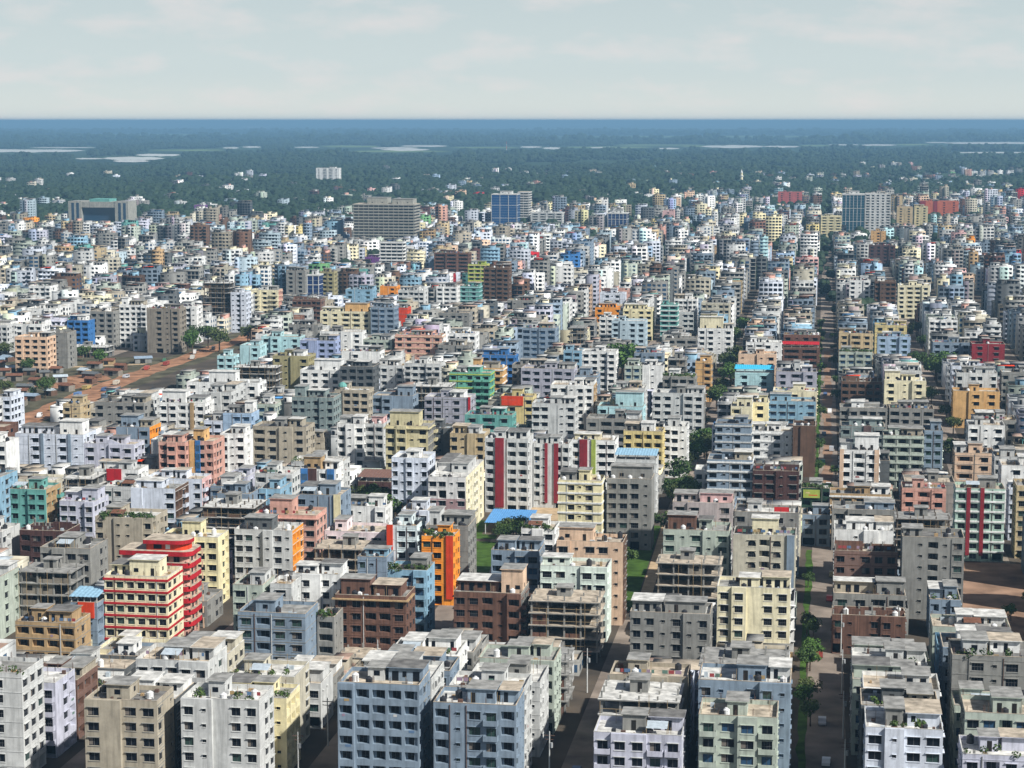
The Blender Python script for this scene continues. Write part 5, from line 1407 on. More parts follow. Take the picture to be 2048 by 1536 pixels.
FILL = [
 (-541.7,1175.7,15.5,12.4,16.2,5,'wbl'),(-540.6,1197.0,13.8,13.5,22.4,7,'wbl'),(-541.3,1215.0,16.3,12.2,19.4,6,'wbl'),(-542.2,1236.1,16.5,12.3,19.1,6,'wht'),
 (-541.4,1260.7,14.3,13.9,19.0,6,'gwg'),(-541.7,1287.8,16.2,13.7,19.1,6,'sgr'),(-522.5,1135.0,17.2,11.2,22.2,7,'gbw'),(-522.2,1163.0,16.8,13.9,19.1,6,'wht'),
 (-522.8,1194.1,15.7,10.6,16.0,5,'gbg'),(-522.8,1214.9,16.1,13.3,16.1,5,'gbg'),(-522.5,1235.6,17.6,12.0,16.2,5,'gwh'),(-522.8,1277.7,16.3,12.5,22.3,7,'gry'),
 (-491.3,1068.0,16.5,11.0,19.3,6,'wht'),(-492.1,1092.6,16.3,13.2,19.2,6,'sgr'),(-491.5,1118.7,14.6,11.5,19.3,6,'crm'),(-491.6,1146.8,15.0,11.2,16.2,5,'gry'),
 (-490.9,1166.0,14.0,10.6,19.3,6,'dgr'),(-491.4,1194.2,15.7,12.2,16.0,5,'gwh'),(-490.9,1221.9,14.6,10.1,22.2,7,'wht'),(-491.5,1241.6,16.5,10.5,19.3,6,'gbw'),
 (-492.2,1266.1,16.8,13.7,16.0,5,'gwh'),(-473.0,1022.5,16.8,12.6,22.1,7,'wht'),(-471.9,1047.2,14.9,10.5,19.0,6,'sgr'),(-472.4,1095.1,15.3,12.2,19.1,6,'wht'),
 (-471.7,1114.6,16.2,13.9,16.3,5,'gry'),(-472.2,1155.1,16.8,13.5,19.4,6,'wht'),(-472.3,1180.0,16.6,13.4,19.3,6,'gwh'),(-471.5,1199.1,15.0,13.3,16.2,5,'wbl'),
 (-472.8,1228.0,15.7,12.8,19.2,6,'crm'),(-472.8,1249.9,16.4,13.8,19.2,6,'gbg'),(-471.9,1275.7,16.1,10.4,16.0,5,'gwh'),(-441.7,1075.0,15.1,10.0,19.3,6,'lav'),
 (-441.6,1097.0,14.9,12.6,16.2,5,'sgr'),(-440.9,1117.4,15.2,10.5,16.1,5,'wht'),(-441.9,1138.9,17.1,12.2,22.3,7,'wht'),(-442.2,1155.7,16.6,13.4,19.0,6,'gry'),
 (-442.1,1174.9,16.5,10.7,19.3,6,'crm'),(-441.4,1190.9,16.3,12.8,19.3,6,'gry'),(-441.8,1213.8,16.0,10.9,19.2,6,'gry'),(-440.6,1239.4,14.6,13.9,19.0,6,'wht'),
 (-441.1,1269.2,15.9,10.0,19.1,6,'sgr'),(-441.6,1288.2,16.4,13.3,19.2,6,'wbl'),(-423.2,1046.4,8.3,8.5,16.2,5,'wbl'),(-422.3,1084.4,15.1,8.5,7.0,2,'wht'),
 (-422.5,1110.8,16.2,13.6,22.3,7,'gbg'),(-422.6,1131.4,15.9,13.2,19.4,6,'wbl'),(-421.9,1162.7,14.9,10.6,16.1,5,'gbw'),(-423.0,1191.2,17.1,11.1,19.1,6,'wht'),
 (-421.9,1215.1,15.2,10.3,22.2,7,'dgr'),(-423.0,1241.8,18.2,13.3,19.2,6,'wht'),(-421.6,1262.5,14.4,10.1,16.3,5,'wht'),(-422.1,1278.4,16.5,10.9,19.2,6,'gbw'),
 (-390.8,1092.7,6.7,8.5,10.1,3,'wht'),(-391.6,1153.9,7.4,13.6,19.2,6,'gbw'),(-391.3,1183.2,16.1,10.9,16.3,5,'gry'),(-390.6,1201.3,6.4,12.6,19.3,6,'wht'),
 (-390.8,1231.1,14.9,13.5,19.0,6,'gry'),(-391.8,1258.0,15.6,13.9,16.0,5,'gwh'),(-390.7,1285.1,14.3,10.2,19.1,6,'lbl'),(-373.0,1157.5,8.0,12.8,13.1,4,'gwh'),
 (-371.6,1183.2,7.4,13.9,9.9,3,'gbw'),(-364.1,1210.6,7.6,13.5,22.4,7,'gwh'),(-371.8,1234.2,15.9,10.7,7.1,2,'gry'),(-372.5,1264.6,16.9,10.3,19.1,6,'gry'),
 (-342.5,728.1,17.6,12.8,19.4,6,'gry'),(-341.6,746.5,15.7,10.2,19.3,6,'wht'),(-333.9,825.3,7.4,11.9,7.1,2,'wht'),(-334.0,843.1,7.0,10.7,4.1,1,'gry'),(-333.6,886.9,6.6,13.3,4.0,1,'sgr'),
 (-333.0,1132.3,7.7,10.8,16.2,5,'wht'),(-334.2,1160.3,7.4,13.5,13.1,4,'gry'),(-333.7,1185.4,7.7,13.8,16.2,5,'sgr'),(-333.4,1208.6,7.2,11.4,19.1,6,'gry'),
 (-342.5,1237.8,16.1,11.5,16.2,5,'gwg'),(-340.6,1260.7,15.2,12.4,16.2,5,'sgr'),(-341.0,1286.4,14.6,12.7,13.3,4,'wht'),(-323.1,685.3,17.4,13.9,19.1,6,'gbg'),
 (-323.2,710.1,17.7,13.1,16.0,5,'brk'),(-322.4,728.3,17.1,13.9,7.2,2,'gry'),(-323.0,753.4,16.1,10.6,4.0,1,'gwg'),(-313.3,770.0,7.7,12.4,4.1,1,'wht'),(-323.0,819.0,16.9,11.1,7.1,2,'gbg'),
 (-322.4,838.6,16.3,10.3,4.1,1,'dgr'),(-321.6,863.5,15.0,10.3,7.0,2,'gbg'),(-322.7,883.4,16.8,10.6,4.1,1,'gwg'),(-313.4,936.6,7.9,13.3,7.1,2,'gwg'),(-313.9,961.1,8.6,10.2,3.8,1,'gry'),
 (-313.6,1068.1,8.6,11.2,16.2,5,'pch'),(-313.9,1095.4,8.6,10.0,19.3,6,'gwh'),(-322.2,1117.1,16.8,10.6,19.3,6,'gwg'),(-322.6,1143.0,16.9,11.5,16.1,5,'brk'),
 (-323.2,1167.5,16.2,13.5,16.1,5,'gwh'),(-323.2,1215.3,17.9,11.0,19.1,6,'gbg'),(-322.2,1240.5,16.0,13.2,19.2,6,'wbl'),(-321.7,1265.9,15.4,10.3,13.0,4,'wbl'),
 (-321.8,1288.4,15.6,12.2,7.1,2,'wht'),(-291.1,617.8,16.1,12.1,22.3,7,'gwh'),(-291.2,663.1,16.3,10.6,6.9,2,'gry'),(-291.3,691.5,14.4,13.5,16.2,5,'wht'),
 (-291.3,712.5,15.7,10.3,13.1,4,'gwh'),(-290.9,761.2,15.0,10.6,4.0,1,'gry'),(-291.6,816.9,16.4,12.7,13.0,4,'sgr'),(-292.3,838.3,17.4,8.5,10.1,3,'wbl'),(-291.7,863.7,16.5,10.3,6.8,2,'wht'),
 (-292.3,890.9,17.5,13.4,10.0,3,'wbl'),(-291.4,914.7,16.0,12.8,7.0,2,'dgr'),(-291.3,945.2,14.7,13.0,3.9,1,'gry'),(-290.6,964.4,15.2,13.0,3.9,1,'gbg'),(-283.2,985.8,8.5,13.6,10.1,3,'brk'),
 (-290.9,1007.9,14.5,11.4,7.0,2,'gwh'),(-284.0,1049.8,7.9,11.4,16.3,5,'gry'),(-292.2,1084.9,17.1,10.6,16.3,5,'gwh'),(-291.7,1108.8,16.2,11.6,10.1,3,'dgr'),
 (-290.6,1138.0,15.1,8.5,7.0,2,'gwg'),(-290.7,1161.9,14.3,11.4,16.3,5,'lbl'),(-291.3,1188.1,15.0,13.7,12.9,4,'gry'),(-291.0,1213.0,16.0,11.8,13.0,4,'gwg'),
 (-291.7,1229.1,16.5,13.9,10.0,3,'gwh'),(-291.5,1253.0,15.5,12.8,13.0,4,'wbl'),(-292.5,1274.7,17.3,10.8,13.1,4,'gry'),(-272.9,566.4,17.0,10.0,19.1,6,'dgr'),
 (-273.1,620.7,16.2,10.6,13.1,4,'gbw'),(-272.5,635.7,16.1,11.2,10.1,3,'gbw'),(-272.3,660.6,15.7,13.0,7.0,2,'dgr'),(-271.5,692.6,7.2,12.6,16.2,5,'wbl'),(-271.8,714.0,16.0,13.7,13.1,4,'sal'),
 (-273.2,742.1,17.0,12.6,10.1,3,'wht'),(-271.8,762.0,16.3,11.1,7.1,2,'gbg'),(-271.9,795.9,15.9,12.3,10.0,3,'gbw'),(-272.5,819.4,8.5,13.1,10.0,3,'wht'),(-273.4,861.2,16.2,13.6,6.9,2,'gry'),
 (-272.0,896.6,16.9,13.0,13.0,4,'gwg'),(-271.5,922.2,7.3,10.7,13.2,4,'wbl'),(-272.0,937.6,7.5,11.7,16.2,5,'wht'),(-272.7,967.0,16.5,11.2,10.2,3,'gry'),(-272.7,1003.9,16.0,10.1,13.1,4,'gry'),
 (-272.7,1031.1,15.5,13.0,7.1,2,'wbl'),(-272.2,1054.2,15.3,8.5,4.0,1,'crm'),(-272.8,1077.1,16.6,12.5,13.1,4,'wht'),(-273.2,1095.7,16.6,13.1,10.0,3,'gwh'),
 (-272.9,1123.7,17.5,13.7,7.0,2,'gry'),(-272.8,1162.6,16.9,12.5,16.0,5,'gwh'),(-273.2,1181.4,17.8,13.3,7.2,2,'gwh'),(-273.1,1201.4,8.1,10.8,19.4,6,'dgr'),
 (-273.1,1220.0,8.3,13.7,16.3,5,'wbl'),(-272.1,1241.3,15.9,10.1,16.2,5,'gbg'),(-241.9,505.6,16.1,12.2,16.2,5,'gwh'),(-242.4,548.1,16.0,11.7,7.1,2,'dgr'),
 (-241.6,586.8,15.0,12.6,6.9,2,'lav'),(-232.4,607.3,7.7,13.5,4.0,1,'sgr'),(-241.2,638.8,16.5,14.0,10.1,3,'sgr'),(-240.8,669.4,6.6,13.0,10.2,3,'gwh'),(-240.7,689.3,15.1,11.8,16.1,5,'gwh'),
 (-241.2,711.6,16.2,12.2,6.9,2,'gwh'),(-242.1,751.3,17.4,10.1,13.0,4,'ylc'),(-241.2,769.4,15.7,13.0,10.2,3,'wbl'),(-240.9,789.9,16.0,13.9,12.9,4,'sal'),
 (-241.1,813.7,15.6,13.8,13.2,4,'gry'),(-240.9,840.7,13.9,12.5,13.0,4,'gwh'),(-241.5,862.4,15.8,11.8,7.2,2,'gbw'),(-240.6,881.6,15.7,13.1,4.0,1,'wht'),(-241.7,912.2,15.2,10.9,13.2,4,'wht'),
 (-241.5,931.2,14.5,10.9,10.0,3,'wht'),(-242.3,955.8,7.4,11.2,13.2,4,'tan'),(-241.9,978.3,15.9,13.4,13.2,4,'wht'),(-240.6,1000.8,14.0,11.1,13.0,4,'wht'),
 (-241.6,1053.4,16.8,10.3,12.9,4,'gwh'),(-241.6,1074.5,15.9,12.2,12.9,4,'dgr'),(-241.8,1096.7,15.3,11.3,13.0,4,'wbl'),(-241.0,1116.1,14.5,11.3,13.1,4,'gwh'),
 (-241.3,1139.5,15.6,10.3,16.3,5,'gwh'),(-241.9,1162.9,15.4,11.8,19.3,6,'gry'),(-242.2,1182.8,15.0,10.6,16.3,5,'wht'),(-242.3,1204.9,15.2,12.3,16.3,5,'wht'),
 (-241.7,1223.4,14.9,11.9,13.2,4,'sal'),(-242.2,1241.5,16.3,10.8,12.9,4,'wht'),(-241.6,1264.0,15.5,10.6,10.0,3,'dgr'),(-242.4,1281.3,16.8,12.6,10.0,3,'gry'),
 (-223.2,456.5,18.3,10.8,19.3,6,'gwh'),(-221.4,484.4,14.3,10.0,16.3,5,'gbw'),(-223.1,504.1,16.2,13.8,6.8,2,'sal'),(-222.6,539.0,16.4,12.3,6.9,2,'gbw'),(-213.6,569.0,7.7,8.5,6.8,2,'gbw'),
 (-221.9,608.5,16.1,11.0,6.9,2,'gbw'),(-222.3,629.3,15.4,10.4,10.2,3,'wbl'),(-221.7,655.8,14.7,8.5,4.1,1,'wht'),(-222.8,684.3,7.9,11.2,9.9,3,'gry'),(-223.1,704.5,7.6,13.8,6.8,2,'wbl'),
 (-214.4,735.6,8.0,13.6,16.3,5,'lbl'),(-222.2,790.8,16.1,12.3,16.2,5,'gry'),(-222.1,817.3,17.1,12.1,13.0,4,'gry'),(-221.9,835.0,17.0,12.9,10.2,3,'wbl'),
 (-222.9,864.0,17.2,11.5,7.1,2,'sgr'),(-214.3,902.5,8.2,12.6,9.9,3,'wbl'),(-222.3,922.3,7.3,13.3,6.9,2,'wbl'),(-213.4,957.6,7.9,12.8,16.2,5,'gwh'),(-222.6,976.4,16.1,13.1,13.2,4,'beg'),
 (-222.2,1007.2,17.3,10.6,7.1,2,'wbl'),(-222.3,1039.7,16.8,11.8,19.4,6,'sal'),(-223.1,1066.9,16.1,12.8,19.3,6,'gwh'),(-223.0,1090.7,15.8,11.2,16.0,5,'wht'),
 (-222.9,1119.8,17.5,10.5,16.0,5,'gwg'),(-221.8,1169.6,16.7,10.3,19.4,6,'gbg'),(-223.0,1191.0,17.3,12.0,16.2,5,'dgr'),(-223.0,1220.6,16.0,11.8,16.1,5,'gbw'),
 (-223.3,1244.8,17.8,10.3,16.2,5,'dgr'),(-221.9,1272.4,15.9,11.9,13.0,4,'gwh'),(-190.6,386.4,14.7,10.6,16.2,5,'gwh'),(-192.2,400.0,15.7,12.4,16.3,5,'gwh'),
 (-192.4,414.2,16.3,13.8,6.8,2,'gry'),(-192.5,429.7,15.6,8.5,4.0,1,'wht'),(-191.9,450.9,15.2,8.5,4.0,1,'crm'),(-191.0,465.9,7.4,13.9,7.0,2,'sgr'),(-184.2,483.3,7.1,12.3,13.1,4,'wht'),
 (-191.2,513.5,7.0,12.8,7.0,2,'dgr'),(-183.1,535.2,8.0,11.3,16.2,5,'lbl'),(-192.2,557.6,7.9,12.6,10.2,3,'gry'),(-192.4,574.8,8.2,12.8,10.1,3,'gbw'),(-192.2,645.2,15.1,12.7,13.1,4,'gry'),
 (-190.7,663.7,14.4,10.3,10.0,3,'wbl'),(-190.7,686.5,14.6,13.3,7.1,2,'sgr'),(-192.4,745.2,17.1,11.4,10.2,3,'gwh'),(-183.7,762.8,7.8,13.2,10.2,3,'gwh'),(-192.5,781.9,17.0,10.6,7.0,2,'gwh'),
 (-183.8,806.3,8.0,8.5,4.0,1,'pch'),(-192.4,832.5,17.4,10.3,13.2,4,'gry'),(-191.1,849.4,15.2,12.6,12.9,4,'gwh'),(-192.5,876.3,15.5,13.6,10.1,3,'wht'),(-191.0,932.7,15.5,10.9,16.3,5,'wht'),
 (-192.0,949.7,17.2,12.5,16.3,5,'gwh'),(-191.7,1034.6,15.6,12.6,19.0,6,'gry'),(-191.3,1064.2,15.4,11.5,19.1,6,'gbg'),(-191.5,1080.9,15.9,13.2,19.2,6,'wbl'),
 (-190.5,1108.4,13.7,13.1,19.1,6,'gbw'),(-192.5,1133.1,15.9,10.8,16.1,5,'gwh'),(-190.5,1160.7,15.6,13.1,16.3,5,'gbg'),(-191.0,1178.9,15.3,10.3,16.1,5,'wht'),
 (-192.3,1232.5,15.2,10.1,19.3,6,'wht'),(-191.6,1253.1,14.5,13.5,19.3,6,'gry'),(-191.8,1276.6,15.7,13.3,19.2,6,'wht'),(-171.8,525.1,7.6,11.8,10.2,3,'lav'),
 (-163.8,565.3,8.2,8.5,6.9,2,'wbl'),(-172.9,599.3,16.8,8.5,6.9,2,'wbl'),(-172.9,652.3,16.6,11.4,13.1,4,'wht'),(-173.0,680.6,17.7,12.0,7.1,2,'gwg'),(-171.7,706.9,16.1,8.5,3.8,1,'gwh'),
 (-173.3,733.7,17.7,13.9,13.2,4,'wht'),(-172.5,761.0,16.1,13.2,10.1,3,'gry'),(-172.2,786.5,17.2,10.4,6.9,2,'wht'),(-171.9,853.6,16.4,10.9,7.2,2,'gbg'),(-171.4,888.2,7.0,10.3,19.3,6,'gbw'),
 (-172.5,910.4,17.6,11.4,13.0,4,'gbg'),(-172.7,934.8,7.9,10.3,19.1,6,'gwg'),(-172.0,953.1,8.0,10.0,16.3,5,'gry'),(-173.3,979.3,17.0,12.3,16.3,5,'wbl'),(-172.1,1009.1,16.7,11.7,16.1,5,'sgr'),
 (-172.8,1033.0,16.1,8.5,16.0,5,'sgr'),(-173.2,1047.8,8.6,12.0,19.2,6,'gwg'),(-171.7,1074.5,16.5,12.4,19.3,6,'sgr'),(-172.2,1099.8,15.2,12.4,22.1,7,'gry'),
 (-171.5,1116.7,16.2,10.7,19.1,6,'gbw'),(-172.6,1143.7,16.6,10.3,22.4,7,'lav'),(-172.9,1171.1,17.5,10.7,16.0,5,'gwg'),(-171.9,1189.5,15.3,11.7,22.1,7,'sgr'),
 (-172.3,1212.2,16.7,10.7,19.3,6,'gwg'),(-171.5,1231.8,15.5,12.7,19.2,6,'gwh'),(-172.8,1250.8,17.9,10.8,16.0,5,'gwh'),(-172.1,1266.3,15.6,10.4,19.2,6,'gry'),
 (-140.6,422.1,15.7,12.8,6.9,2,'brk'),(-141.1,436.7,14.1,8.5,4.0,1,'gry'),(-141.5,472.9,7.8,12.5,12.9,4,'gry'),(-141.6,495.9,15.0,12.5,10.0,3,'wht'),(-141.4,513.2,15.4,12.3,6.8,2,'dgr'),
 (-142.2,568.0,15.2,12.0,7.2,2,'wht'),(-140.6,584.9,15.0,12.6,4.1,1,'wbl'),(-141.7,651.7,15.8,11.7,13.2,4,'wht'),(-141.2,680.1,15.2,11.7,9.9,3,'dgr'),(-140.8,735.9,14.6,13.0,6.9,2,'wht'),
 (-142.4,782.2,17.0,13.4,9.9,3,'gwg'),(-142.2,808.5,17.2,10.9,3.9,1,'wht'),(-140.7,833.7,14.2,11.1,13.1,4,'gbw'),(-141.6,855.2,15.7,11.3,13.2,4,'gwg'),(-142.0,876.5,16.1,13.6,7.0,2,'gwh'),
 (-141.3,927.4,16.3,11.0,16.3,5,'gbg'),(-141.1,943.5,14.9,13.1,16.2,5,'sgr'),(-142.1,967.2,17.3,13.5,10.0,3,'gry'),(-141.2,985.2,15.6,8.5,6.8,2,'wbl'),(-141.3,1009.5,15.8,10.1,13.3,4,'gbw'),
 (-141.9,1025.4,16.8,10.8,13.2,4,'gry'),(-142.1,1081.3,15.1,10.5,16.1,5,'crm'),(-140.6,1099.1,15.0,13.7,19.4,6,'gry'),(-142.1,1130.1,8.0,12.6,19.2,6,'gwg'),
 (-141.9,1158.3,15.6,10.2,12.9,4,'gbg'),(-141.9,1180.9,17.1,10.2,6.9,2,'gwh'),(-141.1,1208.1,14.4,13.6,3.8,1,'wht'),(-141.5,1243.7,16.1,11.5,16.2,5,'gbg'),
 (-142.2,1287.1,17.0,13.4,22.3,7,'sal'),(-114.0,439.4,6.9,12.7,3.8,1,'gbg'),(-122.6,485.2,8.6,11.0,7.1,2,'wht'),(-122.5,518.9,7.9,13.7,7.0,2,'dgr'),(-122.3,548.8,7.5,11.0,16.2,5,'gwh'),
 (-123.1,600.6,7.7,8.5,6.9,2,'gwh'),(-122.4,648.9,8.0,12.2,13.0,4,'gry'),(-122.6,673.4,8.1,13.2,7.0,2,'gwh'),(-113.9,693.4,7.9,11.0,16.1,5,'gry'),(-114.4,708.8,7.9,11.3,16.3,5,'sgr'),
 (-122.1,736.2,16.6,13.3,10.0,3,'wbl'),(-113.7,765.7,8.0,11.3,6.9,2,'wbl'),(-123.2,794.4,17.9,11.5,7.0,2,'gwg'),(-113.8,815.8,7.0,10.5,9.9,3,'gbg'),(-123.3,855.0,17.8,12.4,9.9,3,'sgr'),
 (-122.2,874.7,8.4,11.6,7.0,2,'gbg'),(-122.2,908.1,15.9,12.3,13.0,4,'wht'),(-121.7,934.4,15.7,12.6,7.2,2,'gry'),(-121.9,979.9,16.6,13.2,7.1,2,'wht'),(-122.9,1009.4,17.4,13.5,16.0,5,'gry'),
 (-122.2,1033.1,15.7,12.8,12.9,4,'dgr'),(-123.3,1053.6,17.3,12.2,13.1,4,'gry'),(-121.5,1082.5,14.4,10.8,10.0,3,'gry'),(-122.4,1102.7,16.4,11.4,7.0,2,'gry'),
 (-112.9,1132.4,8.0,10.1,10.1,3,'ylc'),(-113.3,1149.6,8.3,10.9,10.1,3,'gbg'),(-121.7,1172.3,15.0,13.8,7.1,2,'wht'),(-122.8,1205.4,17.3,11.8,16.1,5,'gwh'),
 (-121.9,1232.6,15.2,12.5,19.1,6,'gwh'),(-122.7,1256.3,16.1,13.1,19.3,6,'gwh'),(-121.7,1282.7,14.5,13.4,16.0,5,'dgr'),(-90.8,445.5,13.8,11.0,10.0,3,'gry'),
 (-91.2,458.8,16.1,13.3,4.1,1,'gwh'),(-91.0,489.4,15.6,10.9,9.9,3,'gry'),(-91.2,511.6,16.4,8.5,3.8,1,'dgr'),(-91.4,678.9,15.4,10.8,6.9,2,'gry'),(-91.1,706.6,16.2,10.8,13.0,4,'dgr'),
 (-91.9,733.3,15.3,12.6,6.8,2,'gwg'),(-91.9,780.2,17.0,11.6,3.9,1,'gry'),(-92.4,813.1,16.0,10.2,16.1,5,'gbg'),(-91.2,832.9,14.1,11.0,16.0,5,'gwg'),(-91.1,879.7,15.4,11.9,10.2,3,'wbl'),
 (-91.0,909.5,14.7,11.4,7.0,2,'lav'),(-91.3,980.7,16.3,11.7,16.3,5,'crm'),(-92.1,1003.1,16.4,10.1,16.2,5,'gwh'),(-91.0,1017.3,15.4,11.0,13.1,4,'gbg'),(-92.2,1043.9,17.0,13.4,10.1,3,'lav'),
 (-92.3,1075.0,17.2,12.9,4.1,1,'brk'),(-91.7,1105.4,7.1,8.5,7.1,2,'gwh'),(-84.0,1105.4,7.1,8.5,4.1,1,'wht'),(-90.7,1133.4,15.0,11.2,10.2,3,'gwh'),(-91.7,1159.8,15.3,11.3,7.0,2,'gbw'),
 (-91.8,1179.8,16.6,8.5,6.9,2,'gry'),(-90.6,1254.3,14.6,13.6,19.2,6,'sgr'),(-91.8,1279.8,15.6,13.9,19.3,6,'gwg'),(-72.5,443.7,15.9,13.1,7.1,2,'wht'),(-72.2,459.3,16.5,8.5,4.0,1,'gry'),
 (-72.0,521.6,7.5,11.6,13.3,4,'dgr'),(-72.4,548.4,7.5,10.6,13.3,4,'gwh'),(-73.3,570.6,8.2,11.4,10.0,3,'gwg'),(-72.7,614.9,7.5,12.1,16.1,5,'wht'),(-71.6,635.2,7.8,10.8,12.9,4,'wht'),
 (-72.1,667.8,16.0,12.3,9.9,3,'gwh'),(-63.5,695.9,8.3,11.9,6.9,2,'gry'),(-72.7,728.8,8.0,12.0,10.0,3,'wht'),(-73.1,752.9,17.2,8.5,10.1,3,'gwh'),(-72.9,781.3,15.9,10.1,9.9,3,'dgr'),
 (-63.3,807.8,8.3,8.5,6.9,2,'sgr'),(-72.0,835.2,16.5,13.9,6.9,2,'wht'),(-72.3,857.0,15.1,13.6,3.9,1,'wbl'),(-73.0,888.4,17.3,12.7,13.1,4,'dgr'),(-72.3,913.4,17.4,12.9,6.9,2,'gry'),
 (-72.3,964.9,15.9,10.3,16.0,5,'sgr'),(-71.8,983.9,14.5,10.8,16.0,5,'wbl'),(-72.9,1012.2,16.3,14.0,13.0,4,'gbg'),(-72.1,1033.1,15.7,13.1,10.1,3,'gbg'),(-72.8,1056.6,16.6,13.5,6.9,2,'gbw'),
 (-71.8,1097.4,16.4,11.0,7.0,2,'wht'),(-63.6,1116.5,7.9,12.0,10.1,3,'wht'),(-71.7,1133.3,16.7,13.7,6.8,2,'gwh'),(-71.7,1157.0,15.7,12.1,3.8,1,'wht'),(-73.4,1186.2,17.2,10.8,16.2,5,'lbl'),
 (-71.7,1219.7,15.5,12.2,22.3,7,'gry'),(-73.1,1242.9,17.9,11.8,16.0,5,'wht'),(-72.6,1270.4,17.5,12.4,19.4,6,'gwh'),(-40.6,408.3,14.7,13.0,13.2,4,'wbl'),
 (-42.0,422.6,16.7,13.5,9.9,3,'lav'),(-42.1,437.6,16.7,11.8,7.0,2,'gry'),(-40.6,472.1,14.6,10.9,12.9,4,'dgr'),(-42.3,498.6,16.7,10.6,7.0,2,'wht'),(-42.3,529.0,15.8,8.5,6.9,2,'gwh'),
 (-41.9,559.8,17.2,11.4,7.0,2,'gwh'),(-41.1,595.7,14.2,12.4,16.1,5,'wht'),(-41.1,612.1,15.3,12.0,13.0,4,'sgr'),(-42.2,638.0,15.1,11.5,7.0,2,'gbg'),(-40.5,688.6,14.0,11.0,9.9,3,'wbl'),
 (-41.3,716.5,14.3,10.9,6.9,2,'dgr'),(-40.9,751.9,7.7,13.3,16.2,5,'wbl'),(-41.6,774.0,15.0,8.5,4.1,1,'wht'),(-41.4,799.5,7.9,10.1,19.1,6,'wht'),(-42.1,827.1,16.1,10.5,16.0,5,'wht'),
 (-41.3,842.9,16.0,12.3,13.0,4,'gwh'),(-41.0,864.8,15.8,10.4,13.2,4,'gwg'),(-40.6,889.8,13.5,10.1,10.2,3,'wht'),(-41.0,907.3,15.9,11.2,6.9,2,'dgr'),(-42.0,930.3,16.7,8.5,4.1,1,'gwg'),
 (-40.9,957.5,14.1,13.5,6.9,2,'gbg'),(-42.3,976.6,17.3,12.3,3.8,1,'gry'),(-40.5,1007.9,13.9,8.5,3.9,1,'gwh'),(-41.1,1037.8,16.2,12.1,19.3,6,'gry'),(-41.0,1060.4,14.0,10.9,19.3,6,'wbl'),
 (-42.1,1088.3,16.9,13.2,19.1,6,'sgr'),(-41.7,1112.7,15.3,11.4,19.3,6,'pch'),(-40.9,1129.3,14.6,11.2,19.3,6,'lbl'),(-42.0,1148.4,15.6,12.6,16.0,5,'wht'),
 (-40.6,1168.1,15.3,11.4,16.0,5,'gwh'),(-41.7,1186.7,16.4,11.8,19.3,6,'gwh'),(-40.8,1208.5,15.7,12.5,19.1,6,'wht'),(-42.1,1237.2,16.2,12.1,19.1,6,'gbw'),
 (-41.5,1266.9,16.1,13.9,19.2,6,'wbl'),(-21.9,414.7,15.1,10.3,16.2,5,'lav'),(-21.8,429.4,15.9,11.7,13.0,4,'wht'),(-23.2,443.4,16.9,14.0,10.0,3,'gbg'),(-21.7,460.9,16.0,13.8,3.9,1,'tan'),
 (-23.1,489.1,17.4,13.9,13.0,4,'wht'),(-23.2,512.0,17.7,13.3,7.0,2,'gwg'),(-23.0,551.1,16.4,12.7,7.1,2,'gbw'),(-21.8,574.0,16.1,8.5,4.0,1,'sgr'),(-22.9,599.9,17.4,12.8,13.1,4,'gbw'),
 (-22.9,618.6,16.6,11.6,9.9,3,'gwh'),(-22.7,638.3,17.8,10.2,3.8,1,'ylc'),(-22.3,671.9,15.1,10.4,13.2,4,'gbw'),(-22.8,692.6,16.7,13.2,10.2,3,'gwg'),(-21.9,718.8,15.4,13.8,7.0,2,'gwh'),
 (-21.6,755.6,16.7,12.6,13.0,4,'wht'),(-22.1,782.8,15.4,10.3,10.1,3,'gwh'),(-13.7,801.1,7.2,11.5,6.9,2,'gwh'),(-21.5,841.5,14.4,13.2,6.9,2,'gbw'),(-21.5,894.7,15.3,13.0,6.9,2,'sgr'),
 (-21.5,939.5,15.1,13.7,16.1,5,'gwh'),(-22.2,966.0,15.8,13.7,9.9,3,'gwh'),(-13.6,990.8,8.7,12.8,10.1,3,'gry'),(-14.0,1015.5,8.4,12.6,6.9,2,'gry'),(-22.1,1041.7,14.9,10.8,3.9,1,'sgr'),
 (-22.4,1073.1,17.6,13.9,19.3,6,'sgr'),(-21.5,1102.9,15.3,11.3,19.2,6,'lbl'),(-22.0,1120.1,15.1,13.2,19.3,6,'gwh'),(-22.6,1146.6,15.6,12.5,22.1,7,'gbg'),
 (-23.1,1173.0,16.6,10.2,19.3,6,'gbw'),(-22.6,1199.4,17.2,11.4,19.1,6,'sgr'),(-22.1,1218.2,15.3,13.4,16.3,5,'sgr'),(-21.9,1239.8,15.5,10.2,22.2,7,'sgr'),
 (-21.4,1263.5,15.3,11.2,16.3,5,'dgr'),(-22.0,1287.9,16.6,11.3,16.0,5,'dgr'),(8.1,453.0,15.6,13.7,7.0,2,'gry'),(8.7,470.9,14.2,12.6,3.9,1,'gbg'),(8.2,510.2,14.9,10.5,7.0,2,'gry'),
 (9.4,547.8,15.5,10.3,7.0,2,'sgr'),(8.5,578.4,8.0,12.3,7.1,2,'gbg'),(7.7,624.1,16.3,11.1,4.1,1,'wht'),(8.9,647.5,14.6,13.9,10.1,3,'gwg'),(7.8,667.8,15.9,11.1,7.1,2,'gry'),
 (9.2,729.2,6.7,10.5,10.1,3,'brk'),(8.1,774.2,14.9,12.8,7.0,2,'gbw'),(9.5,797.6,13.4,11.7,4.0,1,'wbl'),(7.8,824.0,16.0,11.7,13.3,4,'crm'),(9.1,849.1,15.1,11.1,10.2,3,'wbl'),
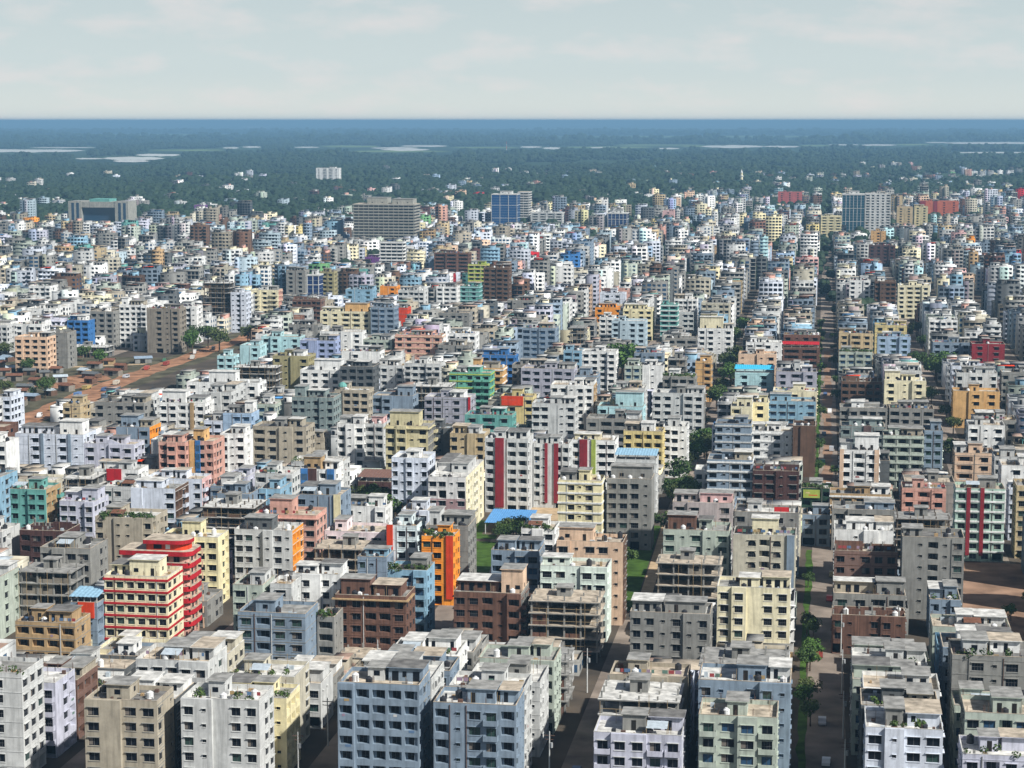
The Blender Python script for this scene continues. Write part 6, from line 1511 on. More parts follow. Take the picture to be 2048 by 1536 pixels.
 (9.0,874.2,13.9,10.8,7.1,2,'gwh'),(9.3,896.9,13.6,10.6,4.0,1,'gwh'),(8.6,929.0,14.7,11.8,13.0,4,'sgr'),(7.5,945.3,15.8,10.2,13.2,4,'gry'),(9.5,970.3,15.2,12.0,10.1,3,'wbl'),
 (8.1,988.9,15.2,11.5,6.8,2,'gwh'),(9.3,1017.4,15.9,10.8,3.9,1,'gwh'),(7.6,1050.0,16.2,13.4,3.9,1,'sgr'),(7.6,1083.6,15.2,12.5,19.3,6,'dgr'),(8.0,1102.9,16.0,10.6,16.3,5,'gbg'),
 (8.2,1130.2,16.2,11.3,19.4,6,'sgr'),(8.0,1146.2,16.1,12.8,16.3,5,'gbg'),(9.1,1170.2,16.0,11.2,16.3,5,'gbg'),(9.0,1195.5,14.6,11.6,16.1,5,'gwh'),(8.7,1214.4,15.3,12.3,19.1,6,'gbw'),
 (8.0,1235.5,15.1,12.0,19.2,6,'gbg'),(8.9,1257.7,14.2,10.5,16.0,5,'wbl'),(8.9,1282.7,14.8,11.5,16.3,5,'gbg'),(28.5,423.4,16.3,10.3,19.0,6,'pch'),(27.1,453.3,17.7,10.7,12.9,4,'lbl'),
 (27.6,482.4,16.1,13.9,6.8,2,'wht'),(26.6,542.1,8.5,12.5,10.1,3,'gry'),(28.5,584.5,7.1,10.1,13.1,4,'gwg'),(26.7,599.6,8.9,11.3,10.2,3,'gwg'),(28.2,619.6,14.9,13.1,7.0,2,'gry'),
 (26.8,640.4,16.0,8.5,3.8,1,'gry'),(27.5,678.9,15.8,10.8,10.1,3,'gwh'),(27.3,698.2,16.8,11.9,7.0,2,'sgr'),(27.0,734.9,8.6,10.4,16.3,5,'gbg'),(28.4,751.6,16.5,10.3,10.1,3,'gwg'),
 (26.7,770.8,16.4,12.3,7.2,2,'dgr'),(27.1,800.0,17.9,8.5,4.1,1,'gbg'),(28.3,825.5,14.7,12.4,13.1,4,'gwg'),(27.4,854.2,16.7,10.8,9.9,3,'gbg'),(27.1,875.9,17.2,11.4,4.1,1,'wht'),
 (27.8,936.0,17.3,12.3,19.2,6,'gwh'),(28.2,965.2,15.7,11.5,16.2,5,'lav'),(27.2,981.2,17.9,12.6,13.3,4,'gry'),(28.0,1005.2,14.9,13.2,10.0,3,'sgr'),(27.6,1023.1,16.0,12.9,9.9,3,'gwh'),
 (27.4,1052.1,17.2,13.7,7.2,2,'gwh'),(27.1,1073.9,16.7,12.1,3.9,1,'dgr'),(27.2,1099.5,16.1,11.3,3.8,1,'wht'),(27.6,1129.4,16.8,12.1,19.2,6,'lbl'),(27.8,1149.9,15.8,11.3,16.0,5,'lav'),
 (28.2,1170.6,14.8,11.7,19.1,6,'gwh'),(27.2,1198.1,16.3,11.7,19.1,6,'sgr'),(27.3,1222.3,15.5,11.5,16.0,5,'gry'),(27.7,1250.3,16.9,13.4,16.2,5,'wbl'),(27.0,1269.3,18.1,10.3,16.0,5,'wht'),
 (59.1,494.4,15.1,10.1,19.4,6,'gwh'),(57.9,509.1,16.4,13.4,22.1,7,'gwh'),(57.6,537.7,15.7,10.3,19.2,6,'wht'),(58.4,565.8,15.3,11.3,19.2,6,'wht'),(59.0,581.2,16.1,12.5,16.3,5,'sgr'),
 (66.5,708.2,7.9,11.7,19.1,6,'gbg'),(58.0,724.7,16.8,12.6,9.9,3,'sgr'),(59.3,751.4,13.5,11.3,6.8,2,'wht'),(59.5,815.2,14.5,13.1,9.9,3,'wht'),(59.3,838.2,15.3,10.5,7.0,2,'sgr'),
 (58.7,904.4,15.5,11.5,16.3,5,'sal'),(58.0,954.7,16.6,10.7,16.2,5,'wht'),(59.5,975.5,14.1,11.7,16.0,5,'wht'),(58.9,1002.7,14.0,12.4,12.9,4,'wht'),(57.5,1025.9,15.8,12.7,10.2,3,'wht'),
 (57.6,1048.6,17.5,10.1,6.9,2,'wht'),(59.1,1072.1,13.9,13.7,3.8,1,'lav'),(58.2,1103.0,14.7,12.4,16.3,5,'gry'),(57.8,1139.8,16.1,12.8,16.1,5,'gwh'),(58.8,1170.3,15.7,13.6,19.2,6,'gwg'),
 (58.6,1188.0,15.3,13.7,19.1,6,'wht'),(59.0,1211.2,14.0,10.4,22.1,7,'sgr'),(59.2,1230.2,14.3,11.3,22.4,7,'wht'),(58.8,1248.3,16.5,10.7,19.3,6,'gwh'),(58.2,1272.0,14.7,13.4,16.2,5,'brk'),
 (77.5,675.2,16.9,11.6,19.1,6,'wht'),(77.8,695.8,15.3,12.3,16.0,5,'sal'),(78.3,712.5,15.3,10.4,16.2,5,'gry'),(77.4,729.8,15.8,13.4,19.1,6,'sgr'),(76.6,759.9,17.5,13.8,19.4,6,'gwg'),
 (78.1,780.6,15.3,10.7,19.2,6,'gry'),(77.1,803.9,16.0,12.7,16.2,5,'lav'),(77.2,828.8,16.3,12.2,16.2,5,'wht'),(77.4,852.1,17.1,10.3,16.2,5,'wht'),(78.6,869.1,15.9,12.7,19.1,6,'gwg'),
 (77.2,909.6,16.4,10.2,16.2,5,'gwh'),(78.5,927.3,16.6,11.7,19.1,6,'sgr'),(77.5,953.4,16.4,11.4,16.0,5,'wbl'),(76.8,975.7,18.2,10.0,13.3,4,'gwh'),(77.2,990.6,17.1,11.8,9.9,3,'dgr'),
 (77.5,1014.6,16.8,13.5,6.9,2,'wht'),(77.0,1044.8,17.3,8.5,3.8,1,'gbw'),(77.4,1075.0,16.0,11.2,16.0,5,'dgr'),(86.0,1100.6,8.7,12.1,22.1,7,'gwh'),(77.6,1126.0,16.6,10.1,16.0,5,'gwh'),
 (78.0,1148.2,16.6,10.1,19.4,6,'gbg'),(77.2,1173.6,17.5,13.7,19.2,6,'gbw'),(76.7,1197.0,17.6,13.7,19.4,6,'wht'),(77.1,1224.7,16.1,13.9,19.0,6,'dgr'),(77.5,1254.5,16.5,10.3,19.3,6,'wht'),
 (76.9,1275.2,16.5,10.2,19.1,6,'gwh'),(108.6,964.3,14.5,13.2,16.0,5,'gbg'),(108.1,987.7,15.0,10.5,19.3,6,'gwg'),(108.5,1008.3,16.8,10.4,16.1,5,'sgr'),(108.9,1025.5,15.0,13.4,16.2,5,'sal'),
 (107.6,1049.2,16.9,13.9,22.1,7,'sgr'),(108.3,1073.1,16.1,11.8,16.3,5,'lbl'),(108.0,1089.2,17.2,13.8,16.0,5,'dgr'),(107.7,1120.7,17.3,12.6,19.2,6,'gry'),
 (108.1,1150.5,16.6,13.4,22.4,7,'gwh'),(108.1,1178.4,16.2,13.6,22.4,7,'sgr'),(108.2,1208.6,17.0,10.6,19.3,6,'sgr'),(108.2,1232.3,14.8,13.9,16.0,5,'wbl'),
 (109.5,1252.5,13.4,10.0,22.2,7,'gry'),(108.5,1278.3,15.0,12.9,16.2,5,'gbg'),(128.1,1140.0,15.5,11.9,16.1,5,'gry'),(127.9,1162.5,15.8,11.9,19.0,6,'wbl'),
 (127.2,1186.2,16.0,11.4,16.0,5,'lav'),(126.8,1207.4,17.2,12.0,19.2,6,'wbl'),(127.9,1223.7,16.7,11.0,19.3,6,'wht'),(128.0,1249.4,16.3,12.0,19.3,6,'beg'),
 (128.1,1276.9,15.3,13.0,16.3,5,'sgr'),
]
for _i, _row in enumerate(BUILDINGS):
    make_building(_i, _row)


# ------------------------------------------------------------------ the mass of the city behind (one body of blocks)
class Mass:
    def __init__(self):
        self.b = []; self.bc = []; self.q = []; self.qc = []

    def box(self, x0, x1, y0, y1, z0, z1, c, top=None):
        self.b.append((x0, x1, y0, y1, z0, z1)); self.bc.append((c, top or c))

    def win(self, p0, p1, p2, p3, c=0):
        self.q.append((p0, p1, p2, p3)); self.qc.append(c)

    def build(self, name, mats):
        B = np.array(self.b, float)
        nb = len(B)
        cor = [(0, 2, 4), (1, 2, 4), (1, 3, 4), (0, 3, 4), (0, 2, 5), (1, 2, 5), (1, 3, 5), (0, 3, 5)]
        V = np.stack([B[:, list(c)] for c in cor], 1)
        F = np.array([(0, 1, 5, 4), (1, 2, 6, 5), (2, 3, 7, 6), (3, 0, 4, 7), (4, 5, 6, 7)])
        f1 = (np.arange(nb)[:, None, None] * 8 + F[None]).reshape(-1, 4)
        col = np.ones((nb, 5, 4), np.float32)
        sc = np.array([c[0] for c in self.bc], np.float32); tc = np.array([c[1] for c in self.bc], np.float32)
        col[:, :4, :3] = sc[:, None]; col[:, 4, :3] = tc
        Qv = np.array(self.q, float).reshape(-1, 3)
        nq = len(self.q)
        f2 = np.arange(nq * 4).reshape(-1, 4) + nb * 8
        verts = np.concatenate([V.reshape(-1, 3), Qv])
        s, t = verts[:, 0].copy(), verts[:, 1].copy()
        verts[:, 0] = s * CA + t * SA; verts[:, 1] = -s * SA + t * CA
        faces = np.concatenate([f1, f2])
        cols = np.concatenate([col.reshape(-1, 4), np.zeros((nq, 4), np.float32)])
        mi = np.concatenate([np.zeros(nb * 5, np.int32), 1 + np.array(self.qc, np.int32)])
        me = bpy.data.meshes.new(name)
        me.vertices.add(len(verts)); me.vertices.foreach_set('co', verts.ravel())
        me.loops.add(faces.size); me.loops.foreach_set('vertex_index', faces.ravel().astype(np.int32))
        me.polygons.add(len(faces)); me.polygons.foreach_set('loop_start', (np.arange(len(faces)) * 4).astype(np.int32))
        me.polygons.foreach_set('material_index', mi)
        at = me.attributes.new('paint', 'FLOAT_COLOR', 'FACE'); at.data.foreach_set('color', cols.ravel())
        for m in mats:
            me.materials.append(m)
        me.update(calc_edges=True)
        return link(bpy.data.objects.new(name, me))


def mass_mat():
    m, n, l, b = new_mat('mass_plaster')
    at = n.new('ShaderNodeAttribute'); at.attribute_name = 'paint'
    geo = n.new('ShaderNodeNewGeometry')
    mp = n.new('ShaderNodeMapping'); mp.inputs['Scale'].default_value = (1, 1, .2)
    l.new(geo.outputs['Position'], mp.inputs['Vector'])
    no = n.new('ShaderNodeTexNoise'); no.inputs['Scale'].default_value = .45; no.inputs['Detail'].default_value = 6
    l.new(mp.outputs[0], no.inputs['Vector'])
    mr = n.new('ShaderNodeMapRange'); mr.inputs[1].default_value = .3; mr.inputs[2].default_value = .72; mr.inputs[3].default_value = 1.1; mr.inputs[4].default_value = .6
    l.new(no.outputs['Fac'], mr.inputs[0])
    sc = n.new('ShaderNodeVectorMath'); sc.operation = 'SCALE'
    l.new(at.outputs['Color'], sc.inputs[0]); l.new(mr.outputs[0], sc.inputs['Scale'])
    l.new(sc.outputs[0], b.inputs['Base Color'])
    b.inputs['Roughness'].default_value = .9
    b.inputs['Specular IOR Level'].default_value = .15
    return m


ROOFC = [(.25, .245, .225), (.40, .34, .26), (.50, .49, .45), (.15, .145, .135), (.32, .30, .27), (.38, .26, .2)]
MCOL = ['wht', 'gwh', 'wbl', 'gry', 'gbg', 'sgr', 'crm', 'beg', 'lav', 'brk', 'pch', 'lbl', 'gwg', 'dgr', 'sal', 'ylc', 'gbw', 'tan', 'brn', 'org', 'cyn', 'tel', 'yel', 'red', 'blu', 'mar', 'lbw', 'bla', 'grn', 'pnk']
MWT = [24, 20, 15, 27, 10, 17, 4, 3, 4, 3, 2, 4, 7, 9, 1.6, 2, 6, 2, 4, .7, 1.6, 1, 1.2, .7, .6, 2.5, 4, 2, .7, 2]


def mass_block(M, s, t, w, d, h, n, key, rng, detail):
    c = RGB[key]
    v = rng.choice((rng.uniform(.5, .8), rng.uniform(.65, .95), rng.uniform(.8, 1.05)))  # darker walls: dull dirty paint, with some cloud shade put into the tone
    c = tuple(min(.85, x * v) for x in c)
    rc = rng.choice(ROOFC)
    fh = (h - .9) / n
    zr = n * fh
    M.box(s, s + w, t, t + d, 0, zr, c, rc)
    q = .2
    M.box(s, s + w, t, t + q, zr, h, c); M.box(s, s + w, t + d - q, t + d, zr, h, c)
    M.box(s, s + q, t + q, t + d - q, zr, h, c); M.box(s + w - q, s + w, t + q, t + d - q, zr, h, c)
    # stair house, tanks, roof rooms
    if w > 5:
        a = s + rng.uniform(.08, .5) * w; b = min(s + w - .4, a + rng.uniform(2.8, 6)); y0 = t + d * rng.uniform(.2, .5); hs = rng.uniform(2.4, 3.6)
        cc = c if rng.random() < .6 else RGB[rng.choice(('wht', 'gwh', 'gry', 'crm', 'sal', 'lbl'))]
        M.box(a, b, y0, t + d * .9, zr, zr + hs, cc, rc); M.box(a - .3, b + .3, y0 - .4, t + d * .92, zr + hs, zr + hs + .15, cc, rng.choice(ROOFC))
        M.win((a + .5, y0 - .03, zr + .1), (a + 1.4, y0 - .03, zr + .1), (a + 1.4, y0 - .03, zr + 2.1), (a + .5, y0 - .03, zr + 2.1))
        if rng.random() < .6:
            ga, gb = (b + .6, s + w - .3) if s + w - b > a - s else (s + .3, a - .6)
            if gb - ga > 2.5:
                y1 = t + d * rng.uniform(.25, .5); h2 = rng.uniform(2.4, 2.9)
                M.box(ga, gb, y1, t + d - .3, zr, zr + h2, c, rng.choice(ROOFC)); M.box(ga - .3, gb + .3, y1 - .5, t + d - .1, zr + h2, zr + h2 + .14, c, rng.choice(ROOFC))
                for q_ in range(int((gb - ga) / 2.2)):
                    M.win((ga + .5 + q_ * 2.2, y1 - .03, zr + .8), (ga + 1.8 + q_ * 2.2, y1 - .03, zr + .8), (ga + 1.8 + q_ * 2.2, y1 - .03, zr + 2.1), (ga + .5 + q_ * 2.2, y1 - .03, zr + 2.1))
        if rng.random() < .5:
            u = s + rng.uniform(.5, w - 2); M.box(u, u + 1.3, t + d * .15, t + d * .15 + 1.3, zr, zr + 1.6, (.03, .03, .035) if rng.random() < .6 else (.5, .5, .5))
        for q_ in range(3 if detail else 1):
            u, v_ = s + rng.uniform(.3, w - 1.4), t + rng.uniform(.3, d * .3); jz = rng.uniform(.4, 1.3)
            M.box(u, u + rng.uniform(.3, 1.2), v_, v_ + .6, zr, zr + jz, rng.choice(((.3, .3, .28), (.12, .08, .06), (.5, .48, .44), (.2, .12, .08), (.05, .05, .05))))
            if detail:
                M.box(u + .1, u + .2, v_ + 1, v_ + 1.1, zr, zr + rng.uniform(1.5, 3.2), (.1, .08, .06))
        if rng.random() < .22:
            u = s + rng.uniform(.2, w * .5); tc = RGB[rng.choice(('rst', 'tin', 'bbl', 'tel', 'redo', 'gry'))]
            M.box(u, min(s + w, u + w * .45), t + .4, t + d * .4, zr + 2.0, zr + 2.12, tc)
            M.box(u + .1, u + .3, t + .5, t + .7, zr, zr + 2.0, tc)
    right = s + w / 2 < 3
    bays = rand_bays(w, rng)
    bw = w / len(bays)
    band = rng.random() < .35
    jut = [0.0] * len(bays)
    if len(bays) >= 3 and rng.random() < .55:
        ja = rng.randrange(len(bays) - 1); jl = rng.randint(1, 2); jo = rng.uniform(.9, 2.2)
        for jj in range(ja, min(len(bays), ja + jl)):
            jut[jj] = jo
        je = min(len(bays), ja + jl)
        M.box(s + ja * bw, s + je * bw, t - jo, t - .001, 0, h + rng.choice((.05, -.9, 1.2)), tuple(x_ * rng.uniform(.8, 1.1) for x_ in c), rc)
        band = False
    bc = tuple(min(.85, x * 1.15 + .04) for x in c)
    g = 0 if rng.random() < .85 else 1
    openf = key in ('dgr', 'gry', 'mar', 'brn', 'brk') and rng.random() < .22
    e = .04
    for k in range(n):
        z0 = k * fh
        if band or openf:
            M.box(s - .35, s + w + .35, t - .55, t - .002, z0 + fh - .3, z0 + fh - .05, bc)
        for j, ty in enumerate(bays):
            u0 = s + j * bw
            tf = t - jut[j]
            if openf and not jut[j]:
                M.win((u0 + .25, t - e, z0 + .1), (u0 + bw - .25, t - e, z0 + .1), (u0 + bw - .25, t - e, z0 + fh - .35), (u0 + .25, t - e, z0 + fh - .35)); continue
            if ty == 'P':
                continue
            if ty == 'w':
                a, b, lo, hi = u0 + bw * .38, u0 + bw * .62, z0 + 1.4, z0 + 2.15
            elif ty in 'RB':
                a, b, lo, hi = u0 + bw * .12, u0 + bw * .88, z0 + .9, z0 + fh - .35
            else:
                a, b, lo, hi = u0 + bw * .24, u0 + bw * .76, z0 + .85, z0 + 2.35
            M.win((a, tf - e, lo), (b, tf - e, lo), (b, tf - e, hi), (a, tf - e, hi), g)
            if detail:
                if ty == 'B':
                    M.box(u0 + .1, u0 + bw - .1, tf - 1.0, tf - .05, z0, z0 + .92, c)
                elif ty == 'W':
                    M.box(a - .15, b + .15, tf - .5, tf - .05, hi + .06, hi + .14, bc)
        # flank
        nbs = max(1, int(d / 3.8)); sw = d / nbs
        x = s + w + e if right else s - e
        for j in range(nbs):
            if (j * 7 + len(bays)) % 4 == 3:
                continue
            a, b = t + (j + .27) * sw, t + (j + .73) * sw
            if right:
                M.win((x, a, z0 + .9), (x, b, z0 + .9), (x, b, z0 + 2.3), (x, a, z0 + 2.3), g)
            else:
                M.win((x, b, z0 + .9), (x, a, z0 + .9), (x, a, z0 + 2.3), (x, b, z0 + 2.3), g)


mrng = random.Random(21)
M = Mass()
for (s, t, w, d, h, n, key) in FILL:
    mass_block(M, s, t, w, d, h, n, key, mrng, True)
OCC = [(r_[0] - .5, r_[0] + r_[2] + .5, r_[1] - 1, r_[1] + r_[3] + 1) for r_ in BUILDINGS if r_[1] > 1200]
TALL = [(r_[0], r_[0] + r_[2], r_[1], r_[4]) for r_ in BUILDINGS if r_[1] > 1320]


def noise2(s, t):
    return (math.sin(s * .0071 + 1.3) * math.cos(t * .0043 + s * .002) + math.sin(t * .011 + 2.1 - s * .005) * .6 + math.sin(s * .023 - t * .017) * .35) / 1.95


TREES_FAR = []
for k in range(36):
    t = 1380 + 1450 * (k / 36.0) ** .8
    TREES_FAR.append((mrng.uniform(-3.5, 7.5), t, mrng.uniform(4, 9)))
c0 = 2 - 50 * 34
while c0 < 1150:
    for (b0, b1) in ((c0 + 5.5, c0 + 23.3), (c0 + 24.6, c0 + 43.2)):
        a0, a1 = b0, b1
        t = 1292 + mrng.uniform(0, 10)
        while t < 6400:
            sb_ = int((t + 70 * math.sin(b0 * .013)) / 150)
            off = 0.0 if sb_ < 10 else (math.sin(sb_ * 12.9898) * 43758.5453 % 1.0) * 26 - 13
            if -60 < b0 < 60:
                off = 0.0
            a0, a1 = b0 + off, b1 + off
            X, Y = grid_xy((a0 + a1) / 2, t)
            if abs(X) > .275 * Y + 15:
                t += 18; continue
            edge = 2380 + max(0, (X / Y + .12)) * 2700
            nv = noise2(a0, t)
            p = .96 if t < 1750 else .96 - .5 * (t - 1750) / (edge - 1750) if t < edge else max(.0, (.12 + .12 * max(0, min(1, (X / Y + .05) * 6))) * (1 - (t - edge) / 2600)) * (1.0 + 1.2 * nv)
            if t < edge and nv > .62:
                p *= .35
            d = mrng.uniform(9, 14)
            s0_, s1_ = a0 + mrng.uniform(0, 2.5), a1 - mrng.uniform(0, 3)
            if mrng.random() < p and not any(min(s1_, q[1]) > max(s0_, q[0]) and min(t + d, q[3]) > max(t, q[2]) for q in OCC):
                n = mrng.choices((3, 4, 5, 6, 7, 8, 9, 11), (1, 2.5, 6, 8, 5, 2.2, 1, .4))[0]
                if t > edge:
                    n = mrng.choices((1, 2, 3, 4, 5, 6), (4, 4, 3, 3, 2, 1))[0]
                for (q0, q1, qt, qh) in TALL:      # lower roofs in front of the landmark towers
                    if q0 - 20 < (s0_ + s1_) / 2 < q1 + 20 + (qt - t) * .12 and 0 < qt - t < 650 and (q0 - (qt - t) * .12) < s1_:
                        n = min(n, max(2, int((CAM_H - (CAM_H - .22 * qh) * t / qt) / 3.05)))
                key = mrng.choices(MCOL, MWT)[0]
                if mrng.random() < .15 and t < 2600:
                    m_ = (s0_ + s1_) / 2
                    mass_block(M, s0_, t, m_ - s0_ - .4, d, n * 3.05 + .9, n, key, mrng, False)
                    n2 = max(2, n + mrng.choice((-1, -1, 0, 1)))
                    mass_block(M, m_ + .4, t, s1_ - m_ - .4, d * .9, n2 * 3.05 + .9, n2, mrng.choices(MCOL, MWT)[0], mrng, False)
                else:
                    mass_block(M, s0_, t, s1_ - s0_, d, n * 3.05 + .9, n, key, mrng, t < 1900)
                if t > 1900 and mrng.random() < .45:
                    TREES_FAR.append(((s0_ + s1_) / 2 + mrng.uniform(-12, 12), t - mrng.uniform(3, 6), mrng.uniform(5, 9)))
            elif not any(min(s1_, q[1]) > max(s0_, q[0]) and min(t + d, q[3]) > max(t - 14, q[2]) for q in OCC):
                if t < 4200:
                    for _ in range(3):
                        TREES_FAR.append((mrng.uniform(a0, a1), t + mrng.uniform(0, d), mrng.uniform(6, 13)))
            t += d + mrng.uniform(5, 24)
    c0 += 50
mass = M.build('city_blocks', [mass_mat(), GLASS, GLASSB])
tag(mass, 'the crowd of small far apartment blocks filling the city to its edge', 'buildings', kind='stuff')

# ------------------------------------------------------------------ trees
def crown_mesh(seed, R, H0, clumps, per, size):
    rng = random.Random(seed)
    mb = MB(); sp = []
    for _ in range(clumps):
        a, r = rng.uniform(0, 6.28), R * math.sqrt(rng.random()) * .75
        z = H0 + rng.uniform(-.25, .75) * R * (1.1 - r / R * .6)
        sp.append((r * math.cos(a), r * math.sin(a), z, R * rng.uniform(.28, .45)))
    leaf_cloud(mb, rng, sp, size, (LEAF, LEAF, LEAF2, LEAF3)[seed % 4], per)
    return mb.mesh('crown')


def trunk_mesh(seed, H0, R):
    rng = random.Random(seed); mb = MB()
    mb.cyl(0, 0, 0, H0, .28, BARK, 8, .18)
    for q in range(5):
        a = q * 1.26 + rng.uniform(-.3, .3)
        k = len(mb.v); x, y = math.cos(a), math.sin(a)
        z0, z1 = H0 * .8, H0 + R * .5
        n0, n1 = 5, .12
        for (zz, rr, off) in ((z0, .13, .1), (z1, .05, R * .55)):
            for j in range(5):
                b = 2 * math.pi * j / 5
                mb.v.append((x * off + rr * math.cos(b), y * off + rr * math.sin(b), zz))
        i = mb.mi(BARK)
        for j in range(5):
            mb.f.append((k + j, k + (j + 1) % 5, k + 5 + (j + 1) % 5, k + 5 + j)); mb.m.append(i)
    return mb.mesh('trunk')


TV = [(crown_mesh(k, 4.0, 5.2, 16, 62, .42), trunk_mesh(k, 4.6, 4.0)) for k in range(8)]


def tree(s, t, sc, label, group, rng):
    x, y = grid_xy(s, t)
    root = empty('tree', (x, y, 0), rng.uniform(0, 6.28))
    root.scale = (sc * rng.uniform(.9, 1.15), sc * rng.uniform(.9, 1.15), sc)
    tag(root, label, 'tree', group)
    c, k = TV[rng.randrange(8)]
    child('crown', c, root); child('trunk', k, root)


trng = random.Random(4)
ALLR = [(r_[0], r_[0] + r_[2], r_[1], r_[1] + r_[3]) for r_ in BUILDINGS] + [(r_[0], r_[0] + r_[2], r_[1], r_[1] + r_[3]) for r_ in FILL]


def free(s, t, r):
    return not any(a - r < s < b + r and c - r < t < d + r for a, b, c, d in ALLR)


ORD = ('first second third fourth fifth sixth seventh eighth ninth tenth eleventh twelfth thirteenth fourteenth fifteenth sixteenth '
       'seventeenth eighteenth nineteenth twentieth twenty-first twenty-second twenty-third twenty-fourth').split()


def scatter(n, s0, s1, t0, t1, sc0, sc1, label, group, r=1.2):
    got = []
    for _ in range(n * 12):
        s, t = trng.uniform(s0, s1), trng.uniform(t0, t1)
        if free(s, t, r):
            got.append((t, s))
            if len(got) >= n:
                break
    for k, (t, s) in enumerate(sorted(got)):
        tree(s, t, trng.uniform(sc0, sc1), label + ', ' + ORD[k] + ' from the near end', group, trng)


scatter(16, -50.8, -43.2, 655, 800, .8, 1.3, 'dark leafy tree in the lane beside the white corner block', 'trees of the narrow lane')
scatter(12, -50.8, -43.2, 820, 1230, .8, 1.4, 'leafy tree far up the narrow tree lined lane', 'trees of the upper lane', .8)
scatter(12, -2.8, -.6, 350, 600, .45, .75, 'small roadside tree on the verge of the near street', 'verge trees', .3)
scatter(15, -2.6, -.4, 690, 1280, .5, .8, 'small street tree on the left side of the main street', 'main street trees', .3)
scatter(9, 5.5, 7.2, 660, 1280, .5, .8, 'small street tree on the right side of the main street', 'main street trees right', .3)
scatter(10, 49, 57, 640, 1250, .7, 1.3, 'leafy tree in the right hand street', 'right street trees', .8)
scatter(9, -153, -127, 604, 652, .9, 1.3, 'leafy tree in the clump behind the low white house', 'clump behind the low white house', .6)
scatter(6, -99, -89, 604, 616, .6, 1.0, 'small bushy tree at the edge of the green lawn', 'lawn edge trees', .6)
scatter(8, -60, -45, 520, 645, .5, .9, 'small tree beside the sandy path of the long lawn', 'long lawn trees', .4)
scatter(6, 45, 60, 470, 600, .4, .8, 'small bush on the red earth lot', 'earth lot bushes', .4)
scatter(22, -448, -362, 800, 1046, .5, 1.2, 'tree on the scrubby open ground', 'open ground trees', 1)
scatter(9, -400, -330, 1046, 1240, 1.0, 1.7, 'large dark tree by the towers along the earth road', 'trees by the towers', .6)
scatter(4, -116, -95, 988, 1040, 1.5, 2.2, 'big round dark tree right of the white flanked block', 'big round tree', -1)
scatter(4, 55, 66, 1000, 1060, 1.4, 1.9, 'large dark tree below the slate blue two tone block', 'tree by the slate block', -1)


# far trees and woods: points with many small crowns
def blob(seed, mat):
    rng = random.Random(seed); mb = MB()
    sp = []
    for _ in range(4):
        sp.append((rng.uniform(-.55, .55), rng.uniform(-.55, .55), rng.uniform(.55, 1.05), rng.uniform(.4, .62)))
    for (cx, cy, cz, r) in sp:
        N, Mm = 7, 4
        ring = []
        for j in range(Mm + 1):
            ph = -math.pi / 2 + math.pi * j / Mm
            ring.append([(cx + r * rng.uniform(.8, 1.15) * math.cos(ph) * math.cos(6.2832 * i / N), cy + r * rng.uniform(.8, 1.15) * math.cos(ph) * math.sin(6.2832 * i / N), cz + r * .85 * math.sin(ph)) for i in range(N)])
        for j in range(Mm):
            for i in range(N):
                mb.quad(ring[j][i], ring[j][(i + 1) % N], ring[j + 1][(i + 1) % N], ring[j + 1][i], mat)
    mb.cyl(0, 0, 0, .7, .05, BARK, 5)
    return mb.mesh('wood_crown')


WOODLEAF = leafmat('wood_leaves', (.009, .022, .012), (.028, .052, .02))
wood_col = bpy.data.collections.new('wood_sources')
for k in range(5):
    wood_col.objects.link(bpy.data.objects.new('wood_crown', blob(100 + k, WOODLEAF)))


def point_wood(name, label, P, S):
    me = bpy.data.meshes.new(name)
    me.vertices.add(len(P)); me.vertices.foreach_set('co', np.array(P, np.float32).ravel())
    at = me.attributes.new('size', 'FLOAT', 'POINT'); at.data.foreach_set('value', np.array(S, np.float32))
    o = link(bpy.data.objects.new(name, me))
    tag(o, label, 'trees', kind='stuff')
    ng = bpy.data.node_groups.new(name, 'GeometryNodeTree')
    ng.interface.new_socket('Geometry', in_out='INPUT', socket_type='NodeSocketGeometry')
    ng.interface.new_socket('Geometry', in_out='OUTPUT', socket_type='NodeSocketGeometry')
    N, L = ng.nodes, ng.links
    gi, go = N.new('NodeGroupInput'), N.new('NodeGroupOutput')
    ci = N.new('GeometryNodeCollectionInfo'); ci.inputs['Collection'].default_value = wood_col
    ci.inputs['Separate Children'].default_value = True; ci.inputs['Reset Children'].default_value = True
    ip = N.new('GeometryNodeInstanceOnPoints'); ip.inputs['Pick Instance'].default_value = True
    ri = N.new('FunctionNodeRandomValue'); ri.data_type = 'INT'
    for s_ in ri.inputs:
        if s_.name == 'Max' and s_.type == 'INT':
            s_.default_value = 4
        if s_.name == 'Min' and s_.type == 'INT':
            s_.default_value = 0
    rr = N.new('FunctionNodeRandomValue'); rr.data_type = 'FLOAT'
    for s_ in rr.inputs:
        if s_.name == 'Max' and s_.type == 'VALUE':
            s_.default_value = 6.283
    cx = N.new('ShaderNodeCombineXYZ')
    na = N.new('GeometryNodeInputNamedAttribute'); na.data_type = 'FLOAT'; na.inputs['Name'].default_value = 'size'
    L.new(gi.outputs[0], ip.inputs['Points'])
    L.new(ci.outputs[0], ip.inputs['Instance'])
    L.new([s_ for s_ in ri.outputs if s_.type == 'INT'][0], ip.inputs['Instance Index'])
    L.new([s_ for s_ in rr.outputs if s_.type == 'VALUE'][0], cx.inputs[2])
    L.new(cx.outputs[0], ip.inputs['Rotation'])
    L.new(na.outputs['Attribute'], ip.inputs['Scale'])
    L.new(ip.outputs[0], go.inputs[0])
    md = o.modifiers.new('scatter', 'NODES'); md.node_group = ng
    return o


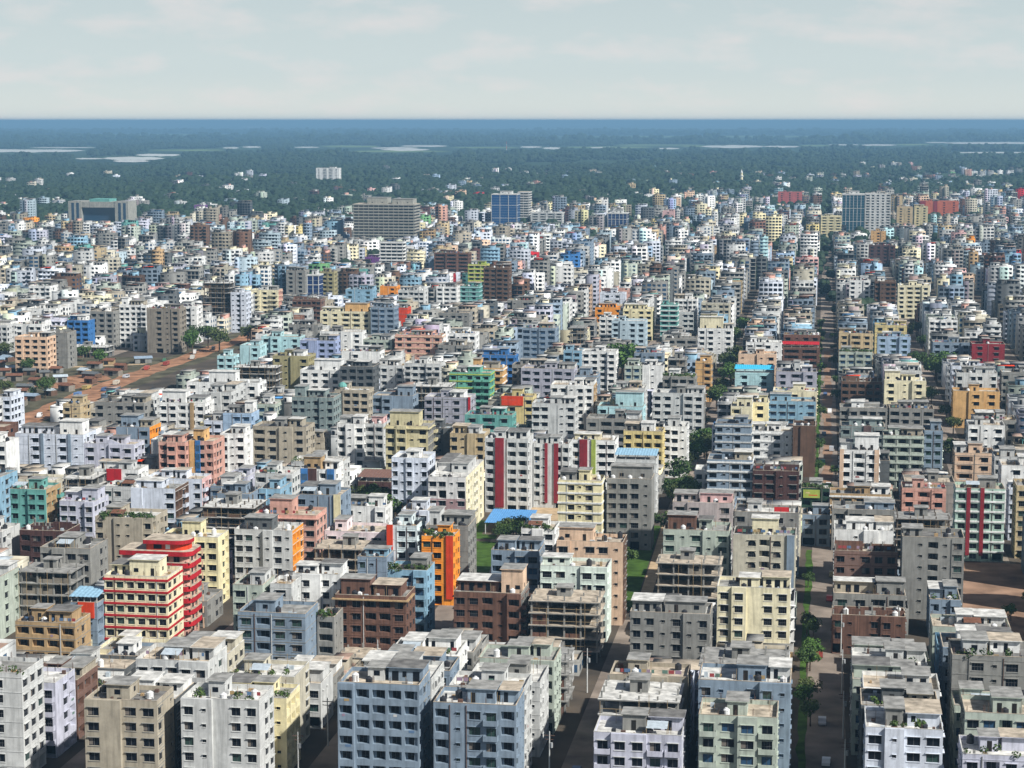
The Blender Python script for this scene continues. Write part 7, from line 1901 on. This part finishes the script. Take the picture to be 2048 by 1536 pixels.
P, S = [], []
for (s, t, r) in TREES_FAR:
    x, y = grid_xy(s, t); P.append((x, y, 0)); S.append(r * .75)
point_wood('street_trees', 'small dark trees between the far apartment blocks', P, S)
r_ = np.random.RandomState(8)
P, S = [], []
for (n_, y0, y1, a, b) in ((48000, 2250, 6500, 5, 12), (26000, 6300, 12000, 9, 16), (15000, 11500, 24000, 15, 28)):
    yy = np.sqrt(r_.uniform(y0 ** 2, y1 ** 2, n_)); xx = r_.uniform(-.29, .29, n_) * yy
    ss = xx * CA - yy * SA
    edge = 2420 + np.maximum(0, xx / yy + .12) * 2700
    keep = (xx * SA + yy * CA) > edge - 350 * r_.rand(n_)
    # clearings and fields
    fld = np.sin(xx * .0031 + 1) * np.cos(yy * .0017 + 2) + .7 * np.sin(xx * .0078 - yy * .0041) + .4 * np.sin(xx * .019 + yy * .009)
    keep &= fld < .85
    bear = xx / yy
    for (b0, b1, near, far) in FLOOD + FIELDS:        # open water and fields stay clear of trees
        keep &= ~((bear > b0 - .001) & (bear < b1 + .001) & (yy > near * .86) & (yy < far * 1.01))
    sz = a + (b - a) * r_.rand(n_) ** 1.6 * 1.25 - 1.0
    sz *= np.clip(.95 + .35 * np.sin(xx * .006 + yy * .0035) * np.cos(yy * .0052 - xx * .002) + .25 * np.sin(xx * .021 + 1.7) * np.sin(yy * .013), .5, 1.6)
    for i in np.nonzero(keep)[0]:
        P.append((xx[i], yy[i], -.5)); S.append(sz[i])
point_wood('far_woods', 'dark green woods stretching from the city edge to the horizon', P, S)

# ------------------------------------------------------------------ sheds, cars and other small things
def shed(s, t, w, d, h, key, label, rng):
    x, y = grid_xy(s, t)
    root = empty('market_shed', (x, y, 0), -GRID + rng.uniform(-.5, .5))
    tag(root, label, 'shed', 'market sheds')
    mb = MB(); mb.box(0, w, 0, d, 0, h, wallmat(rng.choice(('brn', 'gbr', 'gry', 'tan')))); mb.box(w * .3, w * .6, -.04, -.005, .1, h * .8, DARK)
    mb.build('wall', root)
    mb = MB(); rm = simple('tin_' + key, RGB[key], .5, .4, noise=.2, nscale=1.0)
    mb.quad((-.5, -.6, h + .05), (w + .5, -.6, h + .05), (w + .5, d / 2, h + 1.1), (-.5, d / 2, h + 1.1), rm)
    mb.quad((-.5, d / 2, h + 1.1), (w + .5, d / 2, h + 1.1), (w + .5, d + .6, h + .05), (-.5, d + .6, h + .05), rm)
    mb.tri((0, 0, h), (0, d / 2, h + 1.0), (0, d, h), rm); mb.tri((w, 0, h), (w, d, h), (w, d / 2, h + 1.0), rm)
    mb.build('roof', root)


srng = random.Random(31)
shed(-432, 868, 13, 10, 3.2, 'wht', 'long white roofed shed on the open ground, the left one of two', srng)
shed(-411, 872, 13, 7, 3.0, 'wht', 'white roofed shed on the open ground, the right one of two', srng)
SH = dict(tin='grey tin', rst='rusty', sgr='slate', dgr='dark')
placed = [(-432, 868, 13), (-411, 872, 13)]
for _ in range(400):
    s, t = srng.uniform(-446, -366), srng.uniform(815, 1040)
    w = srng.uniform(4, 9)
    if any(abs(s - a) < w + c - 1 and abs(t - b) < 11 for a, b, c in placed):
        continue
    placed.append((s, t, w))
    key = srng.choice(('tin', 'rst', 'sgr', 'dgr', 'rst'))
    wh = 'beside the earth road' if s > -384 else 'amid the open ground' if s > -414 else 'near the left photo edge'
    ww = ('in front of the white sheds', 'behind the white sheds', 'halfway to the towers', 'close below the towers')[min(3, int((t - 815) / 58))]
    shed(s, t, w, srng.uniform(3.5, 6), srng.uniform(2.2, 3), key, '%s roofed market hut %s, %s' % (SH[key], wh, ww), srng)
    if len(placed) > 56:
        break
x, y = grid_xy(-105.8, 619)
root = empty('roofed_shed', (x, y, 0), -GRID)
tag(root, 'open sided shed with a bright blue metal roof beside the lawn', 'shed')
mb = MB(); bm = simple('tin_bbl', RGB['bbl'], .45, .4, noise=.15, nscale=1.0)
for i in range(20):
    u0, u1 = 14.6 * i / 20, 14.6 * (i + 1) / 20; um = (u0 + u1) / 2
    mb.quad((u0, 0, 3.6), (um, 0, 3.7), (um, 18, 4.7), (u0, 18, 4.6), bm); mb.quad((um, 0, 3.7), (u1, 0, 3.6), (u1, 18, 4.6), (um, 18, 4.7), bm)
mb.build('metal_roof', root)
mb = MB(); mb.box(.3, 14.3, 17.0, 17.4, 0, 4.4, wallmat('gry'))
mb.build('wall', root)
for i in range(5):
    mb = MB(); mb.box(.2 + 3.5 * i, .45 + 3.5 * i, .3, .55, 0, 3.6, wallmat('gwh')); mb.build('post', root)

TYRE = simple('tyre', (.02, .02, .02), .8, .2)


def car_parts(kind):
    b = MB(); L, W_, Hb = (4.3, 1.7, .85) if kind == 'car' else (4.4, 1.75, 1.0) if kind == 'van' else (6.2, 2.1, 1.1)
    return L, W_, Hb


def car(s, t, ry, kind, col, label):
    x, y = grid_xy(s, t)
    root = empty('parked_car' if kind == 'car' else 'delivery_van' if kind == 'van' else 'truck', (x, y, .05), -GRID + ry)
    tag(root, label, kind, 'vehicles in the streets')
    L, W_, Hb = car_parts(kind)
    pm = simple('paint_%.2f_%.2f' % (col[0], col[2]), col, .3, .5)
    mb = MB()
    if kind == 'car':
        prof = [(-2.1, .25), (-2.15, .7), (-1.2, .85), (-.6, 1.4), (.9, 1.42), (1.6, .95), (2.1, .85), (2.15, .3)]
    elif kind == 'van':
        prof = [(-2.2, .25), (-2.2, .95), (-1.7, 1.15), (-1.2, 1.85), (2.1, 1.9), (2.2, .3)]
    else:
        prof = [(-3.1, .35), (-3.1, 2.1), (-1.7, 2.2), (-1.65, 1.1), (-1.6, 2.0), (3.1, 2.0), (3.1, .5)]
    k = len(mb.v); n = len(prof)
    mb.v += [(-W_ / 2, p, z) for p, z in prof] + [(W_ / 2, p, z) for p, z in prof]
    i = mb.mi(pm)
    for j in range(n):
        mb.f.append((k + j, k + (j + 1) % n, k + n + (j + 1) % n, k + n + j)); mb.m.append(i)
    mb.f.append(tuple(k + j for j in range(n))); mb.m.append(i); mb.f.append(tuple(k + n + j for j in range(n - 1, -1, -1))); mb.m.append(i)
    mb.build('body', root)
    mb = MB(); z0, z1 = (.92, 1.33) if kind == 'car' else (1.2, 1.7) if kind == 'van' else (1.3, 1.9)
    p0, p1 = (-.75, 1.1) if kind == 'car' else (-1.3, 1.9) if kind == 'van' else (-2.9, -1.9)
    for sx in (-1, 1):
        mb.box(sx * (W_ / 2 + .004) - .003, sx * (W_ / 2 + .004) + .003, p0, p1, z0, z1, GLASS)
    mb.build('side_window', root)
    for sx in (-1, 1):
        for py in (-L * .31, L * .31):
            mb = MB(); r = .33 if kind != 'truck' else .45
            kk = len(mb.v)
            for xx in (-.1, .1):
                for j in range(10):
                    a = 6.2832 * j / 10; mb.v.append((sx * (W_ / 2 - .05) + xx, py + r * math.cos(a), r + r * math.sin(a)))
            i = mb.mi(TYRE)
            for j in range(10):
                mb.f.append((kk + j, kk + (j + 1) % 10, kk + 10 + (j + 1) % 10, kk + 10 + j)); mb.m.append(i)
            mb.f.append(tuple(kk + 9 - j for j in range(10))); mb.m.append(i); mb.f.append(tuple(kk + 10 + j for j in range(10))); mb.m.append(i)
            mb.build('wheel', root)


car(-46, 500, .1, 'van', (.7, .7, .68), 'white van at the near end of the lane beside the lawn')
car(1.5, 430, 0, 'car', (.5, .5, .5), 'silver car in the near street below the grey roof room')
car(3.2, 545, 0, 'car', (.6, .08, .06), 'red car in the near street beside the brick block')
car(3.0, 720, 0, 'car', (.75, .75, .72), 'white car in the main street beside the white and orange block')
car(1.2, 840, 0, 'car', (.1, .12, .16), 'dark car in the main street beside the sky blue block')
car(3.6, 905, 0, 'van', (.7, .7, .68), 'white van far up the main street')
for i, (s, t, kd, c, lb) in enumerate([(-346, 860, 'truck', (.5, .3, .08), 'yellow brown truck on the near part of the red earth road'), (-352, 905, 'truck', (.1, .2, .4), 'blue truck on the red earth road'),
                                       (-349, 950, 'truck', (.55, .5, .4), 'pale truck on the red earth road'), (-354, 1010, 'truck', (.4, .08, .06), 'red truck on the red earth road'), (-345, 1060, 'truck', (.55, .55, .5), 'white truck far up the red earth road')]):
    car(s, t, .05 * i, kd, c, lb)

vr = random.Random(77)
VC = dict(white=(.7, .7, .68), silver=(.42, .43, .44), black=(.02, .02, .022), red=(.28, .05, .04), blue=(.06, .1, .2), green=(.05, .14, .08), yellow=(.38, .29, .1))
WHERE = [(-46.5, 352, 'in the lane at the bottom edge'), (-47.5, 388, 'in the lane below the grey rough block'), (-45.0, 420, 'in the lane beside the cluttered roof'), (-97.5, 372, 'in the street below the large brown brick block'), (-99, 404, 'in the street left of the large brown brick block'),
         (-96.5, 440, 'in the street beside the brick block'), (-147.5, 396, 'in the street below the blue grey block'), (-149.5, 440, 'in the street below the red banded cream block'), (4.6, 372, 'in the near street at the bottom edge'), (2.4, 402, 'in the near street below the low brick rooms'),
         (.6, 486, 'in the near street beside the bright cream block'), (4.0, 575, 'in the near street by the blank white penthouse block'), (2.2, 668, 'in the main street beside the striped orange tan block'), (.9, 770, 'in the main street by the brown wall block'), (4.2, 800, 'in the main street by the striped ledge block'), (1.6, 965, 'far up the main street by the roof hedge block')]
names = list(VC)
for i, (s, t, wh) in enumerate(WHERE):
    cn = names[(i * 3 + 1) % len(names)]
    car(s, t, vr.choice((0, math.pi)) + vr.uniform(-.06, .06), 'van' if i % 4 == 2 else 'car', VC[cn], '%s %s %s' % (cn, 'van' if i % 4 == 2 else 'car', wh))
for i, (s, t) in enumerate([(-344, 838), (-351, 880), (-346, 925), (-357, 930), (-353, 975), (-350, 1030), (-356, 1045), (-352, 1085), (-347, 1105)]):
    cn = names[(i * 2) % len(names)]
    car(s, t, vr.uniform(-.3, .3), 'truck' if i % 2 else 'van', VC[cn], '%s %s on the red earth road%s' % (cn, 'truck' if i % 2 else 'van', ('', ' by the wide grey block', ' beside the earth heaps', ' among the huts', ' past the white sheds', ' below the brownish grey tower', ' near the low concrete frame', ' near its far end', ' just before its far end')[i]))


def utility_pole(s, t, label):
    x, y = grid_xy(s, t)
    root = empty('utility_pole', (x, y, 0), -GRID)
    tag(root, label, 'pole', 'poles along the streets')
    mb = MB(); mb.cyl(0, 0, 0, 10.5, .17, wallmat('gwh'), 8, .11); mb.build('pole', root)
    mb = MB(); mb.box(-1.1, 1.1, -.06, .06, 9.6, 9.75, IRON, bottom=True); mb.box(-.8, .8, -.06, .06, 8.8, 8.92, IRON, bottom=True); mb.build('crossarm', root)
    mb = MB(); mb.cyl(.42, 0, 7.2, 8.2, .28, simple('transformer', (.3, .31, .31), .6, .3), 8); mb.build('transformer', root)


for k in range(9):
    utility_pole(5.9, 352 + k * 34, 'concrete utility pole right of the near street, %s from the near end' % ORD[k])
for k in range(6):
    utility_pole(-52.2 if k % 2 else -42.6, 350 + k * 32, 'concrete utility pole beside the lane at the lawn, %s from the near end' % ORD[k])
for k in range(5):
    utility_pole(-101.6, 350 + k * 24, 'concrete utility pole left of the large brown brick block, %s from the near end' % ORD[k])

# far landmark: slim white minaret and a red and white mast
x, y = 436, 3818
root = empty('minaret', (x, y, 0)); tag(root, 'slim pale minaret tower standing in the far woods', 'tower')
mb = MB(); mb.cyl(0, 0, 0, 26, 3.6, wallmat('crm'), 8, 2.6); mb.build('shaft', root)
mb = MB(); mb.cyl(0, 0, 26, 27.5, 4.0, wallmat('wht'), 8); mb.cyl(0, 0, 27.5, 33, 2.2, wallmat('crm'), 8); mb.build('gallery', root)
mb = MB(); mb.cyl(0, 0, 33, 39, 2.5, wallmat('wht'), 8, .1); mb.build('spire', root)
x, y = -20, 7491
root = empty('radio_mast', (x, y, 0)); tag(root, 'thin red and white mast above the far woods', 'mast')
for k in range(6):
    mb = MB(); mb.cyl(0, 0, k * 9, k * 9 + 9, 1.5 - .18 * k, wallmat('redo' if k % 2 else 'wht'), 6); mb.build('mast_section', root)

# ------------------------------------------------------------------ haze
hm = bpy.data.materials.new('haze_air'); hm.use_nodes = True
hn, hl = hm.node_tree.nodes, hm.node_tree.links
hn.clear()
ho = hn.new('ShaderNodeOutputMaterial'); hv = hn.new('ShaderNodeVolumePrincipled')
hv.inputs['Color'].default_value = (.25, .48, .70, 1)
hv.inputs['Density'].default_value = 9.5e-5
hv.inputs['Anisotropy'].default_value = 0.0
hl.new(hv.outputs[0], ho.inputs['Volume'])
mb = MB(); mb.box(-41000, 41000, -1600, 76000, -1.5, 140, hm, bottom=True)
hz = mb.build('haze')
tag(hz, 'thin blue haze over the far land', 'haze', kind='stuff')
